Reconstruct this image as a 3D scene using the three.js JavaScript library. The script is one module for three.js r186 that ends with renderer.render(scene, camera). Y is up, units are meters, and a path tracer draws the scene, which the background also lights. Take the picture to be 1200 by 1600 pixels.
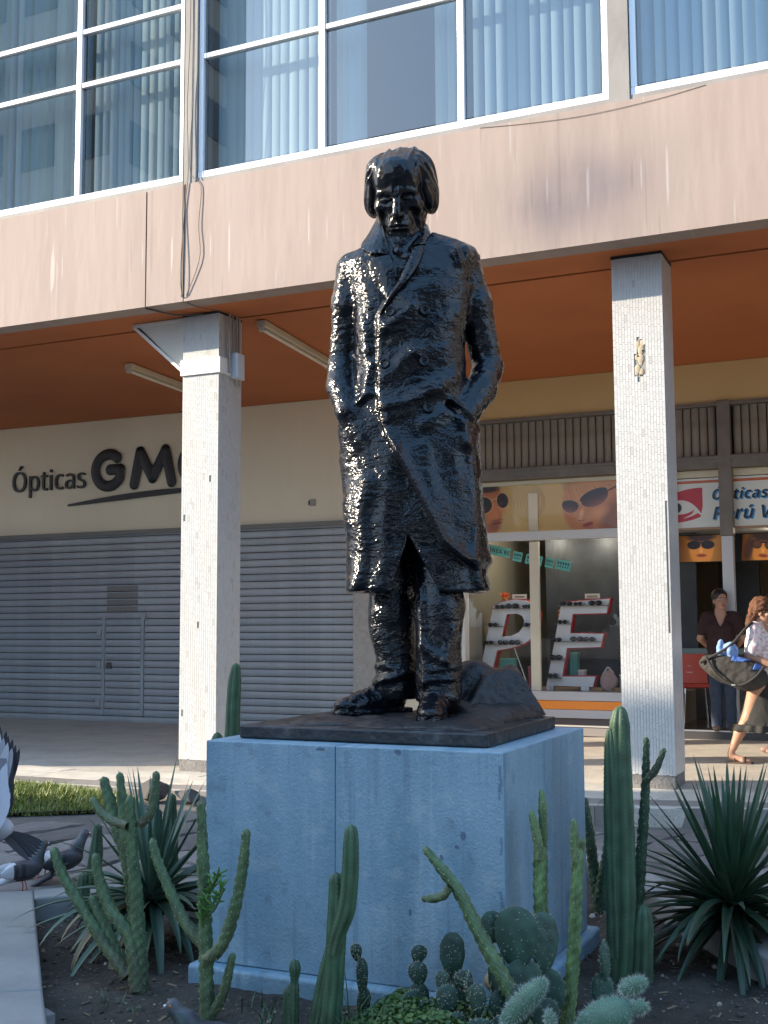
import * as THREE from 'three';
import { ImprovedNoise } from 'three/addons/math/ImprovedNoise.js';
import { mergeGeometries, mergeVertices, toCreasedNormals } from 'three/addons/utils/BufferGeometryUtils.js';
import { RoundedBoxGeometry } from 'three/addons/geometries/RoundedBoxGeometry.js';
import { ConvexGeometry } from 'three/addons/geometries/ConvexGeometry.js';
import { TextGeometry } from 'three/addons/geometries/TextGeometry.js';
import { FontLoader } from 'three/addons/loaders/FontLoader.js';

// ------------------------------------------------------------------ camera, sky, sun, exposure
const scene = new THREE.Scene();
const camera = new THREE.PerspectiveCamera(47.2, 768 / 1024, 0.1, 900);
camera.rotation.order = 'YXZ';
camera.rotation.set(THREE.MathUtils.degToRad(5.45), THREE.MathUtils.degToRad(24.6), THREE.MathUtils.degToRad(-0.3));
camera.position.set(0, 1.3, 0);
scene.add(camera);

const renderer = new THREE.WebGLRenderer({ antialias: true });
renderer.toneMapping = THREE.LinearToneMapping;
renderer.toneMappingExposure = 3.0;
renderer.shadowMap.enabled = true;

const SUN_AZ = THREE.MathUtils.degToRad(66), SUN_EL = THREE.MathUtils.degToRad(19.7);
const sunDir = new THREE.Vector3(-Math.sin(SUN_AZ) * Math.cos(SUN_EL), Math.sin(SUN_EL), Math.cos(SUN_AZ) * Math.cos(SUN_EL));
{
  // hazy pale sky: whitish towards the horizon, soft blue above, a broad glow round the sun
  const w = 512, h = 256, d = new Float32Array(w * h * 4), v = new THREE.Vector3();
  for (let y = 0; y < h; y++) for (let x = 0; x < w; x++) {
    const el = ((y + 0.5) / h - 0.5) * Math.PI, az = ((x + 0.5) / w - 0.5) * 2 * Math.PI;
    v.set(Math.cos(el) * Math.cos(az), Math.sin(el), Math.cos(el) * Math.sin(az));
    const up = Math.max(0, v.y), t = Math.pow(1 - up, 3), c = Math.max(0, v.dot(sunDir)), g = 0.8 * Math.pow(c, 7) + 1.8 * Math.pow(c, 60) + 4 * Math.pow(c, 400), i = 4 * (y * w + x);
    const b = v.y < 0 ? Math.max(0.25, 1 + v.y * 6) : 1;
    d[i] = (0.17 + 0.43 * t + g * 1.0) * b; d[i + 1] = (0.34 + 0.40 * t + g * 0.86) * b; d[i + 2] = (0.60 + 0.30 * t + g * 0.62) * b; d[i + 3] = 1;
  }
  const t = new THREE.DataTexture(d, w, h, THREE.RGBAFormat, THREE.FloatType); t.mapping = THREE.EquirectangularReflectionMapping; t.minFilter = t.magFilter = THREE.LinearFilter; t.wrapS = THREE.RepeatWrapping; t.needsUpdate = true;
  scene.background = t; scene.environment = t;
}

const sun = new THREE.DirectionalLight(new THREE.Color(1.0, 0.86, 0.68), 4.0);
sun.position.copy(sunDir).multiplyScalar(80).add(new THREE.Vector3(-3, 2, -8));
sun.target.position.set(-3, 2, -8);
sun.castShadow = true; sun.shadow.mapSize.set(4096, 4096); sun.shadow.radius = 1;
Object.assign(sun.shadow.camera, { left: -30, right: 30, top: 30, bottom: -30, near: 1, far: 200 });
scene.add(sun, sun.target);

// ------------------------------------------------------------------ helpers
let seed = 12345;
const rnd = () => { seed = (seed * 1664525 + 1013904223) >>> 0; return seed / 4294967296; };
const rr = (a, b) => a + (b - a) * rnd();
const PN = new ImprovedNoise();
const N3 = (x, y, z) => PN.noise(x + 31.7, y + 17.3, z + 7.9);
const clamp = (x, a = 0, b = 1) => Math.min(b, Math.max(a, x));
const sstep = (a, b, x) => { const t = clamp((x - a) / (b - a)); return t * t * (3 - 2 * t); };
const V = (x, y, z) => new THREE.Vector3(x, y, z);
const lin = (r, g, b) => new THREE.Color().setRGB(r, g, b);

const used = {};
const numbered = (n) => { const k = used[n] = (used[n] ?? -1) + 1; return k ? n + '_' + String(k).padStart(3, '0') : n; };
function tag(o, label, category, group) { o.userData.label = label; o.userData.category = category; if (group) o.userData.group = group; return o; }
function thing(name, label, category, pos = [0, 0, 0], turn = 0, group) {
  const o = new THREE.Group(); o.name = numbered(name); o.position.set(...pos); o.rotation.y = turn; scene.add(o);
  return tag(o, label, category, group);
}
function obj(name, geo, mat, parent = scene, kind) {
  const m = new THREE.Mesh(Array.isArray(geo) ? merge(geo) : geo, mat);
  m.name = parent === scene ? numbered(name) : name; m.castShadow = m.receiveShadow = true;
  if (kind) m.userData.kind = kind;
  parent.add(m); return m;
}
function merge(list) {
  const any = list.some((g) => !g.index);
  const gs = list.map((g) => {
    const h = any && g.index ? g.toNonIndexed() : g;
    for (const k of Object.keys(h.attributes)) if (!['position', 'normal', 'uv', 'color'].includes(k)) h.deleteAttribute(k);
    return h;
  });
  const allCol = gs.every((g) => g.attributes.color), allUv = gs.every((g) => g.attributes.uv);
  for (const g of gs) { if (!allCol) g.deleteAttribute('color'); if (!allUv) g.deleteAttribute('uv'); g.morphAttributes = {}; }
  return mergeGeometries(gs, false);
}
// uv in metres from the dominant axis of each face
function mapUV(geo, s = 1) {
  const g = geo.index ? geo.toNonIndexed() : geo;
  if (!g.attributes.normal) g.computeVertexNormals();
  const p = g.attributes.position, uv = new Float32Array(p.count * 2), a = V(), b = V(), c = V(), n = V();
  for (let i = 0; i < p.count; i += 3) {
    a.fromBufferAttribute(p, i); b.fromBufferAttribute(p, i + 1); c.fromBufferAttribute(p, i + 2);
    n.copy(b).sub(a).cross(c.clone().sub(a));
    const x = Math.abs(n.x), y = Math.abs(n.y), z = Math.abs(n.z);
    [a, b, c].forEach((q, k) => {
      const [u, v] = x > y && x > z ? [q.z, q.y] : y > z ? [q.x, q.z] : [q.x, q.y];
      uv[2 * (i + k)] = u * s; uv[2 * (i + k) + 1] = v * s;
    });
  }
  g.setAttribute('uv', new THREE.BufferAttribute(uv, 2));
  return g;
}
// box from two corners, with a small bevel when r > 0
function box(x0, x1, y0, y1, z0, z1, r = 0) {
  const w = Math.abs(x1 - x0), h = Math.abs(y1 - y0), d = Math.abs(z1 - z0);
  const g = r ? new RoundedBoxGeometry(w, h, d, 2, Math.min(r, w / 2.01, h / 2.01, d / 2.01)) : new THREE.BoxGeometry(w, h, d);
  g.translate((x0 + x1) / 2, (y0 + y1) / 2, (z0 + z1) / 2);
  return mapUV(g);
}
function tube(pts, r, seg = 8, n) {
  const c = new THREE.CatmullRomCurve3(pts.map((p) => (p.isVector3 ? p : V(...p))), false, 'centripetal');
  return new THREE.TubeGeometry(c, n ?? Math.max(2, (pts.length - 1) * 6), r, seg, false);
}
function paint(geo, col, jitter = 0) {   // one colour per piece, in vertex colours
  const k = 1 + (rnd() - 0.5) * 2 * jitter, n = geo.attributes.position.count, a = new Float32Array(n * 3);
  for (let i = 0; i < n; i++) { a[3 * i] = col[0] * k; a[3 * i + 1] = col[1] * k; a[3 * i + 2] = col[2] * k; }
  geo.setAttribute('color', new THREE.BufferAttribute(a, 3)); return geo;
}
// ---- textures: periodic value noise
const H = new Float32Array(65536); { let s = 99; for (let i = 0; i < 65536; i++) { s = (s * 1664525 + 1013904223) >>> 0; H[i] = s / 4294967296; } }
function vn(x, y, per, k = 0, pery = per) {
  const xi = Math.floor(x), yi = Math.floor(y), fx = x - xi, fy = y - yi, u = fx * fx * (3 - 2 * fx), v = fy * fy * (3 - 2 * fy);
  const h = (a, b) => H[((((a % per) + per) % per) * 131 + (((b % pery) + pery) % pery) * 7919 + k * 1013) & 65535];
  return (h(xi, yi) * (1 - u) + h(xi + 1, yi) * u) * (1 - v) + (h(xi, yi + 1) * (1 - u) + h(xi + 1, yi + 1) * u) * v;
}
function fbm(u, v, f, oct, k = 0, fy = f) { let s = 0, a = 0.5, t = 0; for (let o = 0; o < oct; o++) { s += a * vn(u * f, v * fy, f, k + o, fy); t += a; a *= 0.5; f *= 2; fy *= 2; } return s / t; }
function tex(n, fn, metres = 1, srgb = false) {
  const d = new Uint8Array(n * n * 4);
  for (let y = 0; y < n; y++) for (let x = 0; x < n; x++) {
    const c = fn(x / n, y / n), i = 4 * (y * n + x);
    d[i] = clamp(c[0]) * 255; d[i + 1] = clamp(c[1] ?? c[0]) * 255; d[i + 2] = clamp(c[2] ?? c[0]) * 255; d[i + 3] = 255;
  }
  const t = new THREE.DataTexture(d, n, n); t.wrapS = t.wrapT = THREE.RepeatWrapping; t.magFilter = THREE.LinearFilter; t.minFilter = THREE.LinearMipmapLinearFilter;
  t.generateMipmaps = true; t.repeat.set(1 / metres, 1 / metres); if (srgb) t.colorSpace = THREE.SRGBColorSpace; t.needsUpdate = true;
  return t;
}
const lerp3 = (a, b, t) => [a[0] + (b[0] - a[0]) * t, a[1] + (b[1] - a[1]) * t, a[2] + (b[2] - a[2]) * t];
const sr = (c) => c.map((x) => (x <= 0.0031308 ? 12.92 * x : 1.055 * Math.pow(x, 1 / 2.4) - 0.055));
// material with a colour map made from linear colours
function surf(n, metres, colour, rough, bump, bumpScale, extra = {}) {
  const m = new THREE.MeshStandardMaterial({ roughness: rough, ...extra });
  if (colour) m.map = tex(n, (u, v) => sr(colour(u, v)), metres, true);
  if (bump) { m.bumpMap = tex(n, (u, v) => [bump(u, v)], metres); m.bumpScale = bumpScale; }
  return m;
}
const std = (c, roughness = 0.7, extra = {}) => new THREE.MeshStandardMaterial({ color: lin(...c), roughness, ...extra });

// ---- distance fields and their meshing (surface nets)
function nets(f, lo, hi, h) {
  const nx = Math.ceil((hi[0] - lo[0]) / h) + 1, ny = Math.ceil((hi[1] - lo[1]) / h) + 1, nz = Math.ceil((hi[2] - lo[2]) / h) + 1;
  const F = new Float32Array(nx * ny * nz), id = (i, j, k) => i + nx * (j + ny * k);
  for (let k = 0; k < nz; k++) for (let j = 0; j < ny; j++) for (let i = 0; i < nx; i++) F[id(i, j, k)] = f(lo[0] + i * h, lo[1] + j * h, lo[2] + k * h);
  const cell = new Int32Array(nx * ny * nz).fill(-1), P = [], I = [];
  const C = [[0, 0, 0], [1, 0, 0], [0, 1, 0], [1, 1, 0], [0, 0, 1], [1, 0, 1], [0, 1, 1], [1, 1, 1]];
  const E = [[0, 1], [2, 3], [4, 5], [6, 7], [0, 2], [1, 3], [4, 6], [5, 7], [0, 4], [1, 5], [2, 6], [3, 7]];
  const val = new Float32Array(8);
  for (let k = 0; k < nz - 1; k++) for (let j = 0; j < ny - 1; j++) for (let i = 0; i < nx - 1; i++) {
    let m = 0;
    for (let c = 0; c < 8; c++) { val[c] = F[id(i + C[c][0], j + C[c][1], k + C[c][2])]; if (val[c] < 0) m++; }
    if (m === 0 || m === 8) continue;
    let x = 0, y = 0, z = 0, n = 0;
    for (const [a, b] of E) if ((val[a] < 0) !== (val[b] < 0)) {
      const t = val[a] / (val[a] - val[b]);
      x += C[a][0] + t * (C[b][0] - C[a][0]); y += C[a][1] + t * (C[b][1] - C[a][1]); z += C[a][2] + t * (C[b][2] - C[a][2]); n++;
    }
    cell[id(i, j, k)] = P.length / 3;
    P.push(lo[0] + (i + x / n) * h, lo[1] + (j + y / n) * h, lo[2] + (k + z / n) * h);
  }
  const quad = (a, b, c, d, flip) => { if (a < 0 || b < 0 || c < 0 || d < 0) return; flip ? I.push(a, c, b, a, d, c) : I.push(a, b, c, a, c, d); };
  for (let k = 1; k < nz - 1; k++) for (let j = 1; j < ny - 1; j++) for (let i = 1; i < nx - 1; i++) {
    const s = F[id(i, j, k)] < 0;
    if (s !== F[id(i + 1, j, k)] < 0) quad(cell[id(i, j - 1, k - 1)], cell[id(i, j, k - 1)], cell[id(i, j, k)], cell[id(i, j - 1, k)], !s);
    if (s !== F[id(i, j + 1, k)] < 0) quad(cell[id(i - 1, j, k - 1)], cell[id(i - 1, j, k)], cell[id(i, j, k)], cell[id(i, j, k - 1)], !s);
    if (s !== F[id(i, j, k + 1)] < 0) quad(cell[id(i - 1, j - 1, k)], cell[id(i, j - 1, k)], cell[id(i, j, k)], cell[id(i - 1, j, k)], !s);
  }
  const g = new THREE.BufferGeometry();
  g.setAttribute('position', new THREE.Float32BufferAttribute(P, 3)); g.setIndex(I); g.computeVertexNormals();
  return g;
}
const cap = (x, y, z, a, b, ra, rb) => {   // tapered capsule
  const bx = b[0] - a[0], by = b[1] - a[1], bz = b[2] - a[2], px = x - a[0], py = y - a[1], pz = z - a[2];
  const t = clamp((px * bx + py * by + pz * bz) / (bx * bx + by * by + bz * bz + 1e-12));
  return Math.hypot(px - t * bx, py - t * by, pz - t * bz) - (ra + (rb - ra) * t);
};
const ell = (x, y, z, c, r) => {
  const px = (x - c[0]) / r[0], py = (y - c[1]) / r[1], pz = (z - c[2]) / r[2], k0 = Math.sqrt(px * px + py * py + pz * pz);
  const k1 = Math.sqrt((px / r[0]) ** 2 + (py / r[1]) ** 2 + (pz / r[2]) ** 2);
  return k1 < 1e-6 ? -Math.min(...r) : k0 * (k0 - 1) / k1;
};
const smin = (a, b, k) => { const h = Math.max(k - Math.abs(a - b), 0) / k; return Math.min(a, b) - h * h * k * 0.25; };
const smax = (a, b, k) => -smin(-a, -b, k);
const table = (rows, x) => {   // piecewise linear look-up in rows sorted by the first entry
  if (x <= rows[0][0]) return rows[0];
  for (let i = 1; i < rows.length; i++) if (x <= rows[i][0]) { const t = (x - rows[i - 1][0]) / (rows[i][0] - rows[i - 1][0]); return rows[i].map((v, j) => rows[i - 1][j] + t * (v - rows[i - 1][j])); }
  return rows[rows.length - 1];
};
const seg2 = (u, v, a, b, c, d) => { const bx = c - a, by = d - b, t = clamp(((u - a) * bx + (v - b) * by) / (bx * bx + by * by + 1e-9)); return Math.hypot(u - a - t * bx, v - b - t * by); };

// ------------------------------------------------------------------ ground, pavement, planting bed
const stucco = (u, v) => fbm(u, v, 40, 3, 2);
const M = {};
M.stone = surf(512, 1.3, (u, v) => { const a = fbm(u, v, 5, 5, 1), b = fbm(u, v, 40, 2, 9); return lerp3([0.085, 0.083, 0.085], [0.215, 0.205, 0.20], a * 0.8 + b * 0.3); }, 0.75, (u, v) => fbm(u, v, 7, 6, 3), 0.03, { vertexColors: true });
M.mortar = surf(256, 1, (u, v) => lerp3([0.08, 0.075, 0.07], [0.14, 0.13, 0.12], fbm(u, v, 16, 4, 4)), 0.95, (u, v) => fbm(u, v, 30, 3, 5), 0.006);
M.terrazzo = surf(512, 0.9, (u, v) => { const s = vn(u * 128, v * 128, 128, 3), d = fbm(u, v, 5, 4, 8), c = lerp3([0.36, 0.33, 0.285], [0.54, 0.49, 0.42], d); return s > 0.86 ? c.map((x) => x * 0.5) : s < 0.1 ? c.map((x) => x * 1.25) : c; }, 0.55, (u, v) => fbm(u, v, 24, 4, 8), 0.003);
M.pave = surf(512, 1.4, (u, v) => lerp3([0.38, 0.345, 0.295], [0.58, 0.53, 0.46], fbm(u, v, 4, 6, 5)), 0.8, (u, v) => fbm(u, v, 5, 6, 7), 0.016, { vertexColors: true });
M.concrete = surf(512, 1.1, (u, v) => lerp3([0.17, 0.17, 0.17], [0.33, 0.325, 0.31], fbm(u, v, 4, 6, 11)), 0.85, (u, v) => fbm(u, v, 20, 4, 12), 0.004);
M.soil = surf(512, 0.9, (u, v) => { const a = fbm(u, v, 6, 6, 21), s = vn(u * 90, v * 90, 90, 5); const c = lerp3([0.016, 0.013, 0.010], [0.07, 0.057, 0.046], a); return s > 0.93 ? [0.3, 0.27, 0.22] : c; }, 0.95, (u, v) => fbm(u, v, 16, 5, 22), 0.025);

const PL = -0.12;                                     // the plaza
const swY = (x) => clamp(0.0175 * (x + 2), -0.07, 0);  // the arcade pavement falls gently to the left
const curb = [[-40, -8.0], [-10, -8.12], [-5.7, -8.28], [-1.93, -8.44], [-1.04, -8.69], [2, -9.4], [14, -12.2]];
const curbZ = (x) => table(curb, x)[1];
// planting bed: corners left, back, right, front
const BED = [[-4.2, -4.85], [-1.9, -7.0], [0.62, -3.4], [-1.0, -1.35]];
const inPoly = (x, z, P) => { let c = false; for (let i = 0, j = P.length - 1; i < P.length; j = i++) if ((P[i][1] > z) !== (P[j][1] > z) && x < (P[j][0] - P[i][0]) * (z - P[i][1]) / (P[j][1] - P[i][1]) + P[i][0]) c = !c; return c; };
{
  // one sheet to the horizon, open over the planting bed
  const s = new THREE.Shape([[-400, -400], [400, -400], [400, 400], [-400, 400]].map(([x, z]) => new THREE.Vector2(x, -z)));
  s.holes.push(new THREE.Path(BED.map(([x, z]) => new THREE.Vector2(x, -z))));
  const g = new THREE.ShapeGeometry(s); g.rotateX(-Math.PI / 2); g.translate(0, PL - 0.022, 0);
  const plaza = obj('plaza', mapUV(g), M.mortar); plaza.userData.kind = 'structure';
  // paving stones, rows turned like the kerb; rough hewn, uneven
  const A = THREE.MathUtils.degToRad(17), ca = Math.cos(A), sa = Math.sin(A);
  const rot = (p, q) => [p * ca - q * sa, p * sa + q * ca];
  for (let i = -26; i < 16; i++) {
    const p0 = i * 0.43, w = 0.43; let q = -14 + rr(0, 0.5);
    while (q < 2) {
      const L = rr(0.5, 0.95), j = rr(0.010, 0.020), cx = p0 + w / 2, cq = q + L / 2, [x, z] = rot(cx, cq);
      const near = x > -7.6 && x < 1.6 && z < -2.5 && z > -9.5, d = 0.34;
      const clear = !inPoly(x, z, BED) && [[-d, 0], [d, 0], [0, -d], [0, d]].every(([a, b]) => !inPoly(x + a, z + b, BED));
      if (near && clear && z > curbZ(x) + 0.3 && !(x < -5.5 && z < -6.9) ) {
        const nx = 7, nz = 11, g2 = new THREE.BoxGeometry(w - 2 * j, 0.08, L - 2 * j, nx, 2, nz), P = g2.attributes.position, k = rnd() * 50, tilt = rr(-0.012, 0.012), tx = rr(-0.012, 0.012);
        for (let n = 0; n < P.count; n++) {
          let px = P.getX(n), py = P.getY(n), pz = P.getZ(n);
          const ex = Math.abs(px) / (w / 2), ez = Math.abs(pz) / (L / 2), e = Math.max(ex, ez);
          if (py > 0) py += -0.012 * Math.pow(e, 6) + 0.020 * N3(px * 5 + k, pz * 4, k) + 0.008 * N3(px * 14, pz * 12, k) + tilt * pz + tx * px;
          px += 0.014 * N3(pz * 6, k, py) * ex; pz += 0.012 * N3(px * 6, k + 9, py) * ez;
          P.setXYZ(n, px, py, pz);
        }
        g2.computeVertexNormals();
        const m2 = paint(mapUV(g2), [1, 0.98, 0.97], 0.35);
        const st = obj('paving_stone', m2, M.stone, plaza); st.position.set(x, PL - 0.04, z); st.rotation.y = -A;
      }
      q += L;
    }
  }
}
{
  // arcade pavement with its kerb, one sheet with a step at the plaza edge
  const xs = []; for (let x = -40; x <= 14.01; x += x < -9 || x > 1 ? 1 : 0.25) xs.push(x);
  const P = [], I = [];
  xs.forEach((x, i) => {
    const y = swY(x), zc = curbZ(x);
    [[PL - 0.05, zc], [y - 0.012, zc], [y, zc - 0.012], [y, zc - 0.3], [y, -11], [y, -14.6]].forEach(([yy, zz]) => P.push(x, yy, zz));
    if (i) for (let k = 0; k < 5; k++) { const a = (i - 1) * 6 + k, b = i * 6 + k; I.push(a, b, b + 1, a, b + 1, a + 1); }
  });
  const g = new THREE.BufferGeometry(); g.setAttribute('position', new THREE.Float32BufferAttribute(P, 3)); g.setIndex(I);
  const n = g.toNonIndexed(); n.computeVertexNormals();
  const sw = obj('pavement', mapUV(n), M.terrazzo); sw.userData.kind = 'structure';
  // kerb stones along the edge and the rough flags between kerb and columns
  for (let x = -8.6; x < 1.2;) {
    const L = rr(0.7, 1.1), a = x + 0.006, b = x + L - 0.006, za = curbZ(a), zb = curbZ(b), y = Math.max(swY(a), swY(b)), dk = 0.30;
    const g2 = new THREE.BoxGeometry(1, 1, 1, 6, 2, 2), Q = g2.attributes.position, k = rnd() * 30;
    for (let i = 0; i < Q.count; i++) {
      const s = Q.getX(i) + 0.5, t = Q.getZ(i) - 0.5, u = Q.getY(i);
      const xx = a + (b - a) * s, zz = za + (zb - za) * s + 0.012 + t * dk + 0.006 * N3(xx * 4, u * 3, k);
      Q.setXYZ(i, xx, u > 0 ? swY(xx) + 0.006 + 0.004 * N3(xx * 3, zz * 5, k) - (t > -0.02 ? 0.01 : 0) : u < 0 ? PL - 0.06 : (PL + y) / 2, zz);
    }
    g2.computeVertexNormals();
    obj('kerb_stone', paint(mapUV(g2), [0.42, 0.42, 0.44], 0.12), M.pave, sw);
    x += L;
  }
  for (let x = -9.6; x < -2.6;) {
    const L = rr(0.55, 0.95);
    for (let z = curbZ(x) - 0.31; z > -8.9;) {
      const D = Math.min(rr(0.28, 0.5), 9.2 + z); if (D < 0.12) break;
      const g2 = new THREE.BoxGeometry(L - 0.012, 0.03, D - 0.012, 5, 1, 4), Q = g2.attributes.position, k = rnd() * 40;
      for (let i = 0; i < Q.count; i++) if (Q.getY(i) > 0) Q.setY(i, Q.getY(i) + 0.008 * N3(Q.getX(i) * 4 + k, Q.getZ(i) * 5, k) - 0.006 * (Math.abs(Q.getX(i)) > L / 2 - 0.02 || Math.abs(Q.getZ(i)) > D / 2 - 0.02 ? 1 : 0));
      g2.computeVertexNormals();
      const f = obj('flagstone', paint(mapUV(g2), [1, 1, 0.99], 0.1), M.pave, sw); f.position.set(x + L / 2, swY(x + L / 2) - 0.003, z - D / 2);
      z -= D;
    }
    x += L;
  }
}
{
  // soil of the bed: a lumpy sheet
  const n = 130, P = [], I = [], uv = [];
  for (let j = 0; j <= n; j++) for (let i = 0; i <= n; i++) {
    const s = i / n, t = j / n;
    const x = (BED[0][0] * (1 - s) + BED[1][0] * s) * (1 - t) + (BED[3][0] * (1 - s) + BED[2][0] * s) * t;
    const z = (BED[0][1] * (1 - s) + BED[1][1] * s) * (1 - t) + (BED[3][1] * (1 - s) + BED[2][1] * s) * t;
    P.push(x, soilY(x, z), z); uv.push(x, z);
    if (i && j) { const a = (j - 1) * (n + 1) + i - 1, b = a + 1, c = a + n + 1, d = c + 1; I.push(a, c, b, b, c, d); }
  }
  const g = new THREE.BufferGeometry(); g.setAttribute('position', new THREE.Float32BufferAttribute(P, 3)); g.setAttribute('uv', new THREE.Float32BufferAttribute(uv, 2)); g.setIndex(I); g.computeVertexNormals();
  const so = obj('soil', g, M.soil); so.userData.kind = 'structure';
  // crumbs and pebbles on the soil
  const peb = new THREE.IcosahedronGeometry(1, 1); const pp = peb.attributes.position;
  for (let i = 0; i < pp.count; i++) { const k = 1 + 0.35 * N3(pp.getX(i) * 2, pp.getY(i) * 2, pp.getZ(i) * 2); pp.setXYZ(i, pp.getX(i) * k, pp.getY(i) * k * 0.7, pp.getZ(i) * k); }
  peb.computeVertexNormals();
  const im = new THREE.InstancedMesh(peb, std([1, 1, 1], 0.95), 2600), o = new THREE.Object3D();
  im.name = 'soil_crumbs'; im.userData.kind = 'stuff'; tag(im, 'loose soil crumbs and small pebbles scattered over the planting bed', 'pebbles'); im.castShadow = im.receiveShadow = true;
  for (let i = 0; i < 2600;) {
    const s = rnd(), t = rnd(), x = (BED[0][0] * (1 - s) + BED[1][0] * s) * (1 - t) + (BED[3][0] * (1 - s) + BED[2][0] * s) * t, z = (BED[0][1] * (1 - s) + BED[1][1] * s) * (1 - t) + (BED[3][1] * (1 - s) + BED[2][1] * s) * t;
    const r = 0.003 + 0.012 * rnd() ** 4; o.position.set(x, soilY(x, z) + r * 0.3, z); o.scale.setScalar(r); o.rotation.set(rr(0, 6), rr(0, 6), rr(0, 6)); o.updateMatrix();
    im.setMatrixAt(i, o.matrix); const c = rnd() < 0.08 ? rr(0.3, 0.5) : rr(0.04, 0.12); im.setColorAt(i, lin(c, c * 0.88, c * 0.74)); i++;
  }
  scene.add(im);
  // concrete edging of the bed
  const ed = thing('bed_edging', 'low grey concrete edging round the cactus bed', 'kerb', [0, 0, 0]);
  for (let k = 0; k < 4; k++) {
    const [x0, z0] = BED[k], [x1, z1] = BED[(k + 1) % 4], L = Math.hypot(x1 - x0, z1 - z0), w = 0.2, top = -0.085, nseg = Math.max(1, Math.round(L / 1.5));
    for (let i = 0; i < nseg; i++) {
      const l = L / nseg - 0.008 + (i === nseg - 1 ? w - 0.01 : 0), g2 = new RoundedBoxGeometry(l, 0.3, w, 3, 0.016), Q = g2.attributes.position;
      for (let n2 = 0; n2 < Q.count; n2++) { const f = 0.006 * N3(Q.getX(n2) * 7 + i * 3, Q.getY(n2) * 9, Q.getZ(n2) * 9 + k); Q.setY(n2, Q.getY(n2) + f); Q.setZ(n2, Q.getZ(n2) + f); }
      const m = obj('edging_block', mapUV(g2), M.concrete, ed), a = Math.atan2(-(z1 - z0), x1 - x0), t = (i * L / nseg + l / 2) / L;
      const nx = (z1 - z0) / L, nz = -(x1 - x0) / L;   // outwards
      m.position.set(x0 + (x1 - x0) * t + nx * w / 2, top - 0.15 + 0.002 * (k % 2), z0 + (z1 - z0) * t + nz * w / 2); m.rotation.y = a;
    }
  }
}
function soilY(x, z) { return -0.205 + 0.018 * N3(x * 2.1, 0, z * 2.1) + 0.012 * N3(x * 7, 3, z * 7) + 0.006 * N3(x * 19, 5, z * 19); }
{
  // small lawn by the kerb at the left
  const G = [[-9.5, -8.15], [-7.3, -8.2], [-6.15, -8.12], [-5.65, -7.75], [-5.8, -7.4], [-6.3, -7.05], [-7.6, -6.3], [-9.5, -6.2]];
  const h = (x, z) => { let d = 9; for (let i = 0; i < G.length; i++) { const [a, b] = G[i], [c, e] = G[(i + 1) % G.length]; d = Math.min(d, seg2(x, z, a, b, c, e)); } return PL + 0.02 + 0.09 * sstep(0, 0.5, d) + 0.02 * N3(x * 4, 0, z * 4); };
  const s = new THREE.Shape(G.map(([x, z]) => new THREE.Vector2(x, -z)));
  const g0 = new THREE.ShapeGeometry(s); g0.rotateX(-Math.PI / 2); g0.translate(0, PL + 0.012, 0);
  const lawn = obj('lawn_soil', mapUV(g0), M.soil); lawn.userData.kind = 'structure';
  const bl = new THREE.BufferGeometry();
  bl.setAttribute('position', new THREE.Float32BufferAttribute([-0.5, 0, 0, 0.5, 0, 0, -0.4, 0.45, 0.12, 0.4, 0.45, 0.12, 0, 1, 0.5], 3)); bl.setIndex([0, 1, 2, 1, 3, 2, 2, 3, 4]); bl.computeVertexNormals();
  const N = 16000, im = new THREE.InstancedMesh(bl, new THREE.MeshPhysicalMaterial({ color: 0xffffff, roughness: 0.6, side: THREE.DoubleSide, transmission: 0.35, thickness: 0 }), N), o = new THREE.Object3D();
  im.name = 'grass'; im.userData.kind = 'stuff'; tag(im, 'patch of short yellow green grass beside the kerb at the left', 'grass'); im.castShadow = im.receiveShadow = true;
  for (let i = 0; i < N;) {
    const x = rr(-8.6, -5.6), z = rr(-8.2, -6.3); if (!inPoly(x, z, G)) continue;
    o.position.set(x, h(x, z) - 0.03, z); o.rotation.set(rr(-0.7, 0.7), rr(0, 6.28), rr(-0.4, 0.4)); const q = rr(0.04, 0.09); o.scale.set(rr(0.007, 0.014), q, q); o.updateMatrix(); im.setMatrixAt(i, o.matrix);
    const y = rnd(), d = N3(x * 3, 1, z * 3) * 0.5 + 0.5; im.setColorAt(i, lin(...lerp3([0.07, 0.14, 0.025], [0.3, 0.33, 0.06], clamp(y * 0.7 + d * 0.4)))); i++;
  }
  scene.add(im);
  // two dark loose stones at the end of the kerb
  for (const [x, z, r, l] of [[-5.78, -8.1, 0.13, 'dark loose stone leaning on the kerb, the larger one'], [-5.42, -8.05, 0.085, 'small dark loose stone lying by the kerb nearer the pedestal']]) {
    const pts = []; for (let i = 0; i < 22; i++) { const a = rr(0, 6.28), b = rr(-1, 1), q = Math.sqrt(1 - b * b); pts.push(V(q * Math.cos(a) * r * 1.4, b * r * 0.75, q * Math.sin(a) * r)); }
    const st = tag(obj('loose_stone', mapUV(new ConvexGeometry(pts)), std([0.05, 0.045, 0.045], 0.8)), l, 'stone'); st.position.set(x, PL + r * 0.6, z); st.rotation.y = rr(0, 6);
  }
}

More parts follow.
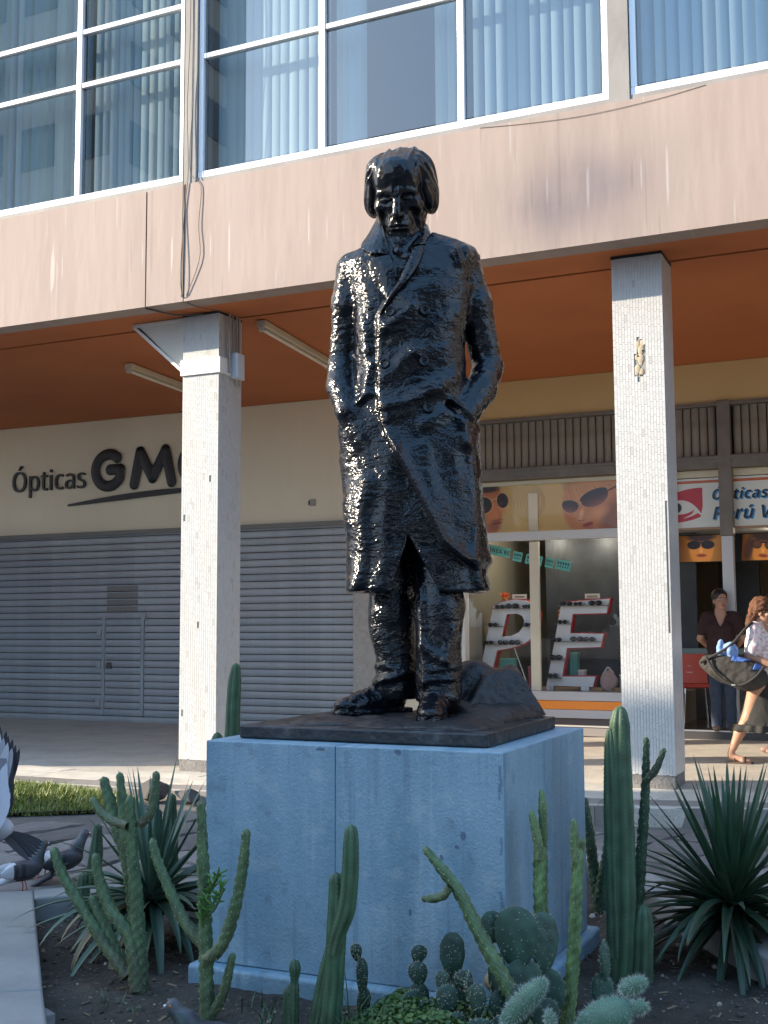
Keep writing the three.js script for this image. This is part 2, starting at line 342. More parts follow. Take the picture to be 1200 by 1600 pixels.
// ------------------------------------------------------------------ unseen neighbours outside the frame, several added to shape shade and reflections
{
  const wallM = surf(256, 6, (u, v) => lerp3([0.42, 0.38, 0.32], [0.5, 0.46, 0.4], fbm(u, v, 5, 4, 141)), 0.85, null, 0);
  const dg = new THREE.MeshStandardMaterial({ color: lin(0.05, 0.06, 0.07), roughness: 0.1 });
  const block = (label, x0, x1, z0, z1, h, turn) => {
    const t = thing('unseen_building', label, 'building', [0, 0, 0], turn);
    obj('wall', box(x0, x1, PL - 0.02, h, z0, z1), wallM, t);
    obj('parapet', box(x0 - 0.2, x1 + 0.2, h, h + 0.5, z0 - 0.2, z1 + 0.2), wallM, t);
    for (let y = 3; y < h - 2; y += 3.2) {
      for (let z = z0 + 1; z < z1 - 1.5; z += 2.6) obj('window', box(x1 + 0.002, x1 + 0.06, y, y + 1.7, z, z + 1.6), dg, t);
      for (let x = x0 + 1; x < x1 - 1.5; x += 2.6) obj('window', box(x, x + 1.6, y, y + 1.7, z0 - 0.06, z0 - 0.002), dg, t);
    }
  };
  block('unseen thin block added left of the square to shade the cactus bed', -21.2, -20.2, -0.72, 16, 7.7, 0);  // thin unseen block, placed and sized to cast shade on bed and pedestal
  block('tall office block beyond the added thin block, outside the picture', -35, -27, 16.5, 26, 32, 0);
  // unseen trees added behind the camera to darken reflections in the bronze
  const leaf = new THREE.CircleGeometry(1, 5), lm = new THREE.MeshPhysicalMaterial({ color: 0xffffff, roughness: 0.6, side: THREE.DoubleSide, transmission: 0.25, thickness: 0 });
  [[-13, 16.5, 5.5], [1.5, 13.5, 14], [6.5, 12, 15.5], [11.5, 11.5, 14.5], [16.5, 7.5, 14]].forEach(([x, z, h], i) => {
    const t = thing('added_tree', ['unseen dark tree added across the square, leftmost of its row', 'unseen dark tree added across the square, second of its row', 'unseen dark tree added across the square, middle of its row', 'unseen dark tree added across the square, fourth of its row', 'unseen dark tree added across the square, last of its row'][i], 'tree', [x, PL, z]);
    obj('trunk', merge([tube([[0, -0.1, 0], [0.1, h * 0.3, 0], [0, h * 0.55, 0.1]], 0.2, 8), tube([[0.05, h * 0.4, 0], [1.0, h * 0.6, 0.4], [1.7, h * 0.75, 0.5]], 0.09, 6), tube([[0.05, h * 0.42, 0], [-1.0, h * 0.62, -0.3], [-1.6, h * 0.78, -0.2]], 0.09, 6)]), std([0.09, 0.075, 0.06], 0.9), t);
    const n = 5200, im = new THREE.InstancedMesh(leaf, lm, n), o = new THREE.Object3D();
    for (let k = 0; k < n; k++) { const a = rr(0, 6.283), b = rr(-1, 1), r = Math.cbrt(rnd()), q = Math.sqrt(1 - b * b) * r; o.position.set(q * Math.cos(a) * 3.4 + 0.6 * N3(k, 1, i), h * 0.58 + b * r * h * 0.42, q * Math.sin(a) * 3.0); o.rotation.set(rr(0, 6), rr(0, 6), rr(0, 6)); o.scale.setScalar(rr(0.12, 0.3)); o.updateMatrix(); im.setMatrixAt(k, o.matrix); const c = rr(0.5, 1.2); im.setColorAt(k, lin(0.045 * c, 0.085 * c, 0.03 * c)); }
    im.name = 'crown'; im.userData.kind = 'stuff'; im.castShadow = true; t.add(im);
  });
  // unseen box added only to shade the pavement before the shutter
  const k = thing('shade_blocker', 'unseen box added left of the picture to shade the arcade pavement', 'blocker', [-14.8, -0.07, 0]);
  obj('blocker_body', box(-0.9, 0.9, 0, 2.9, -13.75, -6.5), std([0.2, 0.24, 0.28], 0.6), k); obj('roof', box(-1.0, 1.0, 2.902, 3.0, -13.78, -6.46), std([0.3, 0.3, 0.3], 0.6), k);
}

// ------------------------------------------------------------------ the office building over the arcade
const CE = 4.31, ZF = -8.97, ZB = -13.8, FT = 5.44;
const streaks = (u, v) => fbm(u, v, 46, 3, 31, 3);
M.fascia = surf(1024, 4, (u, v) => {
  const s = streaks(u, v), b = fbm(u, v, 6, 5, 33), w = fbm(u, v, 120, 2, 35, 5); let c = lerp3([0.295, 0.225, 0.19], [0.40, 0.315, 0.272], b * 0.5 + s * 0.55);
  c = lerp3(c, [0.55, 0.5, 0.46], 0.5 * sstep(0.80, 0.9, w)); c = lerp3(c, [0.22, 0.175, 0.16], 0.4 * sstep(0.24, 0.12, w)); return c;
}, 0.8, (u, v) => fbm(u, v, 60, 3, 34, 12), 0.002, { vertexColors: true });
M.soffit = surf(512, 2.5, (u, v) => lerp3([0.41, 0.120, 0.036], [0.50, 0.155, 0.046], fbm(u, v, 5, 5, 41)), 0.75, (u, v) => fbm(u, v, 40, 2, 42), 0.001);
M.cream = surf(512, 3, (u, v) => lerp3([0.74, 0.65, 0.47], [0.81, 0.72, 0.54], fbm(u, v, 5, 5, 51) * 0.7 + streaks(u, v) * 0.3), 0.8, (u, v) => fbm(u, v, 50, 3, 52), 0.0015);
M.yellow = surf(512, 3, (u, v) => lerp3([0.58, 0.42, 0.19], [0.66, 0.49, 0.23], fbm(u, v, 5, 5, 54)), 0.8, (u, v) => fbm(u, v, 50, 3, 52), 0.0015);
M.alu = std([0.80, 0.80, 0.80], 0.35, { metalness: 0.25 });
M.pier = surf(256, 1.5, (u, v) => lerp3([0.22, 0.205, 0.19], [0.33, 0.31, 0.29], fbm(u, v, 6, 5, 61, 3)), 0.7, (u, v) => fbm(u, v, 30, 3, 62), 0.002);
M.dark = std([0.02, 0.02, 0.02], 0.8);
M.tile = new THREE.MeshStandardMaterial({ color: 0xffffff, roughness: 0.35, vertexColors: true });
M.grout = std([0.27, 0.26, 0.24], 0.9);
M.cable = std([0.10, 0.085, 0.075], 0.6);
M.glass = new THREE.MeshPhysicalMaterial({ color: 0xffffff, roughness: 0.0, transmission: 1, thickness: 0, ior: 1.5, specularIntensity: 1 });
M.tint = new THREE.MeshPhysicalMaterial({ color: lin(0.60, 0.67, 0.69), roughness: 0.0, transmission: 1, thickness: 0, ior: 2.4, specularIntensity: 1 });
M.blind = std([0.50, 0.60, 0.64], 0.8, { side: THREE.DoubleSide });

function colourPanel(g, Q) {   // soft darker patch on the panels above the right column
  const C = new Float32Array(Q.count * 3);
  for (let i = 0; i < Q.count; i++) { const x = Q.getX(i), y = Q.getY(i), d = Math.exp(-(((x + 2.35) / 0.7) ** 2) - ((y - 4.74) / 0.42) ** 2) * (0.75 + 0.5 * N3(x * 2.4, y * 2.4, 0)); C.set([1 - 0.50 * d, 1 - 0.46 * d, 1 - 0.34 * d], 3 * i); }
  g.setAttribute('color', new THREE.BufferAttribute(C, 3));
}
const bld = thing('office_building', 'pinkish concrete office building on white tiled columns above the arcade', 'building', [0, 0, 0]);
{
  // fascia panels with open joints
  for (const [a, b] of [[-34, -19], [-19, -10.8], [-10.8, -6.597], [-6.583, -6.164], [-6.156, 2.2], [2.21, 14]]) {
    const g = new THREE.BoxGeometry(b - a - 0.002, FT - CE, 0.22, Math.max(1, Math.round((b - a) * 8)), 12, 1), P = g.attributes.position;
    for (let i = 0; i < P.count; i++) P.setZ(i, P.getZ(i) + 0.004 * N3((P.getX(i) + a) * 0.8, P.getY(i) * 1.2, a));
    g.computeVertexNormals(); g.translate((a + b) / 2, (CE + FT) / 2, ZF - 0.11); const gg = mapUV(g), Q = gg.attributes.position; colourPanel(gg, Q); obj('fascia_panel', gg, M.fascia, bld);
  }
  obj('ledge', box(-34, 14, FT, FT + 0.05, ZF - 0.22, ZF - 0.03), M.pier, bld);
  // ceiling of the arcade: front strip and main field with a dark groove between
  obj('soffit', box(-34, 14, CE + 0.004, CE + 0.12, -9.70, ZF - 0.22), M.soffit, bld);
  obj('soffit', box(-34, 14, CE + 0.004, CE + 0.12, ZB, -9.745), M.soffit, bld);
  obj('soffit_groove', box(-34, 14, CE + 0.06, CE + 0.10, -9.745, -9.70), M.dark, bld);
  obj('slab', box(-34, 14, CE + 0.12, CE + 0.4, -20, ZF - 0.22), M.pier, bld);
  // shop walls under the ceiling
  obj('shop_wall', box(-34, -5.12, 2.62, CE, ZB - 0.25, ZB), M.cream, bld);
  obj('shop_wall', box(-5.12, 14, 3.84, CE, ZB - 0.25, ZB), M.yellow, bld);
  const pil = obj('pilaster', box(-6.76, -5.27, -0.2, 2.62, ZB - 0.25, ZB + 0.001), M.cream, bld);
  obj('pilaster_facing', box(-6.75, -6.30, -0.2, 2.615, ZB + 0.002, ZB + 0.045), surf(256, 1, (u, v) => lerp3([0.36, 0.33, 0.29], [0.5, 0.46, 0.41], fbm(u, v, 20, 4, 71)), 0.8, (u, v) => fbm(u, v, 60, 2, 72), 0.004), pil);
  obj('back_wall', box(-34, 14, -0.3, 8.6, -20.3, -20), M.cream, bld);
  obj('side_wall', box(-34.3, -34, -0.3, 8.6, -20, ZF - 0.3), M.cream, bld);
  obj('side_wall', box(14, 14.3, -0.3, 8.6, -20, ZF - 0.3), M.cream, bld);
  obj('upper_wall', box(-34, 14, 8.6, 14, -20, ZF - 0.05), M.fascia, bld);
  obj('roof', box(-34.3, 14.3, 14, 14.3, -20.3, ZF), M.pier, bld);
  obj('office_ceiling', box(-34, 14, 8.3, 8.36, -20, ZF - 0.3), std([0.6, 0.6, 0.58], 0.9), bld);
  // columns clad in small staggered mosaic tiles
  const CW = 0.41, TH = 0.0617, nC = 17;
  for (const [cx0, damaged] of [[-6.445, 0], [-2.22, 1], [-10.67, 2], [-14.88, 2], [-19.09, 2], [2.0, 2], [6.2, 2]]) {
    const x0 = cx0, x1 = cx0 + CW, z1 = -9.393, z0 = -9.805, y0 = swY(x0) + 0.11, top = CE;
    const col = obj('column', box(x0 + 0.006, x1 - 0.006, swY(x0) - 0.02, top, z0 + 0.006, z1 - 0.006), M.grout, bld);
    obj('plinth', box(x0 + 0.004, x1 - 0.004, swY(x0) - 0.02, y0 - 0.002, z0 + 0.004, z1 - 0.004, 0.004), surf(256, 0.6, (u, v) => lerp3([0.09, 0.085, 0.08], [0.24, 0.225, 0.21], vn(u * 60, v * 60, 60, 1) * 0.5 + fbm(u, v, 8, 3, 3) * 0.5), 0.7, (u, v) => fbm(u, v, 40, 2, 5), 0.003), col);
    if (damaged === 2) { obj('cladding', box(x0, x1, y0, top - 0.002, z0, z1), std([0.7, 0.69, 0.66], 0.5), col); continue; }
    const list = [], w = CW / nC, g = 0.0016;
    const rows = Math.floor((top - y0) / TH);
    for (const face of [0, 1, 2, 3]) for (let i = 0; i < nC; i++) {
      let off = (i % 2) * 0.5 + (((i * 7) % 5) - 2) * 0.09;
      for (let r = -1; r <= rows; r++) {
        let a = y0 + (r + off) * TH, b = a + TH - g; a = Math.max(a, y0); b = Math.min(b, top - 0.003); if (b - a < 0.008) continue;
        const u0 = i * w + g / 2, u1 = (i + 1) * w - g / 2, m = (a + b) / 2, uc = (u0 + u1) / 2;
        if (damaged === 1 && face === 0) {   // chipped patch and missing tiles down one corner
          if (((uc - 0.215) / 0.045) ** 2 + ((m - 3.42) / 0.17) ** 2 < 1 + 0.5 * N3(uc * 60, m * 20, 1)) continue;
          if (i === nC - 1 && m > 0.95 && m < 2.35 && N3(3, m * 2.6, 5) > -0.05) continue;
        }
        if (rnd() < 0.002) continue;
        const d = 0.0058 + rr(0, 0.0007), t = 0.97 + rr(-0.05, 0.04), c = rnd() < 0.03 ? [0.44 * t, 0.43 * t, 0.40 * t] : [0.52 * t, 0.515 * t, 0.50 * t];
        let q;
        if (face === 0) q = new THREE.BoxGeometry(u1 - u0, b - a, d).translate(x0 + uc, m, z1 - 0.006 + d / 2);
        if (face === 1) q = new THREE.BoxGeometry(d, b - a, u1 - u0).translate(x1 - 0.006 + d / 2, m, z1 - uc);
        if (face === 2) q = new THREE.BoxGeometry(d, b - a, u1 - u0).translate(x0 + 0.006 - d / 2, m, z1 - uc);
        if (face === 3) q = new THREE.BoxGeometry(u1 - u0, b - a, d).translate(x0 + uc, m, z0 + 0.006 - d / 2);
        q.deleteAttribute('uv'); list.push(paint(q, c));
      }
    }
    obj('mosaic_tiles', mergeGeometries(list, false), M.tile, col, 'stuff');
    if (damaged === 1) {
      const lump = []; for (let i = 0; i < 9; i++) { const s = new THREE.IcosahedronGeometry(rr(0.012, 0.03), 1); s.scale(1, 1.5, 0.25); s.translate(x0 + 0.215 + rr(-0.03, 0.03), 3.42 + rr(-0.14, 0.14), z1 - 0.005); lump.push(s); }
      for (const l of lump) obj('bare_mortar', mapUV(l), std([0.42, 0.35, 0.25], 0.95), col);
      for (const [a, b] of [[0.2, 3.46], [0.22, 3.30], [0.24, 3.5]]) obj('drill_hole', new THREE.SphereGeometry(0.008, 8, 6).scale(1, 1, 0.4).translate(x0 + a, b, z1 + 0.002), M.dark, col);
    }
    obj('top_joint', box(x0 - 0.004, x1 + 0.004, top - 0.02, top + 0.006, z0, z1 + 0.004), M.dark, col);
  }
  const colL = bld.children.filter((c) => c.name === 'column')[0];
  // collar band, bracket, conduits and junction box of the left column
  obj('collar_band', [box(-6.462, -6.006, 3.705, 3.86, -9.82, -9.372, 0.004)], std([0.74, 0.73, 0.70], 0.5), colL);
  const sh = new THREE.Shape([[-7.06, CE - 0.005], [-6.452, CE - 0.005], [-6.452, 3.74]].map(([x, y]) => new THREE.Vector2(x, y)));
  obj('bracket', mapUV(new THREE.ExtrudeGeometry(sh, { depth: 0.3, bevelEnabled: false }).translate(0, 0, -9.78)), std([0.60, 0.585, 0.54], 0.7), colL);
  const edge = (a, b) => { const L = Math.hypot(b[0] - a[0], b[1] - a[1]), g = new THREE.BoxGeometry(L, 0.03, 0.33); g.rotateZ(Math.atan2(b[1] - a[1], b[0] - a[0])); g.translate((a[0] + b[0]) / 2, (a[1] + b[1]) / 2, -9.63); return g; };
  obj('bracket_trim', [edge([-7.10, CE - 0.018], [-6.46, CE - 0.018]), edge([-7.085, CE - 0.035], [-6.455, 3.735])], std([0.72, 0.70, 0.66], 0.6), colL);
  const cond = (z, r, y) => obj('conduit', tube([[-6.0 + r, CE - 0.01, z], [-5.998 + r, 4.1, z + 0.004], [-5.996 + r, y, z]], r, 8), std([0.33, 0.29, 0.25], 0.6), colL);
  cond(-9.51, 0.012, 3.72); cond(-9.57, 0.009, 3.9); cond(-9.68, 0.014, 3.62); cond(-9.64, 0.008, 3.8);
  obj('junction_box', box(-6.006, -5.93, 3.68, 3.93, -9.70, -9.56, 0.012), std([0.55, 0.6, 0.66], 0.45), colL);
  // windows: three bays of aluminium frames, glass, piers between them
  const zf = ZF - 0.06, WT = 8.3;
  const pier = (a, b) => obj('pier', box(a, b, FT - 0.02, WT + 0.3, ZF - 0.3, ZF - 0.02), M.pier, bld);
  pier(-6.195, -6.045); pier(-2.11, -1.945); pier(-10.4, -10.25); pier(2.1, 2.25);
  const bay = (x0, x1, mull, rails) => {
    const w = obj('window', [box(x0, x1, FT + 0.05, FT + 0.115, zf - 0.06, zf + 0.02, 0.004), box(x0, x0 + 0.05, FT + 0.117, WT, zf - 0.06, zf + 0.015, 0.004), box(x1 - 0.05, x1, FT + 0.117, WT, zf - 0.06, zf + 0.015, 0.004)], M.alu, bld);
    const st = [x0 + 0.05, ...mull, x1 - 0.05];
    for (const m of mull) obj('mullion', box(m - 0.03, m + 0.03, FT + 0.117, WT, zf - 0.055, zf + 0.018, 0.004), M.alu, w);
    for (let i = 0; i < st.length - 1; i++) {
      const a = st[i] + (i ? 0.032 : 0.002), b = st[i + 1] - (i < st.length - 2 ? 0.032 : 0.002);
      const ys = [FT + 0.117, ...rails, WT];
      for (const r of rails) obj('rail', box(a, b, r - 0.025, r + 0.025, zf - 0.05, zf + 0.012, 0.004), M.alu, w);
      for (let k = 0; k < ys.length - 1; k++) {
        const g = new THREE.PlaneGeometry(b - a, ys[k + 1] - ys[k] - 0.05); g.translate((a + b) / 2, (ys[k] + ys[k + 1]) / 2, zf - 0.02);
        const P = g.attributes.position, tl = rr(-0.004, 0.004), tl2 = rr(-0.003, 0.003); for (let n = 0; n < P.count; n++) P.setZ(n, P.getZ(n) + tl * (P.getX(n) - (a + b) / 2) + tl2 * (P.getY(n) - ys[k]));
        obj('pane', g, M.tint, w);
      }
      obj('gasket', [box(a, a + 0.02, FT + 0.118, WT, zf - 0.045, zf - 0.022), box(b - 0.02, b, FT + 0.118, WT, zf - 0.045, zf - 0.022)], M.dark, w);
    }
  };
  bay(-10.24, -6.2, [-8.85, -7.47], [6.69, 7.25]);
  bay(-6.04, -2.115, [-4.72, -3.385], [6.69, 7.6]);
  bay(-1.94, 2.09, [-0.6, 0.75], [6.69, 7.6]);
  obj('office_floor', box(-34, 14, FT - 0.06, FT - 0.02, -20, ZF - 0.3), std([0.3, 0.29, 0.27], 0.8), bld);
  obj('upper_wall', box(-34, -10.41, FT + 0.05, 8.6, ZF - 0.3, ZF - 0.05), M.fascia, bld);
  obj('upper_wall', box(2.26, 14, FT + 0.05, 8.6, ZF - 0.3, ZF - 0.05), M.fascia, bld);
  // cables down the joint and along the ledge
  const cab = (pts, r) => obj('cable', tube(pts, r, 6), M.cable, bld);
  cab([[-6.12, 8.2, ZF + 0.012], [-6.10, 7.0, ZF + 0.02], [-6.13, 6.2, ZF + 0.012], [-6.115, 5.5, ZF + 0.012], [-6.15, 5.2, ZF + 0.01], [-6.155, 4.33, ZF + 0.012], [-6.12, 4.295, ZF - 0.05], [-5.98, 4.29, -9.4]], 0.004);
  cab([[-6.06, 8.2, ZF + 0.012], [-6.07, 7.2, ZF + 0.02], [-6.06, 6.4, ZF + 0.012], [-6.075, 5.5, ZF + 0.012], [-5.98, 5.43, ZF + 0.01], [-5.99, 5.0, ZF + 0.012], [-5.97, 4.72, ZF + 0.014], [-6.04, 4.52, ZF + 0.012], [-6.12, 4.36, ZF + 0.012]], 0.0035);
  cab([[-6.16, 7.9, ZF + 0.012], [-6.165, 6.6, ZF + 0.014], [-6.17, 5.4, ZF + 0.01], [-6.175, 4.35, ZF + 0.01]], 0.005);
  cab([[-3.2, 5.438, ZF + 0.004], [-2.8, 5.40, ZF + 0.005], [-2.3, 5.375, ZF + 0.005], [-1.7, 5.40, ZF + 0.005], [-1.35, 5.438, ZF + 0.004]], 0.0018);
  cab([[-6.6, 4.3, ZF - 0.02], [-6.45, 4.293, -9.3], [-6.2, 4.29, -9.37]], 0.008);
}
// vertical blinds behind the windows, each strip its own piece
{
  const strip = new THREE.PlaneGeometry(0.125, 2.76, 4, 1), P = strip.attributes.position;
  for (let i = 0; i < P.count; i++) P.setZ(i, 0.02 * Math.cos(P.getX(i) / 0.0625 * 1.4));
  strip.computeVertexNormals();
  const mats = [0, 1, 2, 3].map((i) => std(lerp3([0.56, 0.64, 0.67], [0.66, 0.73, 0.75], i / 3), 0.8, { side: THREE.DoubleSide }));
  const pale = std([0.75, 0.76, 0.72], 0.8, { side: THREE.DoubleSide });
  const blind = (a, b, label, open, stepX, pal) => {
    const t = thing('vertical_blind', label, 'blind', [0, 0, 0], 0, 'blinds in the office windows');
    obj('headrail', box(a, b, 8.22, 8.28, -9.30, -9.24), std([0.6, 0.6, 0.58], 0.5), t);
    for (let x = a + 0.06; x < b - 0.05; x += stepX) {
      const m = obj('slat', strip, pal && rnd() < pal ? pale : mats[Math.floor(rnd() * 4)], t); m.position.set(x + rr(-0.008, 0.008), 6.86, -9.27 + rr(-0.004, 0.004)); m.rotation.y = open + rr(-0.14, 0.14);
    }
  };
  blind(-8.8, -7.5, 'blind behind the darker panes left of the doubled window bar at top left', 1.0, 0.105, 0);
  blind(-7.44, -6.25, 'grey green blind in the pane just left of the cable pier', 0.5, 0.095, 0.05);
  blind(-5.97, -4.75, 'closed pale blue blind in the pane just right of the cable pier', 0.18, 0.098, 0);
  blind(-3.72, -3.42, 'narrow bunch of drawn blind strips at the right end of the middle pane', 0.8, 0.06, 0.4);
  blind(-4.69, -4.4, 'narrow bunch of drawn blind strips at the left end of the middle pane', 0.8, 0.06, 0.2);
  blind(-3.35, -2.17, 'blue blind with plain vertical folds in the pane left of the grey pier', 0.45, 0.1, 0.12);
  blind(-1.9, -0.63, 'half turned blue blind in the pane right of the grey pier', 0.62, 0.1, 0.18);
}
// light fittings on the arcade ceiling
{
  const fit = (label, p0, p1) => {
    const L = Math.hypot(p1[0] - p0[0], p1[1] - p0[1]), t = thing('ceiling_light', label, 'ceiling light', [(p0[0] + p1[0]) / 2, CE, (p0[1] + p1[1]) / 2], Math.atan2(-(p1[1] - p0[1]), p1[0] - p0[0]));
    obj('housing', box(-L / 2, L / 2, -0.07, -0.002, -0.05, 0.05, 0.012), std([0.5, 0.44, 0.33], 0.5), t);
    obj('tube', new THREE.CylinderGeometry(0.018, 0.018, L - 0.1, 12).rotateZ(Math.PI / 2).translate(0, -0.092, 0), std([0.7, 0.66, 0.55], 0.3), t);
    for (const s of [-1, 1]) obj('end_cap', box(s * (L / 2 - 0.025) - 0.025, s * (L / 2 - 0.025) + 0.025, -0.115, -0.068, -0.03, 0.03, 0.006), std([0.5, 0.46, 0.38], 0.5), t);
  };
  fit('unlit batten light on the ceiling left of the bracketed column', [-8.2, -10.85], [-8.33, -12.3]);
  fit('unlit batten light on the ceiling between the left column and the statue', [-5.84, -9.85], [-6.05, -11.7]);
}

// ------------------------------------------------------------------ shops
const fontR = await new FontLoader().loadAsync('fonts/droid/droid_sans_regular.typeface.json');
const fontB = await new FontLoader().loadAsync('fonts/droid/droid_sans_bold.typeface.json');
const letters = (t, text, font, size, depth, x, y, z, mat, name = 'letter') => {
  for (const ch of text) {
    const gl = font.data.glyphs[ch]; const adv = (gl ? gl.ha : 600) * size / font.data.resolution;
    if (ch !== ' ') obj(name, mapUV(new TextGeometry(ch, { font, size, depth, curveSegments: 6, bevelEnabled: false }).translate(x, y, z)), mat, t);
    x += adv;
  }
  return x;
};
{
  // wall sign of the left shop: "Ópticas GMO" with a swoosh
  const ink = std([0.022, 0.022, 0.024], 0.5);
  const t = thing('shop_sign', 'black raised shop lettering with a swoosh on the cream wall above the shutter', 'sign', [0, 0, ZB]);
  letters(t, 'Ópticas', fontR, 0.305, 0.03, -12.55, 3.32, 0.012, ink);
  const stroke = (paths, r) => obj('letter', merge(paths.flatMap((p) => {
    const c = new THREE.CatmullRomCurve3(p.map(([x, y]) => V(x, y, 0)), false, 'centripetal'), q = p.length === 2 ? new THREE.LineCurve3(V(p[0][0], p[0][1], 0), V(p[1][0], p[1][1], 0)) : c;
    const e = [p[0], p[p.length - 1]].map(([x, y]) => new THREE.SphereGeometry(r, 14, 10).translate(x, y, 0));
    return [new THREE.TubeGeometry(q, p.length === 2 ? 2 : 40, r, 12), ...e].map((g) => g.scale(1, 1, 0.3).translate(0, 0, 0.03));
  })), ink, t);
  const arc = (cx, cy, rx, ry, a0, a1, n = 24) => Array.from({ length: n + 1 }, (_, i) => { const a = a0 + (a1 - a0) * i / n; return [cx + rx * Math.cos(a), cy + ry * Math.sin(a)]; });
  const R = 0.082;
  stroke([arc(-10.73, 3.555, 0.235, 0.235, 0.85, 5.75), [[-10.53, 3.43], [-10.515, 3.56]], [[-10.515, 3.56], [-10.70, 3.56]]], R);
  stroke([[[-10.27, 3.325], [-10.17, 3.79]], [[-10.17, 3.79], [-9.95, 3.40]], [[-9.95, 3.40], [-9.73, 3.79]], [[-9.73, 3.79], [-9.62, 3.325]]], R);
  stroke([arc(-9.2, 3.56, 0.24, 0.235, 0, Math.PI * 2)], R);
  const top = [], bot = []; for (let i = 0; i <= 30; i++) { const s = i / 30, x = -11.46 + 2.6 * s, y = 3.07 + 0.10 * Math.sin(s * Math.PI * 0.55) + 0.03 * s, w = 0.048 * Math.pow(Math.sin(Math.PI * Math.min(1, s * 0.75 + 0.12)), 1.2); top.push(new THREE.Vector2(x, y + w)); bot.unshift(new THREE.Vector2(x, y - w * 0.8)); }
  obj('swoosh', mapUV(new THREE.ExtrudeGeometry(new THREE.Shape([...top, ...bot]), { depth: 0.03, bevelEnabled: false }).translate(0, 0, 0.012)), ink, t);
}
{
  // roller shutter of the left shop, each slat a piece; wicket door in it
  const m1 = surf(512, 1.5, (u, v) => lerp3([0.28, 0.29, 0.30], [0.46, 0.47, 0.475], fbm(u, v, 5, 5, 81) * 0.95 + fbm(u, v, 60, 2, 82, 4) * 0.2), 0.5, null, 0, { metalness: 0.25 });
  const m2 = m1.clone(); m2.color = lin(0.88, 0.9, 0.92); const m3 = m1.clone(); m3.color = lin(0.94, 0.93, 0.92);
  const t = thing('roller_shutter', 'closed grey metal roller shutter of the left shop with a wicket door', 'roller shutter', [0, 0, ZB]);
  const prof = new THREE.Shape(); const h = 0.0985;
  prof.moveTo(0, 0); prof.lineTo(0.012, 0.004); prof.quadraticCurveTo(0.03, h * 0.5, 0.012, h - 0.010); prof.lineTo(-0.002, h - 0.006); prof.lineTo(-0.02, h - 0.006); prof.lineTo(-0.02, 0); prof.closePath();
  const mk = (a, b) => mapUV(new THREE.ExtrudeGeometry(prof, { depth: b - a, bevelEnabled: false, curveSegments: 4 }).rotateY(-Math.PI / 2).translate(b, 0, 0));
  const long = mk(-30, -6.765), left = mk(-30, -10.80), right = mk(-10.055, -6.765), door = mk(-10.735, -10.12);
  for (let i = 0; i < 28; i++) {
    const y = -0.085 + i * h, mm = [m1, m2, m3][Math.floor(rnd() * 3)];
    if (y > 1.36 || i === 0) { const s = obj('slat', long, mm, t); s.position.y = y; } else { for (const g of [left, right, door]) { const s = obj('slat', g, mm, t); s.position.y = y; s.position.z = g === door ? 0.006 : 0; } }
  }
  obj('shutter_backing', box(-30, -6.765, -0.1, 2.62, -0.06, -0.03), M.dark, t);
  obj('bottom_rail', box(-30, -6.765, -0.13, -0.08, -0.03, 0.03, 0.006), std([0.1, 0.1, 0.1], 0.6), t);
  obj('header', box(-30, -6.765, 2.60, 2.66, 0.004, 0.07), std([0.2, 0.19, 0.17], 0.7), t);
  const w = obj('wicket_door', [box(-10.795, -10.74, 0.02, 1.42, -0.02, 0.04, 0.006), box(-10.115, -10.06, 0.02, 1.46, -0.02, 0.04, 0.006), box(-10.738, -10.117, 1.33, 1.36, -0.02, 0.03)], m2, t);
  for (const y of [0.18, 0.72, 1.18]) obj('hinge', [box(-10.88, -10.80, y - 0.03, y + 0.06, 0.012, 0.05, 0.006), box(-10.775, -10.745, y - 0.06, y + 0.07, 0.036, 0.065, 0.006)], m1, w);
  obj('lock', [box(-10.70, -10.62, 0.68, 0.77, 0.012, 0.05, 0.006)], std([0.12, 0.1, 0.09], 0.5, { metalness: 0.5 }), w);
  obj('bolt', box(-10.05, -10.03, 1.38, 1.47, 0.01, 0.06), m1, w);
  // patch of old paint on the shutter
  for (let i = 0; i < 4; i++) obj('painted_patch', box(-10.72, -10.18, 1.495 + i * h, 1.495 + i * h + 0.07, 0.02, 0.0235), std([0.20, 0.19, 0.17], 0.6), t);
  const so = thing('wall_socket', 'small grey outlet box on the cream wall right of the left column', 'wall socket', [-7.37, 2.92, ZB]);
  obj('cover', box(-0.03, 0.05, -0.045, 0.045, 0.001, 0.02, 0.006), std([0.3, 0.28, 0.24], 0.5), so); obj('knob', box(-0.055, -0.04, -0.03, 0.03, 0.001, 0.015), M.dark, so);
}
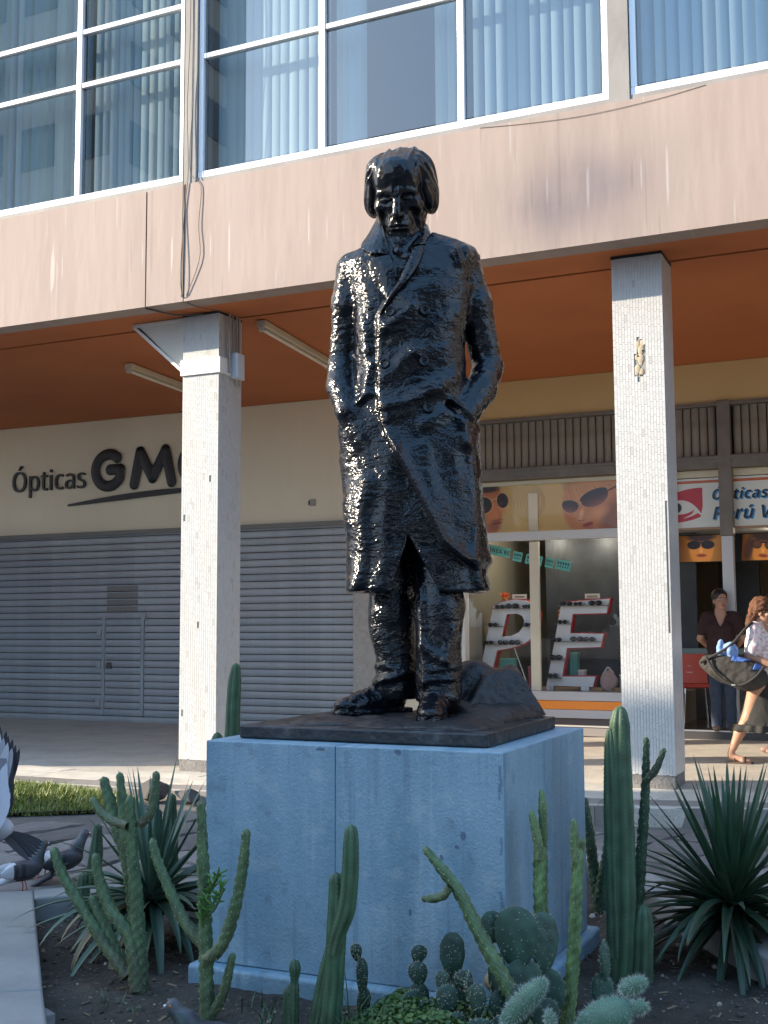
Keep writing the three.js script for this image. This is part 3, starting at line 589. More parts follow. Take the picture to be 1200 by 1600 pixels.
// ---- printed pictures, drawn on canvases
function canvasTex(w, h, draw) {
  const c = document.createElement('canvas'); c.width = w; c.height = h; draw(c.getContext('2d'), w, h);
  const t = new THREE.CanvasTexture(c); t.colorSpace = THREE.SRGBColorSpace; return t;
}
const blob = (g, x, y, rx, ry, rot, col, soft = 0.5) => {
  g.save(); g.translate(x, y); g.rotate(rot); g.scale(rx, ry); const q = g.createRadialGradient(0, 0, 0, 0, 0, 1); q.addColorStop(0, col); q.addColorStop(Math.max(0.01, 1 - soft), col); q.addColorStop(1, col.replace(/[\d.]+\)$/, '0)'));
  g.fillStyle = q; g.beginPath(); g.arc(0, 0, 1, 0, 7); g.fill(); g.restore();
};
const posterBig = canvasTex(1024, 320, (g, w, h) => {
  const q = g.createLinearGradient(0, 0, w, h); q.addColorStop(0, '#a8854c'); q.addColorStop(0.35, '#d9b66e'); q.addColorStop(0.6, '#d5ad66'); q.addColorStop(1, '#8f5a34'); g.fillStyle = q; g.fillRect(0, 0, w, h);
  for (let i = 0; i < 5; i++) { g.strokeStyle = 'rgba(150,105,50,0.18)'; g.lineWidth = 9; g.beginPath(); g.ellipse(380 + i * 8, 120, 105 - i * 14, 120 - i * 12, 0.2, 0, 7); g.stroke(); }
  // man, three-quarter face at the left edge
  blob(g, 75, 150, 120, 230, 0.05, 'rgba(176,98,50,1)', 0.12); blob(g, 120, 190, 80, 150, 0, 'rgba(205,128,74,0.9)', 0.6); blob(g, 60, 10, 130, 34, 0.05, 'rgba(50,24,14,1)', 0.4);
  blob(g, 185, 150, 26, 60, -0.5, 'rgba(214,140,88,0.9)', 0.6); blob(g, 130, 268, 62, 40, 0, 'rgba(120,66,36,0.55)', 0.7); blob(g, 150, 228, 58, 13, -0.15, 'rgba(100,52,30,0.5)', 0.6); blob(g, 150, 246, 46, 10, -0.12, 'rgba(150,62,44,0.95)', 0.4); blob(g, 152, 249, 44, 3, -0.12, 'rgba(70,20,16,0.9)', 0.4);
  g.strokeStyle = '#d0a070'; g.lineWidth = 4; for (const [x, y, rx, ry, r] of [[58, 122, 62, 58, 0.12], [192, 96, 42, 52, -0.15]]) { blob(g, x, y, rx, ry, r, 'rgba(36,20,14,1)', 0.08); g.beginPath(); g.ellipse(x, y, rx, ry, r, 0, 7); g.stroke(); blob(g, x - 10, y + 20, rx * 0.6, ry * 0.4, r, 'rgba(90,50,34,0.7)', 0.7); }
  g.lineWidth = 6; g.beginPath(); g.moveTo(112, 92); g.quadraticCurveTo(135, 76, 154, 84); g.stroke();
  // woman, head tilted, at the right
  blob(g, 900, 60, 330, 190, 0.35, 'rgba(150,92,48,1)', 0.35); blob(g, 990, 150, 130, 240, 0.2, 'rgba(64,34,20,0.95)', 0.5);
  blob(g, 812, 150, 215, 225, 0.42, 'rgba(204,132,78,1)', 0.10); blob(g, 745, 60, 170, 80, -0.3, 'rgba(214,146,88,1)', 0.5); blob(g, 955, 210, 90, 170, 0.5, 'rgba(140,80,48,0.9)', 0.7);
  blob(g, 905, 262, 90, 60, -0.6, 'rgba(150,86,52,0.8)', 0.7); blob(g, 840, 205, 90, 52, -0.4, 'rgba(226,152,98,0.9)', 0.8); blob(g, 700, 215, 46, 40, 0.3, 'rgba(214,142,90,0.9)', 0.8); blob(g, 775, 308, 70, 34, -0.2, 'rgba(198,124,76,0.9)', 0.6);
  for (let i = 0; i < 90; i++) { g.strokeStyle = i % 3 ? 'rgba(212,154,88,0.22)' : 'rgba(140,84,42,0.2)'; g.lineWidth = 9; g.beginPath(); g.moveTo(620 + i * 4.6, 0); g.quadraticCurveTo(606 + i * 4.4, 30, 634 + i * 4.3 + (i % 4) * 5, 60 + (i % 7) * 9 - i * 0.45); g.stroke(); }
  blob(g, 730, 205, 20, 46, 0.25, 'rgba(238,172,116,0.95)', 0.7); blob(g, 722, 240, 22, 12, 0, 'rgba(226,156,104,0.95)', 0.5); blob(g, 716, 252, 9, 4, 0, 'rgba(90,40,24,0.9)', 0.5); blob(g, 740, 250, 9, 4, -0.2, 'rgba(90,40,24,0.9)', 0.5);
  blob(g, 768, 276, 44, 11, -0.32, 'rgba(158,66,54,0.95)', 0.4); blob(g, 774, 288, 40, 13, -0.3, 'rgba(186,92,74,0.95)', 0.4); blob(g, 770, 281, 40, 3, -0.3, 'rgba(70,22,20,0.95)', 0.4); blob(g, 778, 310, 34, 7, -0.3, 'rgba(140,78,46,0.6)', 0.8);
  const lens = (x, y, rx, ry, r) => { g.save(); g.translate(x, y); g.rotate(r); g.beginPath(); g.moveTo(-rx, -ry * 0.5); g.bezierCurveTo(-rx * 0.6, -ry * 1.15, rx * 0.6, -ry * 1.15, rx, -ry * 0.55); g.bezierCurveTo(rx * 1.1, ry * 0.5, rx * 0.5, ry * 1.1, -rx * 0.1, ry); g.bezierCurveTo(-rx * 0.8, ry * 0.9, -rx * 1.1, ry * 0.2, -rx, -ry * 0.5); const q = g.createLinearGradient(0, -ry, 0, ry); q.addColorStop(0, '#2a120e'); q.addColorStop(0.5, '#4a221a'); q.addColorStop(1, '#9a5a44'); g.fillStyle = q; g.fill(); g.strokeStyle = '#c89a6a'; g.lineWidth = 3; g.stroke(); g.restore(); };
  lens(655, 158, 56, 42, 0.2); lens(818, 108, 96, 56, -0.35); g.strokeStyle = '#c89a6a'; g.lineWidth = 5; g.beginPath(); g.moveTo(706, 148); g.quadraticCurveTo(718, 132, 734, 136); g.stroke(); g.lineWidth = 8; g.strokeStyle = '#3a1c12'; g.beginPath(); g.moveTo(905, 66); g.lineTo(985, 30); g.stroke();
});
const posterFace = (dark) => canvasTex(256, 128, (g, w, h) => {
  if (dark) { g.translate(40, -6); g.rotate(0.1); g.scale(0.92, 1.04); }
  const q = g.createLinearGradient(0, 0, w, 0); q.addColorStop(0, '#5a3008'); q.addColorStop(0.5, '#c98a20'); q.addColorStop(1, '#7a4a10'); g.fillStyle = q; g.fillRect(0, 0, w, h);
  blob(g, 128, 66, 76, 92, 0.05, 'rgba(206,128,44,1)', 0.2); blob(g, 128, 4, 100, 34, 0, 'rgba(50,26,10,1)', 0.4); if (dark) { blob(g, 40, 70, 34, 80, 0.2, 'rgba(70,36,12,1)', 0.5); blob(g, 220, 60, 40, 90, 0, 'rgba(60,30,10,1)', 0.5); }
  for (const x of [86, 166]) { blob(g, x, 46, dark ? 30 : 40, dark ? 20 : 22, 0, dark ? 'rgba(70,36,20,0.85)' : 'rgba(24,12,8,1)', 0.1); if (dark) { g.strokeStyle = '#1c0e08'; g.lineWidth = 4; g.beginPath(); g.ellipse(x, 46, 30, 20, 0, 0, 7); g.stroke(); } } g.fillStyle = '#180c08'; g.fillRect(110, 32, 36, 8); blob(g, 126, 74, 14, 18, 0, 'rgba(226,156,70,1)', 0.6); blob(g, 128, 98, 34, 9, 0, 'rgba(140,52,28,1)', 0.4);
});
const signTex = canvasTex(1024, 420, (g, w, h) => {
  g.fillStyle = '#dfe3da'; g.fillRect(0, 0, w, h); g.fillStyle = '#c4622c'; g.fillRect(0, 18, w, 24);
  // red panel with a pale eye shape
  g.save(); g.translate(-36, 0);
  g.fillStyle = '#c01826'; g.beginPath(); g.moveTo(20, 120); g.quadraticCurveTo(150, 76, 256, 80); g.lineTo(256, 240); g.lineTo(236, 330); g.quadraticCurveTo(130, 372, 20, 372); g.closePath(); g.fill();
  g.fillStyle = '#e6e4dc'; g.beginPath(); g.moveTo(20, 186); g.quadraticCurveTo(170, 150, 256, 330); g.lineTo(216, 296); g.quadraticCurveTo(110, 356, 20, 330); g.closePath(); g.fill();
  g.fillStyle = '#c01826'; g.beginPath(); g.moveTo(20, 300); g.quadraticCurveTo(120, 316, 190, 262); g.lineTo(168, 300); g.quadraticCurveTo(90, 352, 20, 344); g.closePath(); g.fill();
  g.fillStyle = '#2a3038'; g.beginPath(); g.ellipse(38, 246, 46, 46, 0, 0, 7); g.fill(); g.fillStyle = '#8090a8'; g.beginPath(); g.ellipse(28, 238, 18, 20, 0, 0, 7); g.fill();
  g.restore();
  const word = (s, x, y, px) => { g.font = 'italic bold ' + px + 'px sans-serif'; g.lineJoin = 'round'; g.fillStyle = '#2f8fd0'; g.fillText(s, x + 12, y + 9); g.fillStyle = '#10283e'; g.fillText(s, x, y); };
  g.fillStyle = '#dfe3da'; g.fillRect(226, 60, 40, 330); word('Ópticas', 282, 186, 124); word('Perú Visión', 282, 356, 150);
});
{
  // right shop: louvred transom, frame, window, interior
  const X0 = -5.12, X1 = 8, bronze = surf(256, 1, (u, v) => lerp3([0.15, 0.135, 0.115], [0.225, 0.205, 0.175], fbm(u, v, 12, 4, 91)), 0.55, null, 0, { metalness: 0.2 });
  const post = std([0.34, 0.335, 0.33], 0.5, { metalness: 0.2 });
  const louv = bronze.clone(); louv.color = lin(1.35, 1.3, 1.2);
  const fr = thing('storefront', 'grey brown louvred transom and posts of the right shop front', 'shop front', [0, 0, ZB]);
  obj('transom_rail', [box(X0, X1, 3.795, 3.84, -0.10, 0.03, 0.004), box(X0, X1, 3.07, 3.215, -0.10, 0.04, 0.006), box(X0, X1, 3.17, 3.2, 0.042, 0.06)], bronze, fr);
  obj('transom_backing', box(X0, X1, 3.22, 3.79, -0.12, -0.08), M.dark, fr);
  const sl = [0, 1].map((k) => { const g = new THREE.CylinderGeometry(0.056, 0.056, 0.57, 8, 1, false, 0, Math.PI).rotateY(-Math.PI / 2 + 0).scale(0.78, 1, 0.42); return mapUV(g); });
  for (let x = X0 + 0.05; x < 1.2; x += 0.0945) { if (x > -2.09 && x < -1.91) continue; const s = obj('louvre', sl[0], louv, fr); s.position.set(x, 3.505, -0.055); s.rotation.y = rr(-0.06, 0.06); }
  obj('post', [box(-2.07, -1.925, 2.28, 3.85, -0.1, 0.055, 0.006)], bronze, fr);
  obj('post', [box(-2.06, -1.935, 0.09, 2.278, -0.1, 0.04, 0.006)], std([0.55, 0.56, 0.57], 0.4), fr);
  obj('post', [box(1.0, 1.14, 0.09, 3.85, -0.1, 0.055, 0.006)], post, fr);
  obj('cream_strip', box(X0, X1, 2.985, 3.065, -0.2, -0.11), std([0.72, 0.64, 0.46], 0.6), fr);
  // display window
  const win = thing('shop_window', 'large shop display window with a printed strip above and an orange band below', 'shop window', [0, 0, ZB]);
  const grey = std([0.46, 0.46, 0.47], 0.45, { metalness: 0.15 });
  obj('frame', [box(-5.27, -5.20, -0.05, 3.07, -0.12, 0.03, 0.004), box(-5.2, -2.58, 2.31, 2.42, -0.06, 0.02, 0.004), box(-2.64, -2.58, 0.1, 3.06, -0.12, 0.02, 0.004)], std([0.62, 0.62, 0.6], 0.4), win);
  obj('sill_panel', box(-5.2, -2.645, 0.375, 0.48, -0.12, 0.03, 0.005), grey, win);
  obj('orange_band', box(-5.2, -2.645, 0.272, 0.372, -0.12, 0.036, 0.004), std([0.85, 0.26, 0.02], 0.4), win);
  obj('sill_panel', box(-5.2, -2.645, 0.17, 0.269, -0.12, 0.03, 0.005), grey, win);
  obj('kick_plate', box(-5.2, -2.645, -0.02, 0.167, -0.14, -0.02), std([0.12, 0.09, 0.08], 0.5), win);
  const g1 = new THREE.PlaneGeometry(2.56, 1.83).translate(-3.92, 1.395, -0.02); obj('pane', g1, M.glass, win);
  const clearer = M.glass.clone(); clearer.specularIntensity = 0.35; obj('pane', new THREE.PlaneGeometry(2.56, 0.57).translate(-3.92, 2.70, -0.02), clearer, win);
  const pm = new THREE.MeshStandardMaterial({ map: posterBig, roughness: 0.4 });
  const po = obj('printed_strip', new THREE.PlaneGeometry(1.92, 0.6).translate(-4.13, 2.71, -0.10), pm, win); po.userData.label = 'warm toned print of two faces in sunglasses';
  obj('print_backing', box(-5.2, -2.645, 2.42, 2.985, -0.2, -0.12), std([0.5, 0.38, 0.2], 0.7), win);
  // step in front of the window
  const stp = thing('shop_step', 'low dark step with a pale edge under the display window', 'step', [0, 0, 0]);
  obj('tread', box(-5.2, -2.6, -0.02, 0.085, ZB + 0.001, ZB + 0.22, 0.006), std([0.22, 0.2, 0.19], 0.6), stp); obj('nosing', box(-5.2, -2.6, 0.087, 0.1, ZB + 0.15, ZB + 0.235, 0.003), std([0.45, 0.44, 0.43], 0.4), stp);
  const th = thing('door_sill', 'dark raised doorway sill with a metal edge beside the right column', 'door sill', [0, 0, 0]);
  obj('slab', box(-2.57, 8, -0.02, 0.078, ZB + 0.001, ZB + 0.22, 0.006), std([0.05, 0.048, 0.046], 0.5), th); obj('metal_edge', box(-2.57, 8, 0.08, 0.093, ZB + 0.15, ZB + 0.2), std([0.6, 0.6, 0.6], 0.3, { metalness: 0.8 }), th);
  // interior
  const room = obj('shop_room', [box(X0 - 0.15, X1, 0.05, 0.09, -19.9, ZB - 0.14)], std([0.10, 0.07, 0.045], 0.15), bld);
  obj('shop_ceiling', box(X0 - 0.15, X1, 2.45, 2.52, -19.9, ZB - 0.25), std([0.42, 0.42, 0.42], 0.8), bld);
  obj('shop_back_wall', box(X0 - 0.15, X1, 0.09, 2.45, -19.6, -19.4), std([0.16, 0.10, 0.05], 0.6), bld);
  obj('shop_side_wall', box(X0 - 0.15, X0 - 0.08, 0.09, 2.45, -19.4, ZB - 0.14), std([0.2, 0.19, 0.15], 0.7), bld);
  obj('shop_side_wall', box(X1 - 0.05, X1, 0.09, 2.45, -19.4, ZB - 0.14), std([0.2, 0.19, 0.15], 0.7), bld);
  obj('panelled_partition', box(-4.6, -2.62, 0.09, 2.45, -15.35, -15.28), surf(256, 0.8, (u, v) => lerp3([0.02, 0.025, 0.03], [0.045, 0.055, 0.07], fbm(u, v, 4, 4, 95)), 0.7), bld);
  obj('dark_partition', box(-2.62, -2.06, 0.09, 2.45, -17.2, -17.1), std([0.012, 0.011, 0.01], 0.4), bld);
  void room;
  const lampMat = new THREE.MeshStandardMaterial({ color: 0x000000, emissive: lin(1, 0.93, 0.78), emissiveIntensity: 1.6 });
  for (const [x, z, l] of [[-4.72, -14.55, 'lit round ceiling lamp over the first display letter'], [-3.92, -14.62, 'lit round ceiling lamp over the second display letter'], [-4.42, -15.1, 'smaller lit ceiling lamp behind, above the hanging cards'], [-3.75, -15.1, 'smaller lit ceiling lamp behind, near the white tiled column'], [-1.55, -15.2, 'lit ceiling lamp inside the doorway over the women']]) {
    const t = thing('ceiling_lamp', l, 'ceiling lamp', [x, 2.45, z]);
    obj('ring', new THREE.TorusGeometry(0.095, 0.012, 8, 28).rotateX(Math.PI / 2).translate(0, -0.006, 0), std([0.7, 0.7, 0.68], 0.3), t);
    const d = obj('lamp_disc', new THREE.CylinderGeometry(0.088, 0.088, 0.012, 28).translate(0, -0.012, 0), lampMat, t); d.castShadow = false;
    const pl = new THREE.PointLight(lin(1, 0.86, 0.64), 0.3, 0, 2); pl.position.set(x, 2.40, z); pl.castShadow = true; pl.shadow.radius = 4; scene.add(pl);
  }
  const col2 = thing('reflection_strip', 'narrow cream strip behind the display window glass, built in place of a reflection', 'post', [-4.325, 0, ZB - 0.07]);  // solid cream strip standing in for a bright reflection in the glass
  obj('lower_reflection', box(-0.06, 0.06, 0.48, 2.3, -0.05, 0.0, 0.004), std([0.75, 0.68, 0.52], 0.6), col2); obj('upper_reflection', box(-0.06, 0.06, 2.43, 2.9, -0.025, 0.004, 0.003), std([0.80, 0.70, 0.5], 0.6), col2);
  // hanging cards
  const teal = (txt) => new THREE.MeshStandardMaterial({ map: canvasTex(256, 96, (g, w, h) => { g.fillStyle = '#62b8b4'; g.fillRect(0, 0, w, h); g.fillStyle = '#123a40'; g.font = 'bold 58px sans-serif'; if (txt) g.fillText(txt, 4, 70); else { for (let i = 0; i < 5; i++) { g.fillRect(20 + i * 44, 20, 30, 26); g.fillRect(24 + i * 44, 56, 22, 18); } } }), roughness: 0.5 });
  [[-5.1, 2.225, 0.33, 'LINEA ROMA', 'teal hanging card lettered in dark capitals'], [-4.735, 2.145, 0.12, '', 'small square teal card, second of the hanging row'], [-4.57, 2.095, 0.22, '', 'wider teal card crossing behind the cream reflection strip'], [-4.31, 2.055, 0.11, '', 'small square teal card just right of the cream reflection strip'], [-4.17, 2.02, 0.19, '', 'teal card at the right end of the hanging row']].forEach(([x, y, w, s, l]) => {
    const t = thing('hanging_card', l, 'card', [x + w / 2, y, -14.3], 0, 'teal cards hung in the window'); t.rotation.z = -0.22;
    obj('card', new THREE.BoxGeometry(w, 0.125, 0.006), teal(s), t); obj('thread', new THREE.CylinderGeometry(0.0015, 0.0015, 2.45 - y - 0.06, 5).translate(0, (2.45 - y - 0.06) / 2 + 0.06, 0), M.dark, t);
  });
  // display letters P and E with shelves, glasses on the shelves
  const cx = (x) => -5.19 + (x - 120) * 0.001756, cy = (y) => 0.78 - (y - 658) * 0.001725, ZL = -14.42;
  const face = std([0.72, 0.73, 0.74], 0.4), red = std([0.45, 0.02, 0.03], 0.4);
  const pts = (a) => a.map(([x, y]) => new THREE.Vector2(cx(x), cy(y)));
  const P = new THREE.Shape(pts([[40, 900], [110, 640], [205, 225], [260, 200], [370, 182], [450, 190], [515, 225], [545, 290], [540, 360], [515, 430], [470, 485], [420, 515], [330, 540], [226, 560], [195, 680], [140, 900]]));
  P.holes.push(new THREE.Path(pts([[305, 290], [385, 286], [425, 305], [440, 340], [430, 385], [395, 425], [340, 450], [264, 456]])));
  const E = new THREE.Shape(pts([[715, 235], [745, 205], [1070, 185], [1045, 288], [800, 292], [776, 432], [1020, 436], [996, 530], [752, 538], [712, 745], [955, 742], [935, 815], [598, 812]]));
  const mkL = (shape, label, shelves, legs) => {
    const t = thing('display_stand', label, 'display stand', [0, 0, ZL], 0, 'letter shaped display stands');
    obj('face', mapUV(new THREE.ExtrudeGeometry(shape, { depth: 0.03, bevelEnabled: false, curveSegments: 8 })), face, t);
    obj('rim', mapUV(new THREE.ExtrudeGeometry(shape, { depth: 0.10, bevelEnabled: true, bevelSize: 0.012, bevelThickness: 0.004, bevelSegments: 1, curveSegments: 8 }).translate(0, 0, -0.115)), red, t);
    for (const [a, b, y] of shelves) obj('shelf', box(cx(a), cx(b), cy(y) - 0.008, cy(y), 0.031, 0.13, 0.002), std([0.1, 0.1, 0.1], 0.4), t);
    for (const [a, b, y0, y1] of legs) obj('foot', box(cx(a), cx(b), cy(y1), cy(y0), -0.06, 0.05, 0.006), std([0.6, 0.6, 0.62], 0.25, { metalness: 0.6 }), t);
  };
  mkL(P, 'white letter P display stand with red rim holding sunglasses', [[205, 530, 247], [170, 280, 380], [425, 540, 380], [140, 425, 512]], [[60, 120, 880, 905]]);
  mkL(E, 'white letter E display stand with red rim on two metal feet', [[705, 1060, 232], [680, 790, 362], [655, 1000, 490], [625, 735, 622], [605, 720, 752]], [[600, 650, 812, 862], [850, 912, 812, 862]]);
  obj('window_bench', box(-5.19, -2.65, 0.09, 0.46, -15.2, ZB - 0.13), std([0.18, 0.14, 0.1], 0.6), bld);
  const gl = (() => {
    const t = thing('sunglasses', 'dark sunglasses standing on a shelf of a letter stand', 'sunglasses', [0, 0, 0], 0, 'sunglasses on the letter stands');
    for (const s of [-1, 1]) { const l = obj('lens', new THREE.SphereGeometry(0.036, 14, 8).scale(1, 0.72, 0.22).translate(s * 0.04, 0.028, 0), std([0.015, 0.013, 0.014], 0.12), t); obj('rim', new THREE.TorusGeometry(0.036, 0.005, 6, 20).scale(1, 0.72, 1).translate(s * 0.04, 0.028, 0), std([0.02, 0.02, 0.02], 0.3), l); obj('temple', tube([[s * 0.078, 0.036, 0], [s * 0.08, 0.036, -0.05], [s * 0.076, 0.016, -0.085]], 0.004, 5), std([0.02, 0.02, 0.02], 0.3), t); }
    obj('bridge', tube([[-0.008, 0.036, 0.002], [0, 0.042, 0.004], [0.008, 0.036, 0.002]], 0.004, 5), std([0.02, 0.02, 0.02], 0.3), t); return t;
  })();
  const spots = [[265, 247, 1], [360, 247, 1.35], [475, 247, 1], [210, 380, 1], [485, 380, 1], [175, 512, 1], [285, 512, 1.1], [375, 512, 1.2], [765, 232, 1.2], [850, 232, 1], [975, 232, 1.3], [735, 362, 1], [690, 490, 1], [835, 490, 1.3], [925, 490, 1.2], [680, 622, 1.3], [655, 752, 1.2]];
  const rows = { 247: 'upper', 380: 'middle', 512: 'lower' }, rowsE = { 232: 'top', 362: 'second', 490: 'middle', 622: 'fourth', 752: 'bottom' };
  spots.forEach(([x, y, s], i) => {
    const P2 = x < 600, same = spots.filter((q) => q[1] === y && (q[0] < 600) === P2).map((q) => q[0]).sort((a, b) => a - b), k = same.indexOf(x);
    spots[i].label = 'dark sunglasses, ' + (same.length === 1 ? 'only' : k === 0 ? 'leftmost' : k === same.length - 1 ? 'rightmost' : 'middle') + ' pair on the ' + (P2 ? rows[y] : rowsE[y]) + ' shelf of the letter ' + (P2 ? 'P' : 'E');
  });
  spots.forEach(([x, y, s], i) => { const o = i ? gl.clone() : gl; if (i) { o.name = numbered('sunglasses'); scene.add(o); } o.position.set(cx(x), cy(y) + 0.001, ZL + 0.09); o.userData = { ...o.userData, label: spots[i].label }; o.scale.setScalar(s * 0.8); o.rotation.y = rr(-0.35, 0.35); });
  // paper flowers and small name cards on top of the letters
  const flower = (name, label, x, y, r) => {
    const t = thing(name, label, 'paper flower', [cx(x), cy(y), ZL]); const cols = [[0.75, 0.06, 0.02], [0.85, 0.2, 0.02], [0.85, 0.42, 0.05]];
    for (let i = 0; i < 34; i++) { const a = rr(0, 6.28), b = rr(-0.6, 1.5), l = r * rr(0.6, 1.1); const q = new THREE.ConeGeometry(r * 0.28, l, 5, 1).scale(1, 1, 0.3).translate(0, l / 2, 0).rotateX(1.57 - b).rotateY(a); obj('petal', q, std(cols[i % 3], 0.7, { side: THREE.DoubleSide }), t); }
  };
  flower('paper_flower', 'big red and yellow paper flower on top of the letter P', 290, 165, 0.10); flower('paper_flower', 'flat orange paper flower lying on top of the letter E', 860, 215, 0.06);
  for (const [x, y, l] of [[405, 178, 'small white name card propped on the letter P'], [945, 182, 'small white name card propped on the letter E']]) { const t = thing('name_card', l, 'card', [cx(x), cy(y) + 0.03, ZL + 0.02]); obj('card', new THREE.BoxGeometry(0.19, 0.06, 0.004), new THREE.MeshStandardMaterial({ map: canvasTex(192, 60, (g, w, h) => { g.fillStyle = '#e8e0cc'; g.fillRect(0, 0, w, h); g.fillStyle = '#7a2018'; g.fillRect(30, 24, 130, 12); g.fillStyle = '#333'; g.fillRect(20, 44, 150, 6); }), roughness: 0.6 }), t); obj('prop', box(-0.004, 0.004, -0.032, 0.02, -0.02, -0.003), face, t); }
  // boxes on the bench and a stem rod
  const rod = tag(obj('support_rod', new THREE.CylinderGeometry(0.008, 0.008, 0.5, 8).rotateZ(0.34).translate(cx(392), cy(660), ZL - 0.03), std([0.6, 0.6, 0.58], 0.3)), 'thin pale slanting rod under the bowl of the letter P', 'rod'); void rod;
  for (const [x0, x1, y0, y1, c, l] of [[215, 325, 632, 720, [0.1, 0.32, 0.28], 'teal box standing behind the foot of the letter P'], [745, 800, 585, 700, [0.08, 0.26, 0.22], 'teal box standing behind the lower bar of the letter E'], [805, 850, 712, 760, [0.5, 0.5, 0.5], 'small pale box on the bench by the letter E'], [1105, 1150, 740, 860, [0.62, 0.62, 0.55], 'pale box at the right end of the window bench'], [430, 480, 690, 800, [0.3, 0.08, 0.07], 'dark red box on the bench between the letters']]) { const t = thing('gift_box', l, 'box', [0, 0, ZL - 0.2]); obj('carton', box(cx(x0), cx(x1), cy(y1) - 0.15, cy(y0), -0.06, 0.06, 0.004), std(c, 0.6), t); obj('lid', box(cx(x0) - 0.004, cx(x1) + 0.004, cy(y0) + 0.001, cy(y0) + 0.02, -0.064, 0.064, 0.003), std(c.map((v) => v * 1.2), 0.6), t); }
  { const t = thing('fabric_bag', 'crumpled pinkish bag leaning at the right end of the bench', 'bag', [cx(1045), cy(860), ZL]); const g = new THREE.SphereGeometry(0.1, 24, 16), Q = g.attributes.position; for (let i = 0; i < Q.count; i++) { const k = 1 + 0.4 * N3(Q.getX(i) * 14, Q.getY(i) * 14, Q.getZ(i) * 14); Q.setXYZ(i, Q.getX(i) * k, Q.getY(i) * k * 1.5 + 0.14, Q.getZ(i) * k * 0.7); } g.computeVertexNormals(); obj('cloth', g, std([0.42, 0.3, 0.28], 0.7), t); obj('strap', tube([[-0.05, 0.24, 0.02], [0, 0.32, 0.02], [0.06, 0.25, 0.02]], 0.012, 6), std([0.5, 0.48, 0.48], 0.7), t); }
  // strings of amber beads hanging in the shop
  for (const [x, l] of [[100, 'string of amber beads hanging left of the letter P'], [618, 'string of amber beads hanging between the letters']]) { const t = thing('bead_string', l, 'bead string', [cx(x), 0, -14.9]); obj('thread', new THREE.CylinderGeometry(0.002, 0.002, 1.0, 5).translate(0, 1.95, 0), M.dark, t); for (let i = 0; i < 17; i++) obj('bead', new THREE.SphereGeometry(0.02, 10, 8).translate(rr(-0.004, 0.004), 1.45 - i * 0.046, 0), std([0.4, 0.17, 0.04], 0.2), t); }
  // fascia sign over the doorway and printed faces below it
  const sg = thing('shop_sign', 'white shop sign over the doorway with red eye emblem and blue script', 'sign', [0, 0, ZB - 0.13]);
  obj('panel', box(-2.85, -0.55, 2.40, 2.975, -0.05, -0.002), std([0.7, 0.7, 0.66], 0.4), sg); obj('print', new THREE.PlaneGeometry(1.45, 0.575).translate(-1.87, 2.688, 0.002), new THREE.MeshStandardMaterial({ map: signTex, roughness: 0.35 }), sg); obj('lower_edge', box(-2.85, -0.55, 2.375, 2.398, -0.06, 0.004), std([0.4, 0.25, 0.15], 0.5), sg);
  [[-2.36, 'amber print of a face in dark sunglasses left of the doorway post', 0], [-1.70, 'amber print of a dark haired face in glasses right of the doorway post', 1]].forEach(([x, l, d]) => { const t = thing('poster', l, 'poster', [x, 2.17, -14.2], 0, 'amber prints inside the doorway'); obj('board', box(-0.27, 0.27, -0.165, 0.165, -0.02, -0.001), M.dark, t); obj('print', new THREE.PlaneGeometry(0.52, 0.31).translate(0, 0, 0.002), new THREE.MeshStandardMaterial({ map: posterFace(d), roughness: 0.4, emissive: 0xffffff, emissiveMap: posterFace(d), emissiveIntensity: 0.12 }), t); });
  // red chair with a slatted back and thin metal legs, half hidden by the column
  const ch = thing('chair', 'red plastic chair with metal legs in the dark doorway', 'chair', [-2.56, 0.09, -14.65], 0.5);
  obj('seat', box(-0.21, 0.21, 0.42, 0.46, -0.2, 0.2, 0.018), std([0.45, 0.05, 0.03], 0.4), ch);
  const bk = new THREE.BoxGeometry(0.42, 0.36, 0.025, 12, 4, 1); { const Q = bk.attributes.position; for (let i = 0; i < Q.count; i++) Q.setZ(i, Q.getZ(i) + 0.4 * Q.getX(i) ** 2); bk.computeVertexNormals(); bk.rotateX(-0.15).translate(0, 0.64, -0.2); } obj('backrest', bk, std([0.5, 0.06, 0.03], 0.4), ch);
  for (let i = 0; i < 3; i++) obj('label_strip', box(-0.17, 0.04, 0.55 + i * 0.075, 0.6 + i * 0.075, -0.19 - i * 0.012, -0.18 - i * 0.012), std([0.6, 0.6, 0.58], 0.5), ch);
  for (const [x, z] of [[-0.18, -0.18], [0.18, -0.18], [-0.18, 0.18], [0.18, 0.18]]) obj('leg', tube([[x, 0.43, z], [x * 1.15, 0.2, z * 1.15], [x * 1.25, 0.0, z * 1.25]], 0.010, 8), std([0.7, 0.7, 0.68], 0.25, { metalness: 0.8 }), ch);
  const ct = thing('counter', 'pale glass topped counter behind the red chair', 'counter', [-2.45, 0.09, -15.4]); obj('body', box(-0.35, 0.4, 0, 0.8, -0.2, 0.2, 0.01), std([0.06, 0.05, 0.045], 0.4), ct); obj('top', box(-0.37, 0.42, 0.802, 0.88, -0.22, 0.22, 0.008), std([0.14, 0.2, 0.19], 0.15), ct);
}

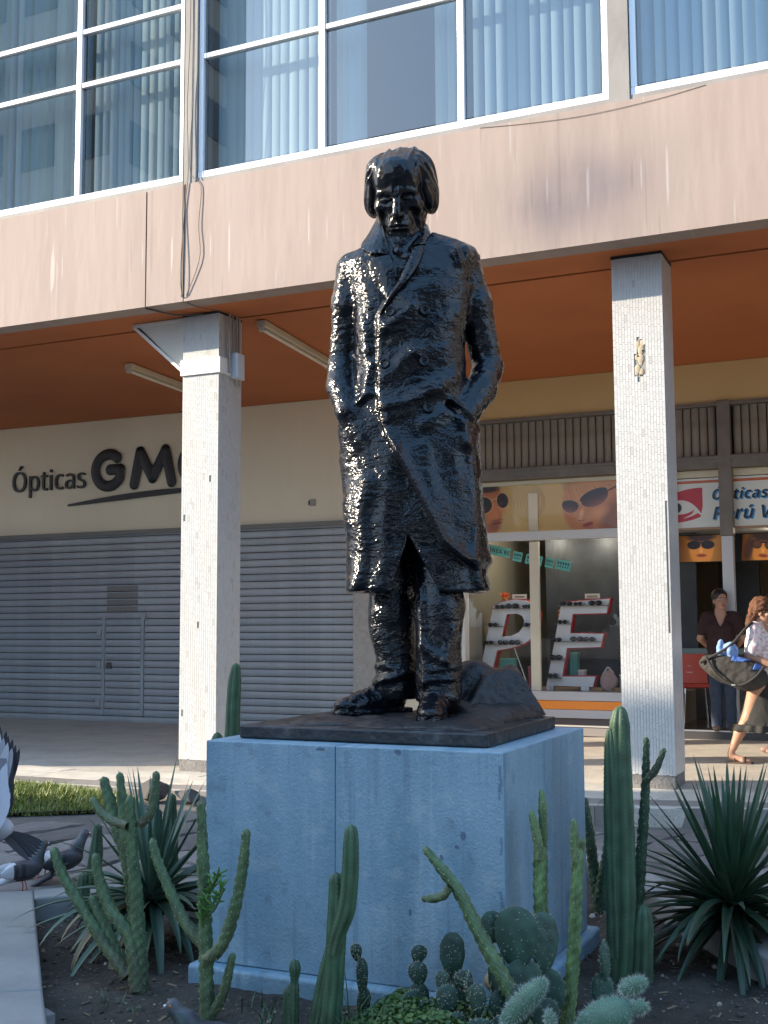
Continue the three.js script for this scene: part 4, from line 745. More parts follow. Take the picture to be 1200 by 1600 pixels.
// ------------------------------------------------------------------ pedestal and statue
{
  const paintM = surf(1024, 1.5, (u, v) => {
    const s = fbm(u, v, 14, 4, 101, 2), d = fbm(u, v, 5, 5, 103), e = fbm(u, v, 20, 4, 107), f = vn(u * 340, v * 340, 340, 3), dr = fbm(u, v, 44, 3, 109, 2), k = clamp((s * 0.6 + d * 0.5 - 0.5) * 1.7 + 0.45);
    let c = lerp3([0.135, 0.245, 0.325], [0.25, 0.375, 0.465], clamp(k * 0.85 + (f - 0.5) * 0.45 + 0.05));
    c = lerp3(c, [0.34, 0.42, 0.46], 0.4 * sstep(0.58, 0.85, e)); c = lerp3(c, [0.11, 0.165, 0.215], 0.45 * sstep(0.36, 0.15, e)); c = lerp3(c, [0.33, 0.42, 0.47], 0.35 * sstep(0.66, 0.85, dr)); return lerp3(c, [0.115, 0.18, 0.235], 0.4 * sstep(0.34, 0.2, dr));
  }, 0.6, (u, v) => 0.5 * vn(u * 230, v * 230, 230, 2) + 0.5 * fbm(u, v, 90, 3, 104), 0.0022);
  const t = thing('pedestal', 'pale blue painted concrete block pedestal under the statue', 'pedestal', [0, 0, 0]);
  const block = (x0, x1, y0, y1, z0, z1, r) => { const g = new RoundedBoxGeometry(x1 - x0, y1 - y0, z1 - z0, 4, r), P = g.attributes.position; for (let i = 0; i < P.count; i++) { const x = P.getX(i), y = P.getY(i), z = P.getZ(i); P.setXYZ(i, x + 0.003 * N3(y * 9, z * 9, x0), y + 0.003 * N3(x * 9, z * 9, 2), z + 0.003 * N3(x * 9, y * 9, 4)); } g.translate((x0 + x1) / 2, (y0 + y1) / 2, (z0 + z1) / 2); return mapUV(g); };
  obj('front_slab', block(-2.862, -2.2323, -0.13, 0.80, -5.56, -4.38, 0.006), paintM, t); obj('front_slab', block(-2.2317, -1.502, -0.13, 0.80, -5.56, -4.38, 0.006), paintM, t);
  obj('footing', block(-2.915, -1.455, -0.34, -0.132, -5.63, -4.325, 0.02), paintM, t);
  // worn corner and a few knocks in the front
  const worn = std([0.10, 0.15, 0.22], 0.85), knock = (x, y, sx, sy) => { const p = []; for (let i = 0; i < 14; i++) { const a = i / 14 * 6.283, r = 1 + 0.5 * N3(Math.cos(a) * 2, Math.sin(a) * 2, x * 30 + y * 9); p.push(new THREE.Vector2(Math.cos(a) * sx * r, Math.sin(a) * sy * r)); } return new THREE.ExtrudeGeometry(new THREE.Shape(p), { depth: 0.0035, bevelEnabled: false }).translate(x, y, -4.3815); };
  for (const [x, y, a, b] of [[-1.672, 0.475, 0.010, 0.016], [-1.70, 0.43, 0.008, 0.007], [-1.765, 0.385, 0.007, 0.010], [-1.95, 0.785, 0.012, 0.010], [-2.3, 0.783, 0.02, 0.007], [-1.90, 0.16, 0.006, 0.014]]) obj('knock', mapUV(knock(x, y, a, b)), worn, t);
  const strip = []; for (let y = 0.02; y < 0.74; y += 0.034) if (N3(1, y * 7, 3) > -0.12) strip.push(new THREE.BoxGeometry(rr(0.006, 0.016), rr(0.02, 0.036), 0.004).rotateZ(rr(-0.2, 0.2)).translate(-1.518 + rr(-0.006, 0.004), y, -4.3815));
  obj('worn_edge', mapUV(merge(strip)), std([0.14, 0.2, 0.29], 0.85), t, 'stuff');
  const pl = thing('plinth_slab', 'thin dark bronze slab lying on top of the pedestal', 'slab', [0, 0, 0]);
  const slabM = surf(512, 0.7, (u, v) => { const a = fbm(u, v, 6, 6, 111); return lerp3([0.012, 0.016, 0.022], [0.09, 0.10, 0.105], sstep(0.5, 0.85, a)); }, 0.42, (u, v) => fbm(u, v, 18, 5, 112), 0.006);
  const g = new RoundedBoxGeometry(1.163, 0.058, 0.95, 3, 0.01), P = g.attributes.position; for (let i = 0; i < P.count; i++) P.setY(i, P.getY(i) + 0.003 * N3(P.getX(i) * 7, 0, P.getZ(i) * 7)); g.translate(-2.188, 0.83, -4.975);
  obj('slab', mapUV(g), slabM, pl);
}
// bronze: black gloss paint over rough modelling
const bronze = new THREE.MeshPhysicalMaterial({ color: lin(0.004, 0.005, 0.008), roughness: 0.16, specularIntensity: 0.9, ior: 1.5 });
bronze.bumpMap = tex(1024, (u, v) => { const a = fbm(u, v, 30, 4, 121, 52), b = fbm(u, v, 110, 2, 123), c = sstep(0.3, 0.75, fbm(u, v, 7, 3, 127)); return [(a * 0.75 + b * 0.25) * (0.3 + 0.9 * c)]; }, 0.75); bronze.bumpScale = 0.009;
const bronzeFine = bronze.clone(); bronzeFine.bumpMap = tex(512, (u, v) => [fbm(u, v, 30, 4, 131)], 0.5); bronzeFine.bumpScale = 0.005;
const SPH = THREE.MathUtils.degToRad(23.05);
const statue = thing('statue', 'black glossy bronze statue of a man in a long overcoat, hands in pockets, head bowed', 'statue', [-2.17, 0.858, -5.1], SPH);
const CT = [   // coat: height, left, right, depth front, depth back
  [0.50, -0.305, 0.345, 0.235, 0.22], [0.60, -0.315, 0.345, 0.235, 0.22], [0.82, -0.322, 0.315, 0.225, 0.21], [1.0, -0.337, 0.292, 0.215, 0.205], [1.2, -0.36, 0.285, 0.205, 0.2], [1.36, -0.364, 0.283, 0.20, 0.2],
  [1.45, -0.335, 0.25, 0.195, 0.195], [1.6, -0.297, 0.225, 0.185, 0.185], [1.75, -0.29, 0.222, 0.185, 0.185], [1.95, -0.29, 0.245, 0.195, 0.2], [2.1, -0.315, 0.285, 0.185, 0.2], [2.19, -0.345, 0.305, 0.155, 0.175], [2.25, -0.30, 0.255, 0.13, 0.15], [2.30, -0.205, 0.15, 0.115, 0.13], [2.36, -0.165, 0.07, 0.105, 0.12], [2.46, -0.15, 0.045, 0.1, 0.11]];
const EDGE = [[0.70, 0.262], [0.81, 0.125], [0.95, 0.055], [1.10, -0.02], [1.22, -0.085], [1.31, -0.135], [1.43, -0.168], [1.6, -0.17], [1.87, -0.172], [1.95, -0.126], [2.04, -0.06]];
const FOLDS = [   // u1, v1, u2, v2, height, width: creases of the coat front
  [0.10, 2.02, -0.04, 1.95, 0.012, 0.05], [0.0, 1.90, -0.13, 1.80, 0.024, 0.036], [0.2, 1.90, 0.08, 1.80, 0.014, 0.045], [0.13, 1.72, 0.02, 1.70, 0.014, 0.04], [0.0, 1.70, -0.14, 1.60, 0.020, 0.036], [0.2, 1.60, 0.07, 1.52, 0.018, 0.04], [0.12, 1.53, -0.13, 1.44, 0.024, 0.034], [-0.02, 1.42, -0.13, 1.37, 0.014, 0.03], [0.2, 1.43, 0.06, 1.36, 0.018, 0.034],
  [-0.2, 2.02, -0.225, 1.72, 0.012, 0.03], [-0.245, 1.86, -0.21, 1.5, 0.014, 0.028], [-0.2, 1.66, -0.26, 1.46, 0.012, 0.022], [-0.22, 1.5, -0.3, 1.43, 0.014, 0.02], [-0.23, 1.08, -0.275, 0.6, 0.03, 0.04], [-0.12, 1.2, -0.17, 0.62, 0.016, 0.05], [-0.31, 1.0, -0.3, 0.62, 0.014, 0.03], [0.25, 1.25, 0.3, 0.62, 0.022, 0.035], [0.16, 1.28, 0.22, 0.9, 0.016, 0.05], [0.05, 1.25, 0.12, 0.95, 0.014, 0.04],
  [-0.33, 1.36, -0.27, 1.30, 0.02, 0.05], [0.235, 1.37, 0.24, 1.28, 0.025, 0.05], [0.2, 2.2, 0.22, 2.16, 0.016, 0.025], [0.25, 2.22, 0.26, 2.18, 0.014, 0.02], [-0.385, 1.40, -0.30, 1.448, -0.03, 0.014], [0.16, 1.452, 0.27, 1.37, -0.03, 0.014], [-0.375, 1.425, -0.30, 1.475, 0.016, 0.012], [0.17, 1.475, 0.28, 1.395, 0.016, 0.012]];
function coatAt(v) { return table(CT, v); }
function frontW(u, v0) {   // depth of the coat front at (u, v)
  const v = v0 - 0.075 * (u + 0.035) * sstep(1.9, 2.2, v0), [, L, R, bf] = coatAt(v), c = (L + R) / 2, a = (R - L) / 2, q = clamp(Math.abs(u - c) / a, 0, 0.995);
  return bf * Math.pow(1 - Math.pow(q, 2.4), 1 / 2.4) + stepUp(u, v0);
}
function stepUp(u, v) {
  if (v < 0.68 || v > 2.06) return 0;
  const e = table(EDGE, v)[1], d = u - e, f = v < 1.34 ? 0.06 * sstep(1.36, 1.22, v) : 0;
  return d < -0.012 ? 0 : sstep(-0.012, 0.004, d) * (0.018 + f * Math.exp(-Math.max(d, 0) / 0.07)) * sstep(0.68, 0.74, v);
}
function coatSDF(x, y, z) {
  const v = y - 0.075 * (x + 0.035) * sstep(1.9, 2.2, y), [, L, R, bf, bb] = coatAt(v), c = (L + R) / 2, a = (R - L) / 2, b = z > 0 ? bf : bb;
  const k = Math.pow(Math.pow(Math.abs(x - c) / a, 2.4) + Math.pow(Math.abs(z) / b, 2.4), 1 / 2.4);
  let d = (k - 1) * Math.min(a, b) * 0.92;
  const raw = d;
  if (z > -0.02) {
    const fz = sstep(-0.02, 0.08, z); d -= stepUp(x, y) * fz;
    const wx = x + 0.03 * N3(x * 5, y * 5, 2.5), wy = y + 0.04 * N3(x * 4.5, y * 4.5, 7.1);
    for (const F of FOLDS) { const g = F[5] < 0.015, q = g ? seg2(x, y, F[0], F[1], F[2], F[3]) : seg2(wx, wy, F[0], F[1], F[2], F[3]); if (q < F[5] * 3) d -= F[4] * fz * Math.exp(-((q / F[5]) ** 2)) * (g ? 1 : 0.8 + 0.3 * N3(x * 7, y * 7, 4)); }
  }
  // arms, elbows bent outward, hands in the pockets
  const nz = 0.004 * N3(x * 8, y * 9, z * 8) + 0.003 * N3(x * 30, y * 36, z * 30);
  let al = cap(x, y, z, [-0.295, 2.16, -0.02], [-0.322, 1.98, -0.02], 0.082, 0.076); al = smin(al, cap(x, y, z, [-0.322, 1.98, -0.02], [-0.345, 1.735, -0.05], 0.074, 0.066), 0.03);
  let fl = cap(x, y, z, [-0.348, 1.72, -0.04], [-0.352, 1.57, 0.03], 0.071, 0.066); fl = smin(fl, cap(x, y, z, [-0.352, 1.57, 0.03], [-0.312, 1.43, 0.11], 0.066, 0.062), 0.02);
  al = smin(al, fl, 0.012); al -= 0.012 * Math.exp(-(((y - 1.735) / 0.012) ** 2)) * (x < -0.3 ? -0.8 : 0);
  let ar = cap(x, y, z, [0.235, 2.19, -0.02], [0.292, 1.98, -0.03], 0.085, 0.084); ar = smin(ar, cap(x, y, z, [0.292, 1.98, -0.03], [0.352, 1.69, -0.07], 0.084, 0.076), 0.03);
  let fr = cap(x, y, z, [0.358, 1.68, -0.06], [0.318, 1.55, 0.04], 0.078, 0.072); fr = smin(fr, cap(x, y, z, [0.318, 1.55, 0.04], [0.232, 1.41, 0.12], 0.072, 0.066), 0.02);
  ar = smin(ar, fr, 0.014);
  const arms = Math.min(al, ar) - nz * 1.3;
  d = smin(d - nz * (0.5 + 0.5 * sstep(1.3, 1.5, y)) - 0.0018 * N3(x * 6, y * 38, z * 6) * sstep(1.45, 1.2, y), arms, 0.022);
  // neck opening: V between the lapels
  if (y > 1.95 && z > 0) { const t = (y - 1.95) / 0.4, l = -0.126 + 0.02 * t + (y < 2.06 ? 0.045 * (y - 1.95) / 0.11 : 0.045), r = -0.126 + 0.30 * Math.min(1, t * 1.0) - 0.06 * t, w = Math.max(l - x, x - r, 1.955 - y, 0.03 - z); d = smax(d, -(w + 0.0), 0.012); d = Math.min(d, raw + 0.055 < -0.02 ? raw + 0.055 : 9); }
  d = Math.max(d, y - 2.34 + 0.25 * Math.abs(x + 0.05));
  // hem, hollow below, front slit
  const hem = 0.588 + 0.012 * N3(x * 7, 0, z * 7) + (z > 0 ? 0.012 * sstep(0.1, 0.3, x) * 0 : 0);
  d = Math.max(d, hem - y);
  if (y < 0.95) { const inn = Math.max(raw + 0.034, y - 0.92); d = Math.max(d, -inn); }
  if (y < 0.9 && z > 0.03) { const l = -0.118 + 0.08 * clamp((y - 0.58) / 0.24), r = 0.10 - 0.135 * clamp((y - 0.6) / 0.24), w = Math.max(l - x, x - r, y - 0.84); d = smax(d, -w, 0.012); }
  return d;
}
{
  const body = obj('overcoat', mapUV(nets(coatSDF, [-0.47, 0.54, -0.29], [0.49, 2.40, 0.32], 0.0085)), bronze, statue);
  void body;
  // sheets bent over the coat front: collar, lapels; rows of points left edge to right edge
  const sheet = (name, rows, thick, cols = 8) => {
    const n = rows.length, mL = new THREE.CatmullRomCurve3(rows.map((r) => V(...r[0])), false, 'centripetal'), mR = new THREE.CatmullRomCurve3(rows.map((r) => V(...r[1])), false, 'centripetal'), N = (n - 1) * 6, P = [], I = [], W = cols + 1, T = (N + 1) * W;
    for (const s of [0, 1]) for (let i = 0; i <= N; i++) { const a = mL.getPoint(i / N), b = mR.getPoint(i / N); for (let j = 0; j <= cols; j++) { const t = j / cols, q = a.clone().lerp(b, t), e = Math.sin(Math.PI * t) * 0.012; P.push(q.x, q.y, q.z + e + (s ? -thick : 0) + 0.0025 * N3(q.x * 24, q.y * 24, s)); } }
    for (let i = 0; i < N; i++) for (let j = 0; j < cols; j++) { const a = i * W + j, b = a + 1, c = a + W, d = c + 1; I.push(a, c, b, b, c, d, T + a, T + b, T + c, T + b, T + d, T + c); }
    for (let i = 0; i < N; i++) { const a = i * W, c = a + W; I.push(a, T + a, c, c, T + a, T + c); const e = a + cols, f = c + cols; I.push(e, f, T + e, f, T + f, T + e); }
    for (let j = 0; j < cols; j++) { I.push(j, j + 1, T + j, j + 1, T + j + 1, T + j); const o = N * W; I.push(o + j, T + o + j, o + j + 1, o + j + 1, T + o + j, T + o + j + 1); }
    const g = new THREE.BufferGeometry(); g.setAttribute('position', new THREE.Float32BufferAttribute(P, 3)); g.setIndex(I);
    return obj(name, mapUV(toCreasedNormals(g, 0.9)), bronzeFine, statue);
  };
  const on = (u, v, o = 0.014) => [u, v, frontW(u, v) + o];
  sheet('collar', [[[-0.185, 2.405, -0.02], [-0.165, 2.40, 0.03]], [[-0.215, 2.33, 0.02], [-0.145, 2.32, 0.10]], [[-0.25, 2.235, 0.10], [-0.125, 2.235, 0.15]], [[-0.205, 2.185, 0.165], [-0.105, 2.165, 0.185]]], 0.018);
  sheet('collar', [[[0.045, 2.385, 0.0], [0.072, 2.375, -0.02]], [[0.035, 2.32, 0.08], [0.085, 2.30, 0.05]], [[0.012, 2.25, 0.135], [0.075, 2.245, 0.115]], [[-0.005, 2.215, 0.16], [0.04, 2.225, 0.155]]], 0.018);
  sheet('collar', [[[-0.185, 2.405, -0.02], [-0.205, 2.30, -0.05]], [[-0.13, 2.42, -0.12], [-0.15, 2.29, -0.15]], [[-0.05, 2.42, -0.14], [-0.05, 2.28, -0.17]], [[0.03, 2.40, -0.11], [0.05, 2.28, -0.13]], [[0.072, 2.375, -0.02], [0.095, 2.28, -0.03]]], 0.02);
  sheet('lapel', [[on(-0.235, 2.145, 0.02), on(-0.11, 2.165, 0.03)], [on(-0.215, 2.10, 0.02), on(-0.095, 2.10, 0.032)], [on(-0.18, 2.02, 0.018), on(-0.088, 2.02, 0.03)], [on(-0.135, 1.95, 0.014), on(-0.118, 1.95, 0.02)]], 0.016);
  sheet('lapel', [[on(0.0, 2.20, 0.03), on(0.052, 2.215, 0.02)], [on(-0.03, 2.12, 0.03), on(0.028, 2.13, 0.02)], [on(-0.075, 2.03, 0.028), on(-0.02, 2.045, 0.018)], [on(-0.12, 1.96, 0.022), on(-0.085, 1.965, 0.016)], [on(-0.165, 1.88, 0.016), on(-0.155, 1.875, 0.012)]], 0.016);
  // scarf folds and shirt inside the collar
  const sc = (x, y, z) => {
    let d = cap(x, y, z, [-0.055, 2.05, 0.055], [-0.06, 2.36, 0.03], 0.105, 0.085);
    d = smin(d, cap(x, y, z, [-0.14, 2.29, 0.06], [-0.03, 2.16, 0.145], 0.034, 0.034), 0.01); d = smin(d, cap(x, y, z, [0.02, 2.29, 0.06], [-0.07, 2.19, 0.145], 0.032, 0.03), 0.01);
    d = smin(d, cap(x, y, z, [-0.12, 2.21, 0.10], [-0.05, 2.10, 0.15], 0.03, 0.034), 0.01); d = smin(d, cap(x, y, z, [0.0, 2.2, 0.1], [-0.07, 2.11, 0.145], 0.026, 0.03), 0.008); d = smin(d, cap(x, y, z, [-0.09, 2.14, 0.14], [-0.08, 2.02, 0.155], 0.03, 0.022), 0.012);
    return d - 0.006 * N3(x * 22, y * 30, z * 22);
  };
  obj('scarf', mapUV(nets(sc, [-0.22, 1.92, -0.1], [0.1, 2.47, 0.22], 0.007)), bronzeFine, statue);
  for (const [u, v] of [[-0.137, 1.642], [0.044, 1.649], [0.05, 1.889], [-0.11, 1.885], [0.06, 1.43]]) {
    const g = new THREE.LatheGeometry([[0, 0.011], [0.014, 0.0105], [0.017, 0.014], [0.022, 0.0135], [0.025, 0.008], [0.025, -0.02]].map(([a, b]) => new THREE.Vector2(a, b)), 20).rotateX(Math.PI / 2), b = obj('button', mapUV(g), bronzeFine, statue), e = 0.01;
    b.position.set(u, v, frontW(u, v) + 0.006); b.rotation.set(Math.atan2(frontW(u, v + e) - frontW(u, v - e), 2 * e) * -0.5 * -1, Math.atan2(frontW(u - e, v) - frontW(u + e, v), 2 * e), 0);
  }
  // trousers
  const tr = (x, y, z) => {
    const wx = x + 0.02 * N3(x * 9, y * 7, z * 9), wy = y + 0.03 * N3(x * 8, y * 5, z * 8 + 4), nz = 0.008 * N3(x * 8, y * 9, z * 8) + 0.002 * N3(x * 30, y * 30, z * 30);
    let l = cap(x, y, z, [-0.125, 0.95, -0.06], [-0.118, 0.5, -0.07], 0.12, 0.105); l = smin(l, cap(x, y, z, [-0.115, 0.5, -0.07], [-0.088, 0.2, -0.07], 0.116, 0.098), 0.03); l = smin(l, cap(x, y, z, [-0.088, 0.2, -0.07], [-0.095, 0.125, -0.06], 0.098, 0.104), 0.03);
    let r = cap(x, y, z, [0.10, 0.95, 0.03], [0.108, 0.52, 0.10], 0.12, 0.104); r = smin(r, cap(x, y, z, [0.106, 0.52, 0.10], [0.100, 0.2, 0.105], 0.114, 0.102), 0.03); r = smin(r, cap(x, y, z, [0.102, 0.2, 0.105], [0.098, 0.115, 0.13], 0.10, 0.104), 0.03);
    const fold = (a, b, c, d, h, w) => h * Math.exp(-((seg2(wx, wy, a, b, c, d) / w) ** 2));
    l -= fold(-0.20, 0.17, -0.05, 0.215, 0.020, 0.018) + fold(-0.19, 0.25, -0.08, 0.235, 0.014, 0.016) + fold(-0.2, 0.4, -0.12, 0.28, 0.010, 0.03);
    r -= fold(0.02, 0.60, 0.03, 0.16, 0.022, 0.022) + fold(0.03, 0.345, 0.14, 0.285, 0.020, 0.024) + fold(0.17, 0.42, 0.13, 0.29, 0.014, 0.024) + fold(0.02, 0.175, 0.16, 0.20, 0.020, 0.018) + fold(0.06, 0.235, 0.18, 0.255, 0.013, 0.016);
    return smin(l, r, 0.012) - nz;
  };
  obj('trousers', mapUV(nets((x, y, z) => Math.max(tr(x, y, z), 0.085 + 0.012 * N3(x * 9, 0, z * 9) - y), [-0.29, 0.05, -0.28], [0.27, 0.95, 0.28], 0.0085)), bronze, statue);
  // shoes
  const shoe = (dirA, at) => {
    const f = (x, y, z) => {   // heel at the origin, toe along +z
      let d = cap(x, y, z, [0, 0.075, 0.02], [0, 0.05, 0.20], 0.068, 0.056); d = smin(d, ell(x, y, z, [0, 0.042, 0.235], [0.062, 0.042, 0.105]), 0.03); d = smin(d, cap(x, y, z, [0, 0.14, 0.01], [0, 0.09, 0.06], 0.06, 0.07), 0.04);
      const sole = Math.max(Math.abs(y - 0.012) - 0.012, (() => { const q = clamp(z / 0.28, 0, 1), w = 0.058 + 0.014 * Math.sin(q * 2.4) - 0.03 * Math.max(0, q - 0.8) * 3; return Math.max(Math.abs(x) - w, z - 0.335, -z - 0.055); })());
      d = smin(Math.max(d, 0.018 - y), sole, 0.008);
      d -= 0.005 * Math.exp(-(((z - 0.2 + 0.3 * x * x * 20 * 0.1) / 0.008) ** 2)) * (y > 0.05 ? 1 : 0);
      for (const q of [0.08, 0.11, 0.14, 0.17]) d -= 0.006 * Math.exp(-(((z - q) / 0.007) ** 2)) * (Math.abs(x) < 0.03 && y > 0.07 ? 1 : 0);
      return d - 0.003 * N3(x * 34, y * 34, z * 34);
    };
    const m = obj('shoe', mapUV(nets(f, [-0.1, -0.01, -0.09], [0.1, 0.23, 0.36], 0.006)), bronzeFine, statue); m.position.set(...at); m.rotation.y = dirA; return m;
  };
  shoe(-0.98, [-0.098, 0.022, -0.115]); shoe(-0.13, [0.092, 0.012, 0.10]);
  // modelled ground and the boulder behind the right foot
  const inSlab = (x, z) => { const s = Math.sin(-SPH), c = Math.cos(SPH), X = x * c - z * s, Z = x * s + z * c; return [X - 0.02, Z + 0.01]; };
  const gr = (x, y, z) => {
    const [X, Z] = inSlab(x, z), e = Math.max(Math.abs(X - 0.0) - 0.47, Math.abs(Z - 0.13) - 0.38) + 0.06 * N3(x * 5, 1, z * 5);
    const h = 0.022 * sstep(0.06, -0.10, e) + 0.012 * N3(x * 8, 0, z * 8) + 0.006 * N3(x * 25, 2, z * 25) + 0.05 * sstep(0.12, 0.3, x) * sstep(0.36, 0.1, z) * sstep(0.05, -0.05, e);
    return Math.max(y - h, e * 0.7);
  };
  const rock = (x, y, z) => {
    let d = -9; for (const [n, o] of [[[0.35, 0.25, 0.90], 0.10], [[0.93, 0.1, 0.35], 0.215], [[0.85, 0.52, 0], 0.22], [[-0.25, 0.96, 0.05], 0.205], [[0.4, 0.9, 0.2], 0.235], [[-0.8, 0.6, 0.2], 0.16], [[-0.2, 0.3, -0.95], 0.2], [[0.8, 0.2, -0.6], 0.25]]) { const L = Math.hypot(...n); d = smax(d, ((x - 0.36) * n[0] + (y - 0.0) * n[1] + (z + 0.05) * n[2]) / L - o, 0.003); }
    let e = cap(x, y, z, [0.18, 0.1, -0.06], [0.27, 0.19, -0.14], 0.07, 0.075); e = smin(e, cap(x, y, z, [0.27, 0.16, -0.12], [0.4, 0.12, -0.15], 0.09, 0.1), 0.05); e = smin(e, cap(x, y, z, [0.2, 0.03, 0.05], [0.26, 0.01, 0.2], 0.06, 0.035), 0.04);
    return smin(d, e, 0.02) - 0.006 * N3(x * 12, y * 12, z * 12) - 0.004 * N3(x * 30, y * 30, z * 30);
  };
  const dusty = bronze.clone(); dusty.color = lin(0.028, 0.028, 0.03); dusty.specularIntensity = 0.7; dusty.roughness = 0.42;
  obj('modelled_ground', mapUV(nets((x, y, z) => Math.max(gr(x, y, z), -0.012 - y), [-0.66, -0.02, -0.66], [0.66, 0.14, 0.66], 0.009)), dusty, statue);
  obj('boulder', mapUV(nets((x, y, z) => Math.max(rock(x, y, z), 0.004 - y), [0.06, -0.01, -0.36], [0.64, 0.34, 0.30], 0.009)), dusty, statue);
  // ---- head: modelled at life size, then scaled
  const strand = (x, y, z) => { const ax = Math.abs(x), w = N3(x * 16, y * 12, z * 12), sd = sstep(0.045, 0.075, ax), tp = Math.sin(x * 190 + z * 26 * Math.sign(x) + w * 3) * 0.6 + 0.4 * Math.sin(x * 330 + z * 30 + w * 5), si = Math.sin(z * 150 - y * 70 + w * 3) * 0.6 + 0.4 * Math.sin(z * 260 - y * 110 + w * 5); return tp * (1 - sd) + si * sd; };
  const headSDF = (x, y, z) => {
    const ax = Math.abs(x);
    let d = ell(x, y, z, [0, 0.042, -0.012], [0.076, 0.084, 0.094]);                                            // skull
    d = smin(d, ell(x, y, z, [0, -0.035, 0.024], [0.0605, 0.082, 0.064]), 0.035);                                // face mass
    d = smin(d, cap(ax, y, z, [0.058, -0.03, -0.01], [0.02, -0.094, 0.06], 0.018, 0.018), 0.028);                // jaw line
    d = smin(d, ell(x, y, z, [0, -0.094, 0.070], [0.026, 0.021, 0.020]), 0.022);                                 // chin
    d = smin(d, ell(ax, y, z, [0.042, -0.014, 0.056], [0.022, 0.018, 0.020]), 0.03);                            // cheekbones
    d = smin(d, ell(x, y, z, [0, 0.062, 0.055], [0.056, 0.05, 0.034]), 0.03);                                    // forehead
    d = smin(d, cap(ax, y, z, [0.008, 0.027, 0.091], [0.046, 0.024, 0.068], 0.0095, 0.008), 0.012);              // brows
    d = smax(d, -ell(ax, y, z, [0.031, 0.007, 0.094], [0.019, 0.0125, 0.016]), 0.012);                           // sockets
    d = smin(d, Math.hypot(ax - 0.031, y - 0.005, z - 0.069) - 0.0125, 0.004);                                   // eyes, looking down
    d = smin(d, cap(ax, y, z, [0.019, 0.008, 0.084], [0.043, 0.005, 0.074], 0.0038, 0.0034), 0.003);             // heavy lids
    d = smin(d, cap(ax, y, z, [0.021, -0.006, 0.079], [0.042, -0.008, 0.071], 0.003, 0.003), 0.004);             // bags
    d = smin(d, cap(x, y, z, [0, 0.022, 0.090], [0, -0.028, 0.114], 0.0085, 0.0125), 0.010);                     // nose
    d = smin(d, ell(ax, y, z, [0.0125, -0.032, 0.101], [0.0095, 0.0085, 0.012]), 0.006);                          // wings
    d = smax(d, -ell(ax, y, z, [0.007, -0.043, 0.107], [0.004, 0.005, 0.006]), 0.003);                           // nostrils
    d = smin(d, ell(x, y, z, [0, -0.058, 0.074], [0.032, 0.022, 0.024]), 0.014);                                 // mouth mound
    d = smin(d, cap(ax, y, z, [0, -0.0565, 0.099], [0.024, -0.063, 0.086], 0.0055, 0.003), 0.004);               // upper lip
    d = smin(d, cap(ax, y, z, [0, -0.070, 0.097], [0.019, -0.070, 0.087], 0.0065, 0.004), 0.004);                // lower lip
    d = smax(d, -cap(ax, y, z, [0, -0.0635, 0.104], [0.027, -0.068, 0.088], 0.0022, 0.0018), 0.003);              // mouth line
    d = smax(d, -cap(x, y, z, [-0.014, -0.081, 0.098], [0.014, -0.081, 0.098], 0.006, 0.006), 0.008);            // under the lip
    d = smax(d, -cap(ax, y, z, [0.020, -0.030, 0.101], [0.037, -0.066, 0.082], 0.0038, 0.003), 0.007);            // nose to mouth folds
    d = smax(d, -cap(ax, y, z, [0.04, -0.03, 0.078], [0.046, -0.075, 0.058], 0.005, 0.004), 0.02);               // hollow cheeks
    d = smax(d, -cap(ax, y, z, [0.004, 0.028, 0.100], [0.005, 0.040, 0.097], 0.0012, 0.001), 0.005);            // frown
    d = smin(d, cap(x, y, z, [0, -0.06, 0.0], [0, -0.20, -0.035], 0.052, 0.060), 0.03);                          // neck
    d = smin(d, ell(ax, y, z, [0.079, -0.012, -0.010], [0.010, 0.028, 0.017]), 0.006);                           // ears, mostly under the hair
    d -= 0.0016 * N3(x * 70, y * 70, z * 70);
    // hair swept back from a parting, full at the sides
    const s = strand(x, y, z);
    let h = ell(x, y, z, [-0.026, 0.078, -0.014], [0.054, 0.044, 0.084]); h = smin(h, ell(x, y, z, [0.032, 0.080, -0.018], [0.054, 0.047, 0.086]), 0.016);
    h = smin(h, ell(x, y, z, [0, 0.035, -0.05], [0.090, 0.086, 0.085]), 0.03);
    h = smin(h, ell(ax, y, z, [0.074, 0.026, -0.012], [0.020, 0.056, 0.056]), 0.03); h = smin(h, ell(ax, y, z, [0.082, -0.010, -0.020], [0.018, 0.040, 0.044]), 0.025);
    h = smax(h, -ell(x, y, z, [0, 0.003, 0.115], [0.072, 0.086, 0.080]), 0.014);
    h -= 0.0036 * s + 0.0012 * N3(x * 14, y * 14, z * 12);
    return smin(d, h, 0.004);
  };
  const hg = nets(headSDF, [-0.125, -0.225, -0.15], [0.125, 0.185, 0.135], 0.0026);
  const headM = bronzeFine.clone(); headM.bumpScale = 0.0022; headM.roughness = 0.2; const head = obj('head', mapUV(hg, 1.6), headM, statue); head.scale.setScalar(1.74); head.position.set(-0.060, 2.487, 0.06); head.rotation.set(0.48, -0.12, 0.02, 'YXZ');
}

